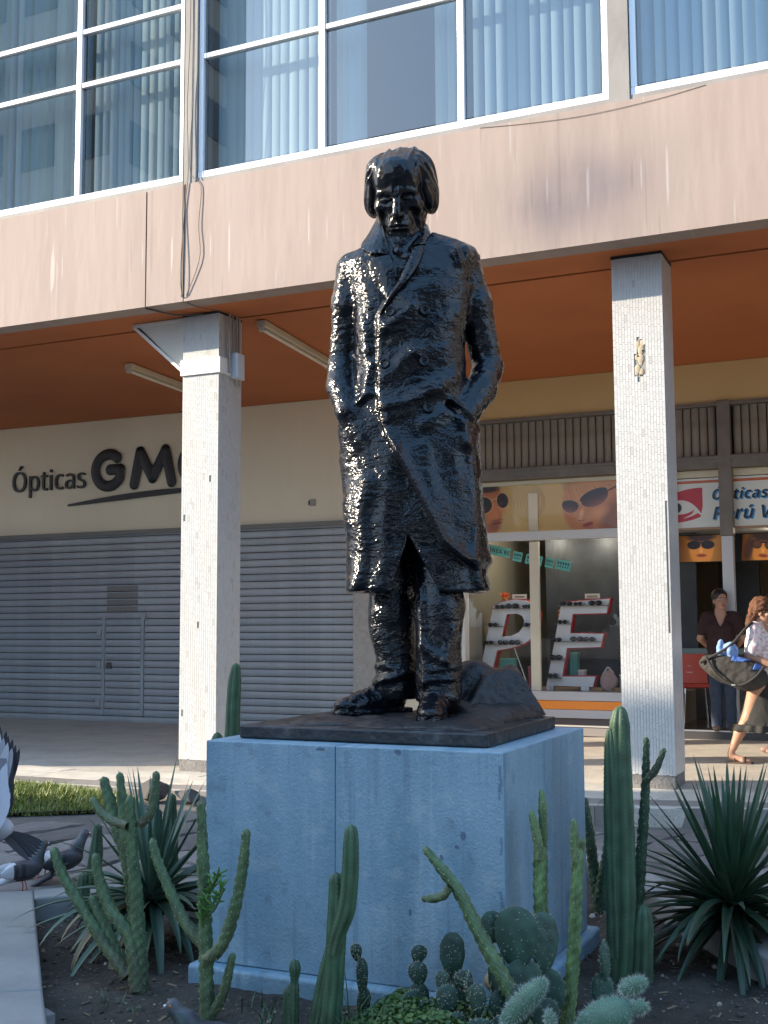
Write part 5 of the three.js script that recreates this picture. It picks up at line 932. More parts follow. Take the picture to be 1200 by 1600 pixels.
// ------------------------------------------------------------------ plants of the bed
const plantM = new THREE.MeshStandardMaterial({ color: 0xffffff, roughness: 0.55, vertexColors: true });
const leafM = new THREE.MeshPhysicalMaterial({ color: 0xffffff, roughness: 0.42, vertexColors: true, side: THREE.DoubleSide, transmission: 0.12, thickness: 0 });
const areM = std([0.42, 0.42, 0.30], 0.8), spineM = std([0.45, 0.40, 0.28], 0.7), darkAre = std([0.20, 0.22, 0.13], 0.8);
function stem(pts, kind, tone = 1, green) {
  const c = new THREE.CatmullRomCurve3(pts.map((p) => V(p[0], p[1], p[2])), false, 'centripetal'), len = c.getLength(), n = Math.max(8, Math.round(len / 0.009));
  const ribs = kind === 'ribbed' ? 7 : 0, S = ribs ? 42 : 26, P = [], C = [], I = [], are = [], sp = [], nrm = [];
  const rad = (t) => { const q = t * (pts.length - 1), i = Math.min(pts.length - 2, Math.floor(q)); return pts[i][3] + (pts[i + 1][3] - pts[i][3]) * (q - i); };
  // frames carried along the curve
  let T = c.getTangentAt(0), Nn = V(1, 0, 0.2).sub(T.clone().multiplyScalar(T.x)).normalize(); const seedK = rnd() * 100, g0 = green ?? [0.050, 0.098, 0.045];
  let prevRow = -1;
  for (let i = 0; i <= n; i++) {
    const u = i / n, p = c.getPointAt(u), t = c.getTangentAt(u); Nn.sub(t.clone().multiplyScalar(Nn.dot(t))).normalize(); const B = t.clone().cross(Nn);
    const tu = c.getUtoTmapping(u), s = u * len, endR = rad(1) * 1.4, rest = len - s; let r = rad(tu) * (ribs ? 1.1 : 0.99) * (rest < endR ? Math.sqrt(Math.max(0.0009, 1 - (1 - rest / endR) ** 2)) : 1);
    r *= 1 + 0.06 * N3(s * 9, seedK, 1);
    for (let j = 0; j < S; j++) {
      const a = j / S * Math.PI * 2; let k;
      if (ribs) k = 0.86 + 0.20 * Math.pow(Math.abs(Math.cos(a * ribs / 2)), 0.9) + 0.012 * Math.sin(s * 300);
      else { const w = Math.cos(a * 5 + s * 95) * Math.cos(a * 8 - s * 62 + 1); k = 0.90 + 0.25 * Math.max(0, w) ** 0.8 + 0.06 * N3(a * 2, s * 30, seedK); }
      const d = Nn.clone().multiplyScalar(Math.cos(a)).add(B.clone().multiplyScalar(Math.sin(a)));
      P.push(p.x + d.x * r * k, p.y + d.y * r * k, p.z + d.z * r * k);
      const m = tone * (0.8 + 0.5 * N3(s * 14, a, seedK) + (k - 0.95) * 1.6), br = clamp(0.55 - s * 2.2 + 0.3 * N3(s * 20, a * 2, seedK)) * (kind === 'woody' ? 1 : kind === 'cholla' ? 0.55 : 0.25);
      const col = lerp3([g0[0] * m, g0[1] * m, g0[2] * m], [0.13, 0.10, 0.07], br); C.push(...col);
      if (i && j) 0;
      if (ribs && j % 6 === 0 && i > 1 && i % 2 === 0) are.push([P[P.length - 3], P[P.length - 2], P[P.length - 1], d, 0.0022]);
      if (!ribs && (i % 3 === 0) && ((j * 5 + Math.floor(i / 3) * 3) % 26) < 5 && i > 2) { are.push([P[P.length - 3], P[P.length - 2], P[P.length - 1], d, 0.0030]); }
    }
    if (i) for (let j = 0; j < S; j++) { const a = (i - 1) * S + j, b = (i - 1) * S + (j + 1) % S, e = i * S + j, f = i * S + (j + 1) % S; I.push(a, b, e, b, f, e); }
    prevRow = i; void prevRow; void sp; void nrm;
  }
  const tip = c.getPointAt(1); P.push(tip.x, tip.y, tip.z); C.push(g0[0], g0[1] * 1.2, g0[2]); const z = P.length / 3 - 1; for (let j = 0; j < S; j++) I.push(n * S + j, n * S + (j + 1) % S, z);
  const g = new THREE.BufferGeometry(); g.setAttribute('position', new THREE.Float32BufferAttribute(P, 3)); g.setAttribute('color', new THREE.Float32BufferAttribute(C, 3)); g.setIndex(I); g.computeVertexNormals();
  const dots = are.filter(() => rnd() < 0.9).map(([x, y, z2, d, r]) => { const o = new THREE.TetrahedronGeometry(r * rr(0.7, 1.3), 0); o.scale(1, 1.3, 1); o.deleteAttribute('uv'); o.translate(x + d.x * 0.0012, y + d.y * 0.0012, z2 + d.z * 0.0012); return o; });
  if (kind !== 'ribbed' || rnd() < 1) for (const [x, y, z2, d] of are) if (rnd() < (ribs ? 0.5 : 0.3)) { const o = new THREE.ConeGeometry(0.0007, rr(0.008, 0.014), 3, 1, true); o.deleteAttribute('uv'); const q = d.clone().add(V(rr(-0.5, 0.5), rr(-0.3, 0.6), rr(-0.5, 0.5))).normalize(); o.translate(0, 0.005, 0); o.applyQuaternion(new THREE.Quaternion().setFromUnitVectors(V(0, 1, 0), q)); o.translate(x, y, z2); dots.push(o.toNonIndexed()); }
  return [g, dots.length ? mergeGeometries(dots.map((o) => (o.index ? o.toNonIndexed() : o)), false) : null];
}
function cactus(name, label, category, list, kind, tone = 1, green, group) {
  const b = list[0][0], t = thing(name, label, category, [b[0], -0.2, b[2]], 0, group);
  list.forEach((pts, i) => {
    const l = pts.map((p) => [p[0] - b[0], p[1] + 0.2, p[2] - b[2] + 0.03 * Math.sin(i * 2.1), p[3]]);
    if (l[0][1] > -0.02 && l[0][1] < 0.14 && i === 0) l.unshift([l[0][0], -0.06, l[0][2], l[0][3]]);
    const [g, d] = stem(l, kind, tone, green); const s = obj(i ? 'arm' : 'stem', g, plantM, t); if (d) obj('areoles', d, kind === 'ribbed' ? darkAre : areM, s, 'stuff');
  });
  return t;
}
const G1 = [0.085, 0.145, 0.062], G2 = [0.042, 0.10, 0.05], G3 = [0.11, 0.19, 0.072];
cactus('branching_cactus', 'branching green cactus with dotted upright arms before the broad leaved agave', 'cactus', [
  [[-3.01,-0.249,-4.13,0.0397],[-3.018,-0.083,-4.13,0.0358],[-3.039,0.174,-4.13,0.0281],[-3.065,0.407,-4.13,0.0242],[-3.078,0.585,-4.13,0.0203]],[[-3.008,-0.197,-4.13,0.0291],[-3.052,0.017,-4.13,0.0267],[-3.144,0.112,-4.13,0.0269],[-3.21,0.238,-4.13,0.0231],[-3.233,0.342,-4.13,0.0191]],
  [[-3.016,-0.211,-4.13,0.0291],[-3.124,-0.108,-4.13,0.0294],[-3.226,0.038,-4.13,0.0244],[-3.293,0.151,-4.13,0.0218]],[[-3.074,-0.154,-4.13,0.0293],[-3.191,-0.037,-4.13,0.027],[-3.33,0.121,-4.13,0.0246],[-3.427,0.233,-4.13,0.0221],[-3.482,0.344,-4.13,0.0195]],
  [[-3.066,0.463,-4.13,0.0189],[-3.152,0.481,-4.13,0.019],[-3.22,0.523,-4.13,0.0178],[-3.255,0.575,-4.13,0.0165]],[[-3.044,0.461,-4.13,0.0188],[-2.996,0.504,-4.13,0.0188],[-2.973,0.584,-4.13,0.0188],[-2.962,0.69,-4.13,0.0161]]], 'woody', 1, G1);
cactus('branching_cactus', 'thicker pale dotted cactus pair rising inside the agave behind', 'cactus', [
  [[-3.19,-0.2,-4.36,0.036],[-3.2,0.1,-4.34,0.036],[-3.21,0.301,-4.3,0.0364],[-3.255,0.394,-4.3,0.0338],[-3.309,0.515,-4.3,0.0284],[-3.352,0.631,-4.3,0.02]],[[-3.2,0.2,-4.32,0.0225],[-3.212,0.424,-4.3,0.0225],[-3.229,0.561,-4.3,0.0197],[-3.241,0.658,-4.3,0.0156]]], 'cholla', 1.1, G1);
cactus('branching_cactus', 'branching cactus like a candelabrum before the left pedestal edge', 'cactus', [
  [[-2.565,-0.201,-3.95,0.0295],[-2.571,-0.048,-3.95,0.0284],[-2.58,0.192,-3.95,0.026],[-2.592,0.397,-3.95,0.0237],[-2.604,0.616,-3.95,0.0163]],[[-2.558,0.02,-3.95,0.0247],[-2.493,0.074,-3.95,0.0245],[-2.439,0.193,-3.95,0.0233],[-2.398,0.364,-3.95,0.0208],[-2.379,0.527,-3.95,0.0159]],
  [[-2.597,0.055,-3.95,0.0235],[-2.684,0.133,-3.95,0.0225],[-2.774,0.272,-3.95,0.0202],[-2.824,0.366,-3.95,0.0191],[-2.852,0.452,-3.95,0.0141]],[[-2.548,-0.193,-3.95,0.0209],[-2.498,-0.11,-3.95,0.0196],[-2.471,-0.024,-3.95,0.0171],[-2.45,0.055,-3.95,0.0122]]], 'cholla', 1.05, G1);
cactus('columnar_cactus', 'ribbed green cactus of three joined columns at the middle of the pedestal front', 'cactus', [
  [[-2.064,-0.22,-4.0,0.0355],[-2.044,-0.011,-4.0,0.032],[-2.034,0.174,-4.0,0.0321],[-2.03,0.291,-4.0,0.031],[-2.034,0.378,-4.0,0.0239]],[[-2.035,0.09,-4.0,0.021],[-2.017,0.153,-4.0,0.0238],[-1.981,0.249,-4.0,0.0285],[-1.964,0.389,-4.0,0.0285],[-1.961,0.494,-4.0,0.0262],[-1.959,0.562,-4.0,0.0179]],[[-2.131,-0.194,-4.0,0.0286],[-2.097,-0.017,-4.0,0.0238],[-2.063,0.137,-4.0,0.0143]]], 'ribbed', 1.15, G2);
cactus('columnar_cactus', 'small pair of ribbed cactus stubs left of the joined columns', 'cactus', [
  [[-2.251,-0.24,-4.02,0.0218],[-2.248,-0.134,-4.02,0.0206],[-2.249,-0.064,-4.02,0.0146]],[[-2.212,-0.2,-4.02,0.0169],[-2.21,-0.059,-4.02,0.0169],[-2.209,-0.038,-4.02,0.012],[-2.207,0.011,-4.02,0.0194],[-2.21,0.046,-4.02,0.0133]]], 'ribbed', 1, G2);
cactus('leaning_cactus', 'long cactus arm leaning left across the right half of the pedestal front', 'cactus', [
  [[-1.48,-0.33,-4.6,0.028],[-1.517,-0.258,-4.55,0.0279],[-1.569,-0.153,-4.5,0.0307],[-1.688,0.045,-4.34,0.0285],[-1.776,0.202,-4.3,0.0249],[-1.853,0.292,-4.3,0.0225],[-1.934,0.376,-4.3,0.0147]].map(([x, y, z, r]) => { const k = (4.12 + (z + 4.6) * 0) / 4.6; return [x * k, 1.3 + (y - 1.3) * k, -4.12, r * k]; }),
  [[-1.804,0.231,-4.6,0.0171],[-1.833,0.194,-4.6,0.0171],[-1.883,0.176,-4.6,0.0172],[-1.934,0.17,-4.6,0.0119]].map(([x, y, z, r]) => { const k = 4.12 / 4.6; return [x * k, 1.3 + (y - 1.3) * k, -4.12, r * k]; })], 'cholla', 1.15, G1);
cactus('upright_cactus', 'tall dotted cactus with a forked tip before the right pedestal corner', 'cactus', [
  [[-1.373,-0.218,-4.45,0.028],[-1.381,0.017,-4.45,0.0294],[-1.384,0.255,-4.45,0.0283],[-1.382,0.448,-4.45,0.0259]],[[-1.380,0.40,-4.45,0.016],[-1.383,0.46,-4.45,0.0185],[-1.394,0.52,-4.45,0.0173],[-1.408,0.582,-4.45,0.0124]],[[-1.378,0.42,-4.45,0.0165],[-1.376,0.496,-4.45,0.0173],[-1.378,0.581,-4.45,0.0173],[-1.381,0.656,-4.45,0.0099]]], 'cholla', 1.25, G3);
cactus('upright_cactus', 'slightly shorter dotted cactus with a stubby fork right of the taller one', 'cactus', [
  [[-1.286,-0.203,-4.44,0.0265],[-1.263,-0.026,-4.44,0.0253],[-1.245,0.211,-4.44,0.0242],[-1.229,0.448,-4.44,0.0219]],[[-1.236,0.40,-4.44,0.0146],[-1.238,0.448,-4.44,0.0146],[-1.236,0.507,-4.44,0.017],[-1.238,0.561,-4.44,0.011]],[[-1.227,0.42,-4.44,0.0121],[-1.223,0.449,-4.44,0.0121],[-1.218,0.483,-4.44,0.0121]]], 'cholla', 1.25, G3);
cactus('columnar_cactus', 'tall thick ribbed column cactus right of the pedestal before the right column', 'cactus', [
  [[-1.231,-0.213,-5.06,0.0487],[-1.214,0.078,-5.06,0.0502],[-1.21,0.41,-5.06,0.0492],[-1.209,0.679,-5.06,0.0439],[-1.206,0.869,-5.06,0.0385],[-1.203,0.944,-5.06,0.0221]],[[-1.243,-0.1,-5.06,0.0299],[-1.243,0.009,-5.06,0.0299],[-1.245,0.475,-5.06,0.0302],[-1.243,0.786,-5.06,0.0221],[-1.243,0.847,-5.06,0.0124]],[[-1.147,-0.203,-5.06,0.0443],[-1.136,0.02,-5.06,0.0417],[-1.131,0.112,-5.06,0.027]]], 'ribbed', 1, G2);
cactus('branching_cactus', 'thin spiny cactus with a forked arm before the right column', 'cactus', [
  [[-1.25,-0.25,-5.3,0.027],[-1.234,-0.183,-5.3,0.0268],[-1.195,0.151,-5.3,0.0255],[-1.173,0.374,-5.3,0.0227],[-1.157,0.557,-5.3,0.0199],[-1.145,0.793,-5.3,0.0128]],[[-1.15,0.602,-5.3,0.0171],[-1.106,0.65,-5.3,0.017],[-1.061,0.749,-5.3,0.0113]]], 'cholla', 0.85, G2);
cactus('branching_cactus', 'dark cactus clump beside the back right edge of the pedestal', 'cactus', [
  [[-1.584,-0.337,-6.2,0.0367],[-1.625,-0.063,-6.2,0.0303],[-1.657,0.198,-6.2,0.0271],[-1.677,0.38,-6.2,0.017]],[[-1.568,-0.384,-6.2,0.0267],[-1.603,-0.143,-6.2,0.0285],[-1.562,0.073,-6.2,0.0252],[-1.533,0.256,-6.2,0.0202]],[[-1.549,-0.414,-6.2,0.0283],[-1.542,-0.186,-6.2,0.025],[-1.528,0.01,-6.2,0.0201]],[[-1.533,0.247,-6.2,0.0202],[-1.552,0.296,-6.2,0.0118]]], 'cholla', 0.8, G2);
cactus('columnar_cactus', 'dark ribbed cactus column left of the agave, against the paving', 'cactus', [[[-4.25,-0.3,-5.3,0.035],[-4.2,-0.131,-5.3,0.036],[-4.17,0.064,-5.3,0.033],[-4.16,0.22,-5.3,0.0179]]], 'ribbed', 0.8, G2);
cactus('columnar_cactus', 'pair of dark ribbed cactus columns right of the agave, against the paving', 'cactus', [[[-3.7,-0.3,-5.35,0.03],[-3.71,0.155,-5.35,0.030],[-3.71,0.40,-5.35,0.0174]],[[-3.79,-0.3,-5.35,0.032],[-3.785,0.1,-5.35,0.031],[-3.78,0.32,-5.35,0.0155]]], 'ribbed', 0.8, G2);
cactus('columnar_cactus', 'small round topped ribbed cactus at the left back of the bed', 'cactus', [[[-4.02,-0.28,-5.0,0.037],[-4.015,-0.10,-5.0,0.037],[-4.013,0.03,-5.0,0.02]]], 'ribbed', 0.9, G2);
cactus('columnar_cactus', 'tall ribbed cactus rising behind the left back corner of the pedestal', 'cactus', [
  [[-3.53,-0.3,-5.7,0.0415],[-3.55,0.2,-5.7,0.0405],[-3.553,0.66,-5.7,0.038],[-3.54,0.985,-5.7,0.0325],[-3.53,1.085,-5.7,0.018]],[[-3.62,-0.3,-5.7,0.032],[-3.63,0.4,-5.7,0.032],[-3.635,0.65,-5.7,0.031],[-3.635,0.70,-5.7,0.0145]]], 'ribbed', 1.15, G2);
// leafy sprig growing from the candelabrum cactus
{
  const t = thing('leafy_sprig', 'bright green leafy sprig on the trunk of the candelabrum cactus', 'plant', [-2.56, 0.2, -3.93]);
  obj('twig', tube([[-0.015, -0.06, 0], [0.01, 0.06, 0.01], [0.06, 0.15, 0.0]], 0.006, 6), std([0.07, 0.12, 0.04], 0.6), t); obj('twig', tube([[0.0, -0.02, 0], [0.05, 0.02, 0.02], [0.09, 0.10, 0.02]], 0.005, 6), std([0.07, 0.12, 0.04], 0.6), t);
  const lf = new THREE.SphereGeometry(1, 8, 6).scale(0.0045, 0.022, 0.003).translate(0, 0.02, 0), lm = [std([0.06, 0.17, 0.03], 0.5), std([0.09, 0.22, 0.04], 0.5)];
  for (let i = 0; i < 90; i++) { const k = i / 90, two = i % 3 === 0, m = obj('leaf', lf, lm[i % 2], t); two ? m.position.set(0.03 + 0.06 * k, 0.1 * k + 0.01, 0.02) : m.position.set(-0.015 + 0.075 * k * k, -0.06 + 0.21 * k, 0.008); m.rotation.set(rr(-1.1, 1.1), rr(0, 6.28), rr(-1.2, 1.2)); }
}
// ---- sword leaves
function blade(t, dir, el, len, w, droop, tone, col) {
  const n = 12, P = [], C = [], I = [], hx = Math.cos(dir), hz = Math.sin(dir), sx = -hz, sz = hx; let x = 0, y = 0, z = 0, e = el;
  const keel = w * 0.35, k0 = rnd() * 50;
  for (let i = 0; i <= n; i++) {
    const s = i / n, wd = w * (0.72 + 0.5 * Math.sin(Math.PI * Math.min(1, s * 1.15)) * 0.6) * Math.pow(1 - s, 0.55) + 0.0006, ny = Math.cos(e), nh = -Math.sin(e);
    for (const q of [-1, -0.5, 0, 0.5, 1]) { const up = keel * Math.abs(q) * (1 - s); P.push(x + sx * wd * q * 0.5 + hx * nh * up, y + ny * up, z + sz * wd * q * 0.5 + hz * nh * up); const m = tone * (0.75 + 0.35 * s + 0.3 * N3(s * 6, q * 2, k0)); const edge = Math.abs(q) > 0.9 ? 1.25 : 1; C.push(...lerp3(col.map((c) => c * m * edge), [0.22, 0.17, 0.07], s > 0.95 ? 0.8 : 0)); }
    if (i) for (let j = 0; j < 4; j++) { const a = (i - 1) * 5 + j; I.push(a, a + 5, a + 1, a + 1, a + 5, a + 6); }
    const st = len / n; x += hx * Math.cos(e) * st; y += Math.sin(e) * st; z += hz * Math.cos(e) * st; e -= droop / n * (0.4 + 1.2 * s);
  }
  const g = new THREE.BufferGeometry(); g.setAttribute('position', new THREE.Float32BufferAttribute(P, 3)); g.setAttribute('color', new THREE.Float32BufferAttribute(C, 3)); g.setIndex(I); g.computeVertexNormals();
  return obj('leaf', g, leafM, t);
}
{
  const y = thing('yucca', 'large dark green yucca with stiff pointed leaves at the lower right', 'yucca', [-0.84, -0.2, -5.55]);
  obj('trunk', tube([[0, -0.05, 0], [0.01, 0.12, 0], [0, 0.3, 0]], 0.05, 10), std([0.07, 0.055, 0.04], 0.9), y);
  for (let i = 0; i < 110; i++) {
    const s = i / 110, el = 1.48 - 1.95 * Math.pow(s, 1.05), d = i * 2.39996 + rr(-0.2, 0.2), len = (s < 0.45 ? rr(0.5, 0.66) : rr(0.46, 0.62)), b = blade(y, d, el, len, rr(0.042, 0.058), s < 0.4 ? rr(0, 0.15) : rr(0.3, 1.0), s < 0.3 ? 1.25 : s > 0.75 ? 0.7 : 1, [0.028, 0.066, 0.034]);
    b.position.set(0.03 * Math.cos(d), 0.30 - 0.12 * s, 0.03 * Math.sin(d));
  }
  for (let i = 0; i < 34; i++) { const d = i * 2.39996 + 1, b = blade(y, d, rr(-0.35, 0.35), rr(0.5, 0.68), rr(0.044, 0.06), rr(0.8, 1.7), 0.75, i % 9 === 4 ? [0.16, 0.12, 0.05] : [0.028, 0.066, 0.034]); b.position.set(0.03 * Math.cos(d), 0.24, 0.03 * Math.sin(d)); }
  const a = thing('agave', 'spreading agave with broad blue green leaves behind the left cactus', 'agave', [-3.38, -0.2, -4.72]);
  obj('trunk', tube([[0, -0.05, 0], [0, 0.1, 0], [0.01, 0.26, 0]], 0.055, 10), std([0.06, 0.05, 0.04], 0.9), a);
  for (let i = 0; i < 62; i++) {
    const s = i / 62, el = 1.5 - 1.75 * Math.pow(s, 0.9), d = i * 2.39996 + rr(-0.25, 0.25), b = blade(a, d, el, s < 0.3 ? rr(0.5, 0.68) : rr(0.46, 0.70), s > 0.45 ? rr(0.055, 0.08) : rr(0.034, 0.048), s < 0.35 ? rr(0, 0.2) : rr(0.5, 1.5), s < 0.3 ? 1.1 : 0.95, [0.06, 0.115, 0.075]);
    b.position.set(0.03 * Math.cos(d), 0.26 - 0.12 * s, 0.03 * Math.sin(d));
  }
  for (let i = 0; i < 26; i++) { const d = i * 2.39996 + 0.5, b = blade(a, d, rr(-0.3, 0.4), rr(0.42, 0.6), rr(0.05, 0.075), rr(0.9, 1.8), 0.85, i % 8 === 3 ? [0.2, 0.155, 0.075] : [0.06, 0.115, 0.075]); b.position.set(0.03 * Math.cos(d), 0.2, 0.03 * Math.sin(d)); }
}
// ---- prickly pears: pads with areoles and spines
function pad(t, x, y, z, hw, hh, yaw, tilt, tone, col = [0.036, 0.085, 0.062]) {
  const g = new THREE.SphereGeometry(1, 28, 20), P = g.attributes.position, C = new Float32Array(P.count * 3), k = rnd() * 60;
  for (let i = 0; i < P.count; i++) { const a = P.getX(i), b = P.getY(i), c = P.getZ(i), w = hw * (0.88 + 0.22 * b) * (1 + 0.07 * N3(b * 3, k, c)); P.setXYZ(i, a * w, b * hh, c * 0.013 * (1 + 0.25 * N3(a * 4, b * 4, k)) + 0.02 * hh * a * a); const m = tone * (0.85 + 0.45 * N3(a * 3, b * 3, k)); C.set([col[0] * m, col[1] * m, col[2] * m], 3 * i); }
  g.setAttribute('color', new THREE.BufferAttribute(C, 3)); g.computeVertexNormals();
  const m = obj('pad', g, plantM, t), list = [];
  for (let i = 0; i < 90; i++) {
    const edge = i < 34, a = rr(0, 6.283), r = edge ? 1 : Math.sqrt(rnd()) * 0.92, px = Math.cos(a) * r, py = Math.sin(a) * r, w = hw * (0.88 + 0.22 * py), sd = rnd() < 0.5 ? -1 : 1, pz = edge ? 0 : sd * 0.013 * Math.sqrt(Math.max(0, 1 - r * r));
    const d = edge ? V(px, py, rr(-0.5, 0.5)).normalize() : V(px * 0.3 + rr(-0.4, 0.4), py * 0.3 + rr(-0.3, 0.5), sd).normalize(), o = new THREE.ConeGeometry(0.0009, rr(0.008, 0.018), 3, 1, true); o.translate(0, 0.005, 0); o.applyQuaternion(new THREE.Quaternion().setFromUnitVectors(V(0, 1, 0), d)); o.translate(px * w, py * hh, pz); list.push(o);
    const q = new THREE.OctahedronGeometry(0.0022, 0); q.translate(px * w, py * hh, pz); list.push(q);
  }
  obj('spines', merge(list), spineM, m, 'stuff'); m.position.set(x, y, z); m.rotation.set(tilt, yaw, rr(-0.15, 0.15)); return m;
}
const pear = (label, list, tone = 1) => { const [bx, , bz] = list[0], t = thing('prickly_pear', label, 'prickly pear', [bx, -0.2, bz]); list.forEach(([x, y, z, hw, hh, yaw = 0, tilt = 0]) => pad(t, x - bx, y + 0.2, z - bz, hw, hh, yaw + 0.35, tilt, tone)); return t; };
pear('small prickly pear sprout with one side pad before the pedestal seam', [[-2.035, -0.062, -4.22, 0.026, 0.075], [-2.06, 0.03, -4.22, 0.025, 0.036, 0.2, 0.2], [-2.03, -0.16, -4.22, 0.03, 0.06]], 0.8);
pear('two small round prickly pear pads stacked before the pedestal', [[-1.8, -0.02, -4.22, 0.041, 0.045], [-1.805, 0.045, -4.24, 0.035, 0.036, 0.3], [-1.8, -0.12, -4.22, 0.045, 0.07]], 0.75);
pear('dark upright prickly pear pad left of the leaning cactus', [[-1.66, 0.06, -4.22, 0.056, 0.088, 0.4], [-1.66, -0.09, -4.22, 0.06, 0.085, -0.3]], 0.8);
pear('big prickly pear with broad rounded pads at the right pedestal corner', [[-1.42, 0.14, -4.26, 0.092, 0.116, -0.25], [-1.52, 0.168, -4.27, 0.05, 0.06, 0.3], [-1.34, 0.12, -4.33, 0.075, 0.108, 0.5], [-1.4, -0.03, -4.26, 0.085, 0.10, 0.3], [-1.46, -0.12, -4.24, 0.07, 0.09, -0.3], [-1.33, -0.08, -4.35, 0.07, 0.1, 0]], 1.1);
pear('curved narrow prickly pear pad right of the upright cacti', [[-1.19, -0.02, -4.65, 0.036, 0.085, 0.9], [-1.2, -0.14, -4.65, 0.05, 0.08, 0.2]], 1.3);
pear('low dark prickly pear pads crowding the ground before the pedestal', [[-1.62, -0.05, -4.06, 0.046, 0.055, 0.2], [-1.55, 0.0, -4.1, 0.02, 0.046, 1.1], [-1.59, 0.0, -4.15, 0.034, 0.036, 0], [-1.5, -0.03, -4.05, 0.04, 0.055, -0.4], [-1.44, -0.06, -4.12, 0.05, 0.052, 0.5], [-1.67, -0.02, -4.15, 0.032, 0.045, -0.4], [-1.46, -0.1, -3.96, 0.05, 0.04, 0.1], [-1.72, -0.12, -4.1, 0.04, 0.05, 0.4], [-1.56, -0.11, -3.98, 0.05, 0.05, 0.7], [-1.48, 0.02, -4.2, 0.055, 0.075, 0.9], [-1.36, -0.05, -4.1, 0.06, 0.075, -0.5], [-1.40, -0.12, -4.02, 0.055, 0.06, 0.4], [-1.78, -0.1, -4.12, 0.045, 0.05, 0.5], [-1.66, -0.13, -4.0, 0.05, 0.045, -0.6], [-1.30, -0.11, -4.2, 0.06, 0.07, 0.2]], 0.85);
// woolly pads close to the camera
{
  const woolly = (label, list) => {
    const [bx, , bz] = list[0], t = thing('woolly_cactus', label, 'cactus', [bx, -0.2, bz]), hairG = new THREE.ConeGeometry(0.0006, 1, 3, 1, true).translate(0, 0.5, 0);
    for (const [x, y, z, rx, ry, rz, rot, yaw] of list) {
      const g = new THREE.SphereGeometry(1, 30, 22), P = g.attributes.position, C = new Float32Array(P.count * 3), q0 = new THREE.Quaternion().setFromEuler(new THREE.Euler(0, yaw, rot, 'YZX'));
      for (let i = 0; i < P.count; i++) { P.setXYZ(i, P.getX(i) * rx * (1 + 0.08 * N3(P.getY(i) * 2, P.getZ(i) * 2, x)), P.getY(i) * ry, P.getZ(i) * rz); const m = 0.9 + 0.3 * N3(P.getX(i) * 20, P.getY(i) * 20, 3); C.set([0.10 * m, 0.20 * m, 0.135 * m], 3 * i); }
      g.setAttribute('color', new THREE.BufferAttribute(C, 3)); g.computeVertexNormals();
      const m = obj('pad', g, plantM, t), n = Math.round(900 * Math.max(rx, ry) / 0.08), im = new THREE.InstancedMesh(hairG, std([0.5, 0.58, 0.52], 0.6), n), o = new THREE.Object3D();
      for (let i = 0; i < n; i++) { const a = rr(0, 6.283), b = rr(-1, 1), s = Math.sqrt(1 - b * b), p = V(s * Math.cos(a), b, s * Math.sin(a)), nr = V(p.x / rx, p.y / ry, p.z / rz).normalize().add(V(rr(-0.5, 0.5), rr(-0.5, 0.5), rr(-0.5, 0.5))).normalize(); o.position.set(p.x * rx, p.y * ry, p.z * rz); o.quaternion.setFromUnitVectors(V(0, 1, 0), nr); const h = rr(0.008, 0.02); o.scale.set(1, h, 1); o.updateMatrix(); im.setMatrixAt(i, o.matrix); }
      im.name = 'hairs'; im.userData.kind = 'stuff'; m.add(im); m.quaternion.copy(q0); m.position.set(x - bx, y + 0.2, z - bz);
    }
  };
  woolly('pale woolly cactus pad leaning right at the bottom edge of the bed', [[-1.31, -0.0, -4.0, 0.115, 0.036, 0.03, 0.80, 0], [-1.36, -0.16, -3.97, 0.05, 0.09, 0.03, 0.2, 0], [-1.205, -0.035, -3.96, 0.018, 0.035, 0.014, 0.1, 0]]);
  woolly('round woolly cactus with two small ear like pads at bottom right', [[-1.06, -0.06, -4.12, 0.115, 0.062, 0.05, 0.55, 0], [-0.965, 0.055, -4.15, 0.052, 0.028, 0.022, 0.45, 0], [-0.945, -0.008, -4.13, 0.036, 0.024, 0.02, 0.2, 0], [-1.1, -0.18, -4.12, 0.09, 0.08, 0.05, 0.4, 0]]);
}
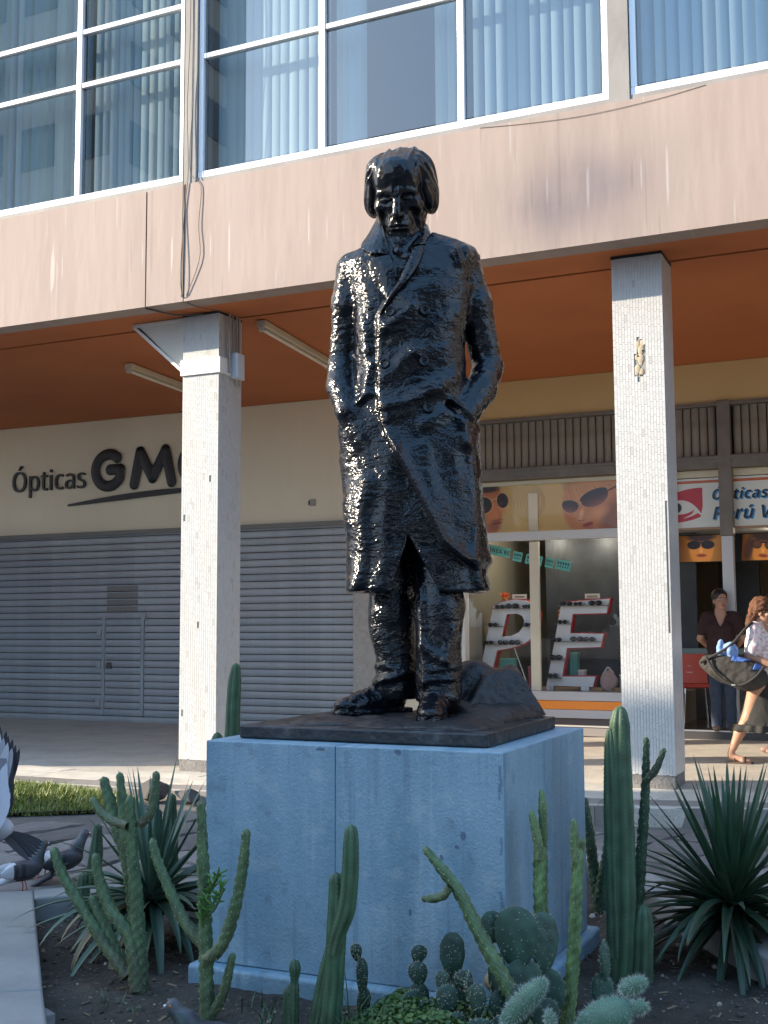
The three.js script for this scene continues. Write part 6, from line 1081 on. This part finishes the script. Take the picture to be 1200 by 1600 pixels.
// ---- ground cover, grass tufts
{
  const lf = new THREE.CircleGeometry(1, 7); { const P = lf.attributes.position; for (let i = 0; i < P.count; i++) P.setZ(i, 0.25 * P.getX(i) ** 2); lf.rotateX(-Math.PI / 2); lf.computeVertexNormals(); }
  const N = 7000, im = new THREE.InstancedMesh(lf, new THREE.MeshPhysicalMaterial({ color: 0xffffff, roughness: 0.55, side: THREE.DoubleSide, transmission: 0.3, thickness: 0 }), N), o = new THREE.Object3D();
  im.name = 'ground_cover'; im.userData.kind = 'stuff'; tag(im, 'bright green small leaved ground cover under the prickly pears', 'ground cover'); im.castShadow = im.receiveShadow = true;
  for (let i = 0; i < N;) { const x = rr(-2.02, -1.15), z = rr(-4.3, -3.72), d = N3(x * 5, 0, z * 5), w = 1 - Math.abs((x + 1.62) / 0.42) ** 2; if (w < 0.05 || rnd() > w + d) continue; const top = 0.16 * w * (0.7 + 0.6 * d); o.position.set(x, -0.2 + top * Math.sqrt(rnd()) + 0.01, z); o.rotation.set(rr(-0.9, 0.9), rr(0, 6.3), rr(-0.9, 0.9)); o.scale.setScalar(rr(0.005, 0.011)); o.updateMatrix(); im.setMatrixAt(i, o.matrix); const q = rnd(); im.setColorAt(i, lin(...lerp3([0.03, 0.08, 0.012], [0.10, 0.19, 0.03], q))); i++; }
  scene.add(im);
  const tuft = (label, x, z, n, h, sp, col) => { const t = thing('grass_tuft', label, 'grass', [x, -0.2, z]); for (let i = 0; i < n; i++) { const b = blade(t, rr(0, 6.28), rr(0.7, 1.45), h * rr(0.5, 1.1), 0.006, rr(0.2, 1.2), 1, col); b.name = 'blade'; b.position.set(rr(-sp, sp), 0, rr(-sp, sp)); } };
  tuft('tall thin grass blades rising before the pedestal seam', -1.99, -4.1, 10, 0.3, 0.04, [0.06, 0.13, 0.04]);
  tuft('grass tuft among the small prickly pears left of the ground cover', -1.93, -3.95, 14, 0.16, 0.08, [0.05, 0.12, 0.03]);
  tuft('small weed tuft on bare soil by the bottom pigeon', -2.32, -3.98, 10, 0.08, 0.06, [0.06, 0.12, 0.04]);
  tuft('low weeds between the candelabrum cactus and the ribbed stubs', -2.4, -4.1, 12, 0.10, 0.08, [0.05, 0.10, 0.035]);
  tuft('sparse grass tuft at the left back corner of the bed soil', -3.78, -4.75, 16, 0.08, 0.08, [0.05, 0.10, 0.03]);
  tuft('tiny weed sprouts on the soil left of the trunk bases', -2.95, -3.85, 9, 0.06, 0.10, [0.06, 0.12, 0.04]);
  // litter on the soil: bits of dry leaf and twig
  { const lg = new THREE.BoxGeometry(1, 0.12, 0.3), n2 = 420, lm = new THREE.InstancedMesh(lg, std([1, 1, 1], 0.9), n2); lm.name = 'leaf_litter'; lm.userData.kind = 'stuff'; tag(lm, 'bits of dry leaf and twig lying about on the soil of the bed', 'litter'); lm.castShadow = lm.receiveShadow = true;
    for (let i = 0; i < n2;) { const x = rr(-4.1, 0.3), z = rr(-6.6, -2.6); if (!inPoly(x, z, BED) || (x > -2.95 && x < -1.42 && z < -4.3 && z > -5.9)) continue; o.position.set(x, soilY(x, z) + 0.004, z); o.rotation.set(rr(-0.3, 0.3), rr(0, 6.3), rr(-0.3, 0.3)); const L = rr(0.012, 0.05); o.scale.set(L, rr(0.01, 0.03), rr(0.01, 0.05)); o.updateMatrix(); lm.setMatrixAt(i, o.matrix); const c = rr(0.3, 1.2); lm.setColorAt(i, lin(0.22 * c, 0.16 * c, 0.10 * c)); i++; }
    scene.add(lm); }
  // dry leaves
  for (const [x, y, z, l] of [[-1.5, -0.0, -4.18, 'dry curled tan leaf caught between the prickly pears'], [-2.28, -0.19, -3.86, 'small pale dry leaf lying on the soil']]) { const t = thing('dry_leaf', l, 'leaf', [x, y, z]); const g = new THREE.PlaneGeometry(0.03, 0.075, 4, 6), P = g.attributes.position; for (let i = 0; i < P.count; i++) { const s = P.getY(i) / 0.075 + 0.5; P.setX(i, P.getX(i) * Math.sin(Math.PI * clamp(s, 0.04, 0.97))); P.setZ(i, 12 * P.getX(i) ** 2 + 0.02 * Math.sin(s * 3)); } g.computeVertexNormals(); obj('leaf', g, std([0.45, 0.33, 0.2], 0.8, { side: THREE.DoubleSide }), t); if (y < -0.1) t.rotation.x = -1.4; }
}

// ------------------------------------------------------------------ pigeons
const skinVC = new THREE.MeshStandardMaterial({ color: 0xffffff, roughness: 0.5, vertexColors: true });
const colourBy = (g, f) => { const P = g.attributes.position, C = new Float32Array(P.count * 3); for (let i = 0; i < P.count; i++) C.set(f(P.getX(i), P.getY(i), P.getZ(i)), 3 * i); g.setAttribute('color', new THREE.BufferAttribute(C, 3)); return g; };
{
  const pig = (lift, cock) => (x, y, z) => {
    const ax = Math.abs(x); let d = ell(x, y - 0.04 * z * 3 * lift, z, [0, 0.115, 0], [0.052, 0.055, 0.105]);
    d = smin(d, cap(x, y, z, [0, 0.135 + 0.05 * lift, 0.07], [0, 0.205 + cock, 0.105], 0.040, 0.024), 0.03); d = smin(d, Math.hypot(x, y - 0.222 - cock, z - 0.112) - 0.025, 0.012);
    d = smin(d, cap(x, y, z, [0, 0.216 + cock, 0.132], [0, 0.207 + cock, 0.160], 0.008, 0.003), 0.006);
    const tl = cap(x * 0.55, y * 1.0 + (Math.abs(x) * 0.05), z, [0, 0.10 - 0.06 * lift, -0.08], [0, 0.075 - 0.10 * lift, -0.205], 0.018, 0.010); d = smin(d, tl, 0.02);
    d = smin(d, ell(ax, y - 0.12 * z * lift, z, [0.043, 0.122, -0.028], [0.016, 0.04, 0.115]), 0.008);
    return d - 0.0012 * N3(x * 60, y * 60, z * 25);
  };
  const colour = (rump, base) => (x, y, z) => { let c = lerp3(base, [base[0] * 1.5, base[1] * 1.5, base[2] * 1.55], clamp(0.5 + N3(x * 30, y * 30, z * 16))); if (z > 0.06 && y > 0.15) c = lerp3(c, [0.03, 0.06, 0.05], 0.55); if (y > 0.205) c = [0.07, 0.075, 0.085]; if (z < -0.05 && z > -0.14) c = lerp3(c, rump, 0.75); if (z < -0.175) c = [0.02, 0.02, 0.022]; if (Math.abs(x) > 0.04 && (Math.abs(z + 0.02) < 0.012 || Math.abs(z + 0.06) < 0.012)) c = [0.02, 0.02, 0.022]; if (z > 0.15) c = [0.05, 0.045, 0.04]; return c; };
  const make = (label, pos, turn, rump, base, lift = 0.4, cock = 0) => {
    const t = thing('pigeon', label, 'pigeon', pos, turn);
    obj('body', colourBy(nets(pig(lift, cock), [-0.08, 0.0, -0.24], [0.08, 0.30 + cock, 0.18], 0.006), colour(rump, base)), skinVC, t);
    for (const s of [-1, 1]) { obj('leg', merge([tube([[s * 0.022, 0.075, 0.0], [s * 0.024, 0.03, 0.012], [s * 0.024, 0.005, 0.008]], 0.004, 6), tube([[s * 0.024, 0.005, 0.0], [s * 0.024, 0.004, 0.03]], 0.003, 5), tube([[s * 0.024, 0.005, 0.005], [s * 0.024 + 0.014, 0.004, 0.024]], 0.003, 5)]), std([0.4, 0.15, 0.13], 0.6), t); obj('eye', new THREE.SphereGeometry(0.0045, 8, 6).translate(s * 0.022, 0.226 + cock, 0.118), std([0.4, 0.12, 0.02], 0.2), t); }
    obj('cere', new THREE.SphereGeometry(0.006, 8, 6).scale(1, 0.8, 1.2).translate(0, 0.221 + cock, 0.140), std([0.7, 0.68, 0.66], 0.6), t);
    return t;
  };
  make('dark pigeon seen from behind at the left picture edge, black tail toward the camera', [-4.43, PL + 0.004, -5.02], 2.7, [0.6, 0.6, 0.62], [0.035, 0.037, 0.045], 0.3, 0.02);
  make('grey pigeon with a pale tail, middle of the three on the paving', [-4.55, PL + 0.004, -5.32], -1.75, [0.55, 0.56, 0.6], [0.075, 0.08, 0.10], -0.3, -0.02);
  make('upright dark pigeon on the paving nearest the cactus', [-4.40, PL + 0.004, -5.32], 2.6, [0.03, 0.03, 0.035], [0.03, 0.03, 0.036], 0.9, 0.03);
  make('pigeon with a white beak base at the bottom edge of the picture', [-2.30, -0.225, -3.53], -1.2, [0.05, 0.05, 0.06], [0.03, 0.032, 0.04], 0.8, 0.0);
  // one taking off, wings up
  const t = thing('pigeon', 'blurred looking pale pigeon taking off at the left edge, wings raised', 'pigeon', [-2.485, 0.715, -2.68], 0.43);
  obj('body', colourBy(nets((x, y, z) => { let d = ell(x, y, z, [-0.05, 0, 0], [0.115, 0.05, 0.05]); d = smin(d, cap(x, y, z, [-0.13, 0.02, 0], [-0.19, 0.05, 0], 0.038, 0.024), 0.03); d = smin(d, Math.hypot(x + 0.205, y - 0.06, z) - 0.026, 0.012); return smin(d, cap(x, y, z, [-0.225, 0.055, 0], [-0.25, 0.047, 0], 0.008, 0.003), 0.006); }, [-0.27, -0.07, -0.07], [0.09, 0.11, 0.07], 0.006), (x, y, z) => lerp3([0.10, 0.105, 0.13], [0.5, 0.5, 0.53], sstep(-0.02, 0.08, x) * 0.8)), skinVC, t);
  const fm = (c) => std(c, 0.6, { side: THREE.DoubleSide });
  const feather = (L, w) => { const s = new THREE.Shape(); s.moveTo(-w * 0.25, 0); s.bezierCurveTo(-w * 0.6, L * 0.3, -w * 0.55, L * 0.8, 0, L); s.bezierCurveTo(w * 0.5, L * 0.85, w * 0.6, L * 0.3, w * 0.25, 0); const g = new THREE.ExtrudeGeometry(s, { depth: 0.0012, bevelEnabled: false, curveSegments: 6 }), P = g.attributes.position; for (let i = 0; i < P.count; i++) P.setZ(i, P.getZ(i) + 0.25 * P.getX(i) ** 2 / w + 0.12 * P.getY(i) ** 2); g.computeVertexNormals(); return g; };
  const wing = (z0, yaw, lean, dark, s) => {
    const w = obj('wing', colourBy(new THREE.SphereGeometry(1, 20, 14).scale(0.05, 0.115, 0.012).translate(0.0, 0.09, 0), () => (dark ? [0.05, 0.05, 0.06] : [0.50, 0.52, 0.58])), skinVC, t); w.position.set(-0.005, 0.015, z0); w.rotation.set(lean, yaw, -0.02); w.scale.setScalar(s);
    for (let i = 0; i < 10; i++) { const f = obj('feather', feather(0.20 - 0.006 * Math.abs(i - 3) + rr(-0.006, 0.006), 0.034), fm(dark ? [0.035, 0.033, 0.04] : lerp3([0.30, 0.29, 0.32], [0.55, 0.56, 0.60], rr(0, 1))), w); f.position.set(-0.030 + 0.0075 * i, 0.150 - 0.007 * i, 0.0022 * i); f.rotation.set(rr(-0.05, 0.05), 0, 0.16 - 0.045 * i); }
    for (let i = 0; i < 9; i++) { const f = obj('feather', feather(0.13 + rr(-0.005, 0.005), 0.036), fm(dark ? [0.04, 0.04, 0.05] : i < 2 ? [0.2, 0.2, 0.23] : [0.53, 0.55, 0.62]), w); f.position.set(0.026 - 0.001 * i, 0.105 - 0.017 * i, 0.022 + 0.0015 * i); f.rotation.set(0, 0, -0.24 - 0.03 * i); }
    for (let i = 0; i < 8; i++) { const f = obj('feather', feather(0.075, 0.03), fm(dark ? [0.045, 0.045, 0.055] : [0.58, 0.60, 0.67]), w); f.position.set(0.004, 0.14 - 0.018 * i, 0.034 + 0.001 * i); f.rotation.set(0, 0, -0.15 - 0.03 * i); }
  };
  wing(0.03, 0.1, 0.05, 0, 0.92); wing(-0.04, -0.1, -0.12, 1, 0.86);
  for (let i = 0; i < 7; i++) { const f = obj('feather', feather(0.125, 0.026), fm(i === 3 ? [0.05, 0.05, 0.06] : [0.04, 0.042, 0.05]), t); f.position.set(0.03, -0.01, 0); f.rotation.set(0, 0.1 * (i - 3), -2.05 + 0.06 * (i - 3)); }
}
// ------------------------------------------------------------------ people
{
  const skin = [0.40, 0.22, 0.145];
  const skinM = new THREE.MeshStandardMaterial({ color: 0xffffff, roughness: 0.5, vertexColors: true });
  const face = (x, y, z) => {   // life-size head about its centre
    const ax = Math.abs(x); let d = ell(x, y, z, [0, 0.03, -0.012], [0.074, 0.09, 0.092]); d = smin(d, ell(x, y, z, [0, -0.04, 0.02], [0.056, 0.07, 0.062]), 0.03); d = smin(d, ell(x, y, z, [0, -0.09, 0.062], [0.022, 0.017, 0.018]), 0.02);
    d = smin(d, ell(ax, y, z, [0.044, -0.018, 0.055], [0.022, 0.018, 0.02]), 0.02); d = smax(d, -ell(ax, y, z, [0.03, 0.008, 0.092], [0.017, 0.010, 0.012]), 0.01); d = smin(d, Math.hypot(ax - 0.03, y - 0.006, z - 0.068) - 0.0125, 0.003);
    d = smin(d, cap(x, y, z, [0, 0.015, 0.084], [0, -0.028, 0.103], 0.007, 0.011), 0.01); d = smin(d, ell(ax, y, z, [0.011, -0.032, 0.092], [0.008, 0.007, 0.010]), 0.005);
    d = smin(d, cap(ax, y, z, [0, -0.056, 0.090], [0.020, -0.060, 0.080], 0.006, 0.003), 0.004); d = smin(d, cap(ax, y, z, [0, -0.067, 0.088], [0.016, -0.066, 0.079], 0.007, 0.004), 0.004);
    d = smin(d, ell(ax, y, z, [0.074, -0.01, -0.008], [0.009, 0.028, 0.016]), 0.006); return smin(d, cap(x, y, z, [0, -0.06, -0.01], [0, -0.2, -0.03], 0.046, 0.050), 0.025);
  };
  const faceCol = (x, y, z) => { const ax = Math.abs(x); let c = skin; if (z > 0.06 && Math.abs(y + 0.061) < 0.012 && ax < 0.022) c = [0.30, 0.09, 0.075]; if (z > 0.05 && Math.hypot((ax - 0.03) / 1.6, y - 0.006) < 0.008) c = Math.hypot(ax - 0.03, y - 0.006) < 0.006 ? [0.02, 0.012, 0.01] : [0.5, 0.45, 0.4]; if (z > 0.05 && Math.abs(y - 0.028 + 0.12 * Math.abs(ax - 0.03)) < 0.004 && ax > 0.012 && ax < 0.05) c = [0.04, 0.025, 0.02]; return c; };
  const hand = (at, dir, side) => {   // palm, four fingers, thumb; slightly curled
    const q = new THREE.Quaternion().setFromUnitVectors(V(0, -1, 0), V(...dir).normalize()), list = [];
    const f = (x, y, z) => { let d = cap(x, y, z, [0, 0, 0], [0, -0.03, 0.002], 0.023, 0.026); d = smin(d, ell(x, y, z, [0, -0.045, 0.002], [0.034, 0.04, 0.013]), 0.015); [[-0.026, 0.058], [-0.009, 0.068], [0.009, 0.064], [0.025, 0.05]].forEach(([fx, L]) => { let e = cap(x, y, z, [fx, -0.08, 0.002], [fx * 1.1, -0.08 - L * 0.5, 0.008], 0.0085, 0.008); e = smin(e, cap(x, y, z, [fx * 1.1, -0.08 - L * 0.5, 0.008], [fx * 1.1, -0.08 - L * 0.95, 0.024], 0.008, 0.0065), 0.003); d = smin(d, e, 0.006); }); let th = cap(x, y, z, [side * 0.026, -0.022, 0.004], [side * 0.052, -0.055, 0.014], 0.0105, 0.009); th = smin(th, cap(x, y, z, [side * 0.052, -0.055, 0.014], [side * 0.056, -0.082, 0.024], 0.009, 0.007), 0.003); return smin(d, th, 0.008); };
    const g = nets(f, [-0.075, -0.16, -0.04], [0.075, 0.04, 0.05], 0.004); g.applyQuaternion(q); g.translate(...at); list.push(g); return colourBy(g, () => skin);
  };
  const dress = (name, f, lo, hi, mat, t, cell = 0.011) => obj(name, mapUV(nets(f, lo, hi, cell)), mat, t);
  const cloth = (c, c2 = c) => surf(128, 0.4, (u, v) => lerp3(c, c2, fbm(u, v, 8, 4, 151)), 0.85, (u, v) => fbm(u, v, 30, 3, 152), 0.002);
  // woman standing in the doorway
  {
    const t = thing('person', 'dark haired person in a dark v necked shirt and jeans standing in the doorway', 'person', [-2.08, 0.085, -13.66], 0.1);
    const arms = (x, y, z) => { let d = cap(x, y, z, [-0.165, 1.27, -0.01], [-0.232, 1.03, -0.05], 0.048, 0.040); d = smin(d, cap(x, y, z, [-0.232, 1.03, -0.05], [-0.12, 0.90, -0.16], 0.039, 0.028), 0.015); let e = cap(x, y, z, [0.165, 1.27, -0.01], [0.235, 1.03, -0.05], 0.048, 0.040); e = smin(e, cap(x, y, z, [0.235, 1.03, -0.05], [0.12, 0.90, -0.16], 0.039, 0.028), 0.015); return Math.min(d, e); };
    const core = (x, y, z) => smin(smin(arms(x, y, z), cap(x, y, z, [0, 1.20, -0.01], [0, 1.40, 0.0], 0.10, 0.05), 0.05), Math.min(cap(x, y, z, [-0.07, 0.8, 0], [-0.075, 0.05, 0], 0.07, 0.04), cap(x, y, z, [0.07, 0.8, 0], [0.075, 0.05, 0], 0.07, 0.04)), 0.04);
    const hg = nets(face, [-0.1, -0.21, -0.12], [0.1, 0.14, 0.12], 0.0042); colourBy(hg, faceCol); hg.rotateX(-0.02).rotateY(0.5).translate(0, 1.46, 0.01);
    obj('body', merge([colourBy(nets(core, [-0.31, -0.0, -0.24], [0.31, 1.46, 0.14], 0.011), () => skin), hg, hand([-0.115, 0.895, -0.165], [0.7, -0.6, -0.1], 1), hand([0.115, 0.895, -0.18], [-0.7, -0.6, -0.1], -1)]), skinM, t);
    const shirt = (x, y, z) => { let d = ell(x, y, z, [0, 1.14, 0.0], [0.165, 0.2, 0.105]); d = smin(d, ell(x, y, z, [0, 0.93, 0.0], [0.165, 0.16, 0.115]), 0.06); d = smin(d, ell(Math.abs(x), y, z, [0.07, 1.15, 0.075], [0.06, 0.06, 0.05]), 0.03); d = smin(d, cap(Math.abs(x), y, z, [0.155, 1.268, -0.012], [0.21, 1.12, -0.03], 0.064, 0.062), 0.03); d = smin(d, cap(x, y, z, [-0.12, 1.29, -0.01], [0.12, 1.29, -0.01], 0.05, 0.05), 0.03); const vneck = Math.max(Math.abs(x) - (y - 1.16) * 0.5, 1.16 - y, 0.02 - z); d = smax(d, -vneck, 0.006); d = Math.max(d, 0.80 - y); return d - 0.006 * N3(x * 16, y * 12, z * 16); };
    dress('shirt', shirt, [-0.3, 0.76, -0.17], [0.3, 1.38, 0.17], cloth([0.022, 0.008, 0.010], [0.04, 0.014, 0.016]), t);
    const jeans = (x, y, z) => { const ax = Math.abs(x); let d = cap(ax, y, z, [0.075, 0.80, -0.01], [0.075, 0.45, 0.01], 0.092, 0.066); d = smin(d, cap(ax, y, z, [0.075, 0.45, 0.01], [0.075, 0.06, 0.0], 0.066, 0.062), 0.03); d = smin(d, ell(x, y, z, [0, 0.82, -0.01], [0.16, 0.1, 0.115]), 0.05); return Math.max(d - 0.006 * N3(x * 18, y * 14, z * 18), 0.035 - y, y - 0.86); };
    dress('jeans', jeans, [-0.19, 0.02, -0.15], [0.19, 0.9, 0.15], cloth([0.022, 0.035, 0.06], [0.04, 0.06, 0.10]), t);
    for (const s of [-1, 1]) { const g = nets((x, y, z) => Math.max(smin(ell(x, y, z, [0, 0.035, 0.07], [0.042, 0.036, 0.085]), cap(x, y, z, [0, 0.05, 0], [0, 0.07, -0.01], 0.042, 0.04), 0.02), 0.002 - y), [-0.06, -0.01, -0.07], [0.06, 0.13, 0.18], 0.007); const m = obj('shoe', mapUV(g), std([0.25, 0.16, 0.13], 0.6), t); m.position.set(s * 0.075, 0, 0); m.rotation.y = s * 0.15 + 0.1; }
    const hair = (x, y, z) => { let d = ell(x, y, z, [0, 0.045, -0.022], [0.086, 0.092, 0.098]); d = smax(d, -ell(x, y, z, [0, -0.015, 0.09], [0.066, 0.085, 0.06]), 0.012); d = smin(d, ell(x, y, z, [0, -0.04, -0.10], [0.045, 0.06, 0.04]), 0.03); return d - 0.003 * Math.sin(Math.atan2(y, x) * 30 + z * 60) * 0.5; };
    const hm = nets(hair, [-0.11, -0.12, -0.16], [0.11, 0.16, 0.1], 0.005).rotateX(-0.02).rotateY(0.5).translate(0, 1.46, 0.01); obj('hair', mapUV(hm), std([0.012, 0.009, 0.008], 0.45), t);
  }
  // a third figure, nearly all beyond the right edge
  { const c = scene.children.filter((q) => q.name === 'person')[0].clone(); c.name = numbered('person'); scene.add(c); c.position.set(-1.36, swY(0), -12.3); c.rotation.y = -1.2; c.userData = { label: 'person almost wholly cut off by the right picture edge, behind the walking person', category: 'person' }; }
  // woman walking past with a bag
  {
    const t = thing('person', 'person in a pale patterned blouse and dark skirt walking right past the doorway', 'person', [-1.40, swY(-1.4), -11.4], Math.PI / 2 - 0.12);
    // local: +z walking direction, +x her right side (turned to the square)... mirrored below by the turn
    const core = (x, y, z) => { let d = cap(x, y, z, [0, 1.05, 0], [0, 1.32, 0.02], 0.11, 0.06); d = smin(d, cap(x, y, z, [-0.165, 1.21, 0.0], [-0.20, 0.99, -0.04], 0.05, 0.042), 0.03); d = smin(d, cap(x, y, z, [-0.20, 0.99, -0.04], [-0.17, 0.90, 0.17], 0.042, 0.030), 0.015); d = smin(d, cap(x, y, z, [0.165, 1.21, 0.0], [0.2, 0.98, 0.05], 0.05, 0.042), 0.03); d = smin(d, cap(x, y, z, [0.2, 0.98, 0.05], [0.17, 0.9, 0.25], 0.042, 0.03), 0.015);
      let l = cap(x, y, z, [-0.08, 0.72, 0], [-0.075, 0.42, -0.10], 0.085, 0.056); l = smin(l, cap(x, y, z, [-0.075, 0.42, -0.10], [-0.073, 0.28, -0.185], 0.052, 0.05), 0.03); l = smin(l, cap(x, y, z, [-0.073, 0.28, -0.185], [-0.07, 0.085, -0.275], 0.05, 0.029), 0.02); let r = cap(x, y, z, [0.08, 0.72, 0], [0.075, 0.42, 0.16], 0.085, 0.056); r = smin(r, cap(x, y, z, [0.075, 0.42, 0.16], [0.07, 0.08, 0.22], 0.055, 0.032), 0.02);
      const foot = (fx, fz, ty) => smin(cap(x, y, z, [fx, 0.06, fz], [fx, 0.035 + ty, fz + 0.12], 0.032, 0.026), ell(x, y, z, [fx, 0.028 + ty, fz + 0.13], [0.036, 0.02, 0.055]), 0.02); l = smin(l, foot(-0.07, -0.265, 0), 0.02); r = smin(r, foot(0.07, 0.225, 0), 0.02); return Math.min(d, l, r); };
    const hg = nets(face, [-0.1, -0.21, -0.12], [0.1, 0.14, 0.12], 0.0046); colourBy(hg, faceCol); hg.rotateX(0.1).translate(0, 1.39, 0.05);
    obj('body', merge([colourBy(nets(core, [-0.3, -0.01, -0.36], [0.3, 1.4, 0.4], 0.011), () => skin), hg, hand([-0.168, 0.898, 0.18], [0.1, -0.2, 1], 1), hand([0.168, 0.898, 0.26], [-0.1, -0.2, 1], -1)]), skinM, t);
    const blouse = (x, y, z) => { const ax = Math.abs(x); let d = ell(x, y, z, [0, 1.06, 0.0], [0.165, 0.22, 0.125]); d = smin(d, ell(x, y, z, [0, 0.86, 0], [0.165, 0.14, 0.14]), 0.06); d = smin(d, cap(ax, y, z, [0.155, 1.215, 0.0], [0.2, 1.06, -0.005], 0.066, 0.074), 0.03); d = smin(d, cap(x, y, z, [-0.1, 1.25, 0.0], [0.1, 1.25, 0.0], 0.055, 0.055), 0.03); return Math.max(d - 0.007 * N3(x * 15, y * 12, z * 15), 0.76 - y, y - 1.31); };
    const pat = surf(256, 0.16, (u, v) => { const a = vn(u * 8, v * 8, 8, 3), b = vn(u * 20, v * 20, 20, 6); return a > 0.66 ? [0.55, 0.42, 0.46] : b > 0.78 ? [0.6, 0.46, 0.5] : [0.76, 0.72, 0.72]; }, 0.8, null, 0);
    dress('blouse', blouse, [-0.32, 0.72, -0.2], [0.32, 1.36, 0.2], pat, t);
    const skirt = (x, y, z) => { const s = clamp((0.84 - y) / 0.54), zb = -0.13 - 0.17 * s * s, zf = 0.13 + 0.16 * s, c = (zb + zf) / 2, b = (zf - zb) / 2, a = 0.155 + 0.03 * s, k = Math.hypot(x / a, (z - c) / b); return Math.max((k - 1) * Math.min(a, b) - 0.012 * Math.sin(Math.atan2(z - c, x) * 11 + 1) * s - 0.008 * N3(x * 9, y * 6, z * 9), y - 0.86, 0.295 + 0.012 * N3(x * 7, 1, z * 7) - y, -( (k - 1) * Math.min(a, b) + 0.025) * (y < 0.36 ? 1 : -9)); };
    dress('skirt', skirt, [-0.25, 0.26, -0.36], [0.25, 0.9, 0.36], cloth([0.012, 0.012, 0.011], [0.026, 0.025, 0.023]), t);
    for (const [fx, fz] of [[-0.07, -0.265], [0.07, 0.225]]) { const m = obj('sandal', mapUV(merge([new RoundedBoxGeometry(0.082, 0.016, 0.235, 2, 0.007).translate(fx, 0.009, fz + 0.075), new THREE.TorusGeometry(0.038, 0.011, 8, 16, Math.PI).scale(1, 0.95, 1.6).translate(fx, 0.018, fz + 0.12), new THREE.TorusGeometry(0.036, 0.006, 6, 14, Math.PI).scale(1, 1.1, 1).translate(fx, 0.02, fz + 0.03)])), std([0.07, 0.04, 0.03], 0.6), t); void m; }
    const hair = (x, y, z) => { let d = ell(x, y, z, [0, 0.045, -0.02], [0.098, 0.10, 0.108]); d = smax(d, -ell(x, y, z, [0, -0.02, 0.10], [0.07, 0.085, 0.06]), 0.012); d = smin(d, ell(x, y, z, [0, -0.10, -0.085], [0.10, 0.13, 0.062]), 0.04); return d - 0.012 * N3(x * 32, y * 32, z * 32) - 0.006 * N3(x * 70, y * 70, z * 70); };
    const hm = nets(hair, [-0.14, -0.27, -0.19], [0.14, 0.18, 0.12], 0.006).rotateX(0.1).translate(0, 1.39, 0.05); obj('hair', mapUV(hm), cloth([0.05, 0.02, 0.010], [0.14, 0.055, 0.022]), t); obj('hair_tie', new THREE.TorusGeometry(0.045, 0.012, 8, 18).rotateX(1.2).translate(0, 1.32, -0.05), std([0.3, 0.26, 0.2], 0.6), t);
    // shoulder bag
    const b = thing('shoulder_bag', 'bulging black and blue shoulder bag carried at the walking person’s hip', 'bag', [-1.60, swY(-1.4), -11.14], 0);
    const sack = (x, y, z) => { let d = ell(x, y + 0.22 * x, z, [0, 0.86, 0], [0.30, 0.135, 0.115]); d = smin(d, ell(x, y, z, [0.12, 0.80, 0], [0.16, 0.12, 0.11]), 0.05); return d - 0.016 * N3(x * 9, y * 11, z * 9) - 0.007 * N3(x * 24, y * 24, z * 24); };
    const black = cloth([0.018, 0.017, 0.016], [0.05, 0.046, 0.042]), blue = cloth([0.05, 0.13, 0.42], [0.10, 0.22, 0.60]);
    dress('sack', sack, [-0.36, 0.62, -0.17], [0.34, 1.06, 0.17], black, b, 0.009);
    const flap = (o, x0, x1, y0) => (x, y, z) => Math.max(sack(x, y, z) - o, x0 - x + 0.3 * (y - 0.9), x - x1 - 0.2 * (y - 0.9), y0 - y + 0.2 * Math.abs(x - (x0 + x1) / 2));
    dress('blue_panel', flap(0.008, -0.02, 0.16, 0.935), [-0.36, 0.62, -0.18], [0.34, 1.08, 0.18], blue, b, 0.009); dress('blue_panel', flap(0.008, 0.19, 0.30, 0.86), [-0.36, 0.62, -0.18], [0.34, 1.08, 0.18], blue, b, 0.009);
    const scarf = (x, y, z) => smin(ell(x, y, z, [-0.10, 1.02, 0.0], [0.045, 0.12, 0.05]), ell(x, y, z, [-0.02, 1.04, 0.02], [0.07, 0.08, 0.05]), 0.02) - 0.014 * N3(x * 20, y * 20, z * 20);
    dress('blue_cloth', scarf, [-0.2, 0.86, -0.1], [0.1, 1.2, 0.12], cloth([0.07, 0.16, 0.42], [0.3, 0.45, 0.7]), b, 0.008);
    obj('strap', tube([[-0.28, 0.93, 0.08], [-0.02, 1.08, 0.06], [0.12, 1.24, -0.02], [0.17, 1.29, -0.12], [0.22, 1.22, -0.2]], 0.013, 8), black, b); obj('strap', tube([[-0.22, 0.98, 0.11], [-0.12, 0.82, 0.13], [0.05, 0.73, 0.125], [0.2, 0.80, 0.12], [0.28, 0.9, 0.08]], 0.012, 8), black, b);
    obj('buckle', box(0.0, 0.035, 0.728, 0.742, 0.128, 0.142, 0.003), std([0.7, 0.7, 0.7], 0.3, { metalness: 0.8 }), b);
  }
}

renderer.render(scene, camera);
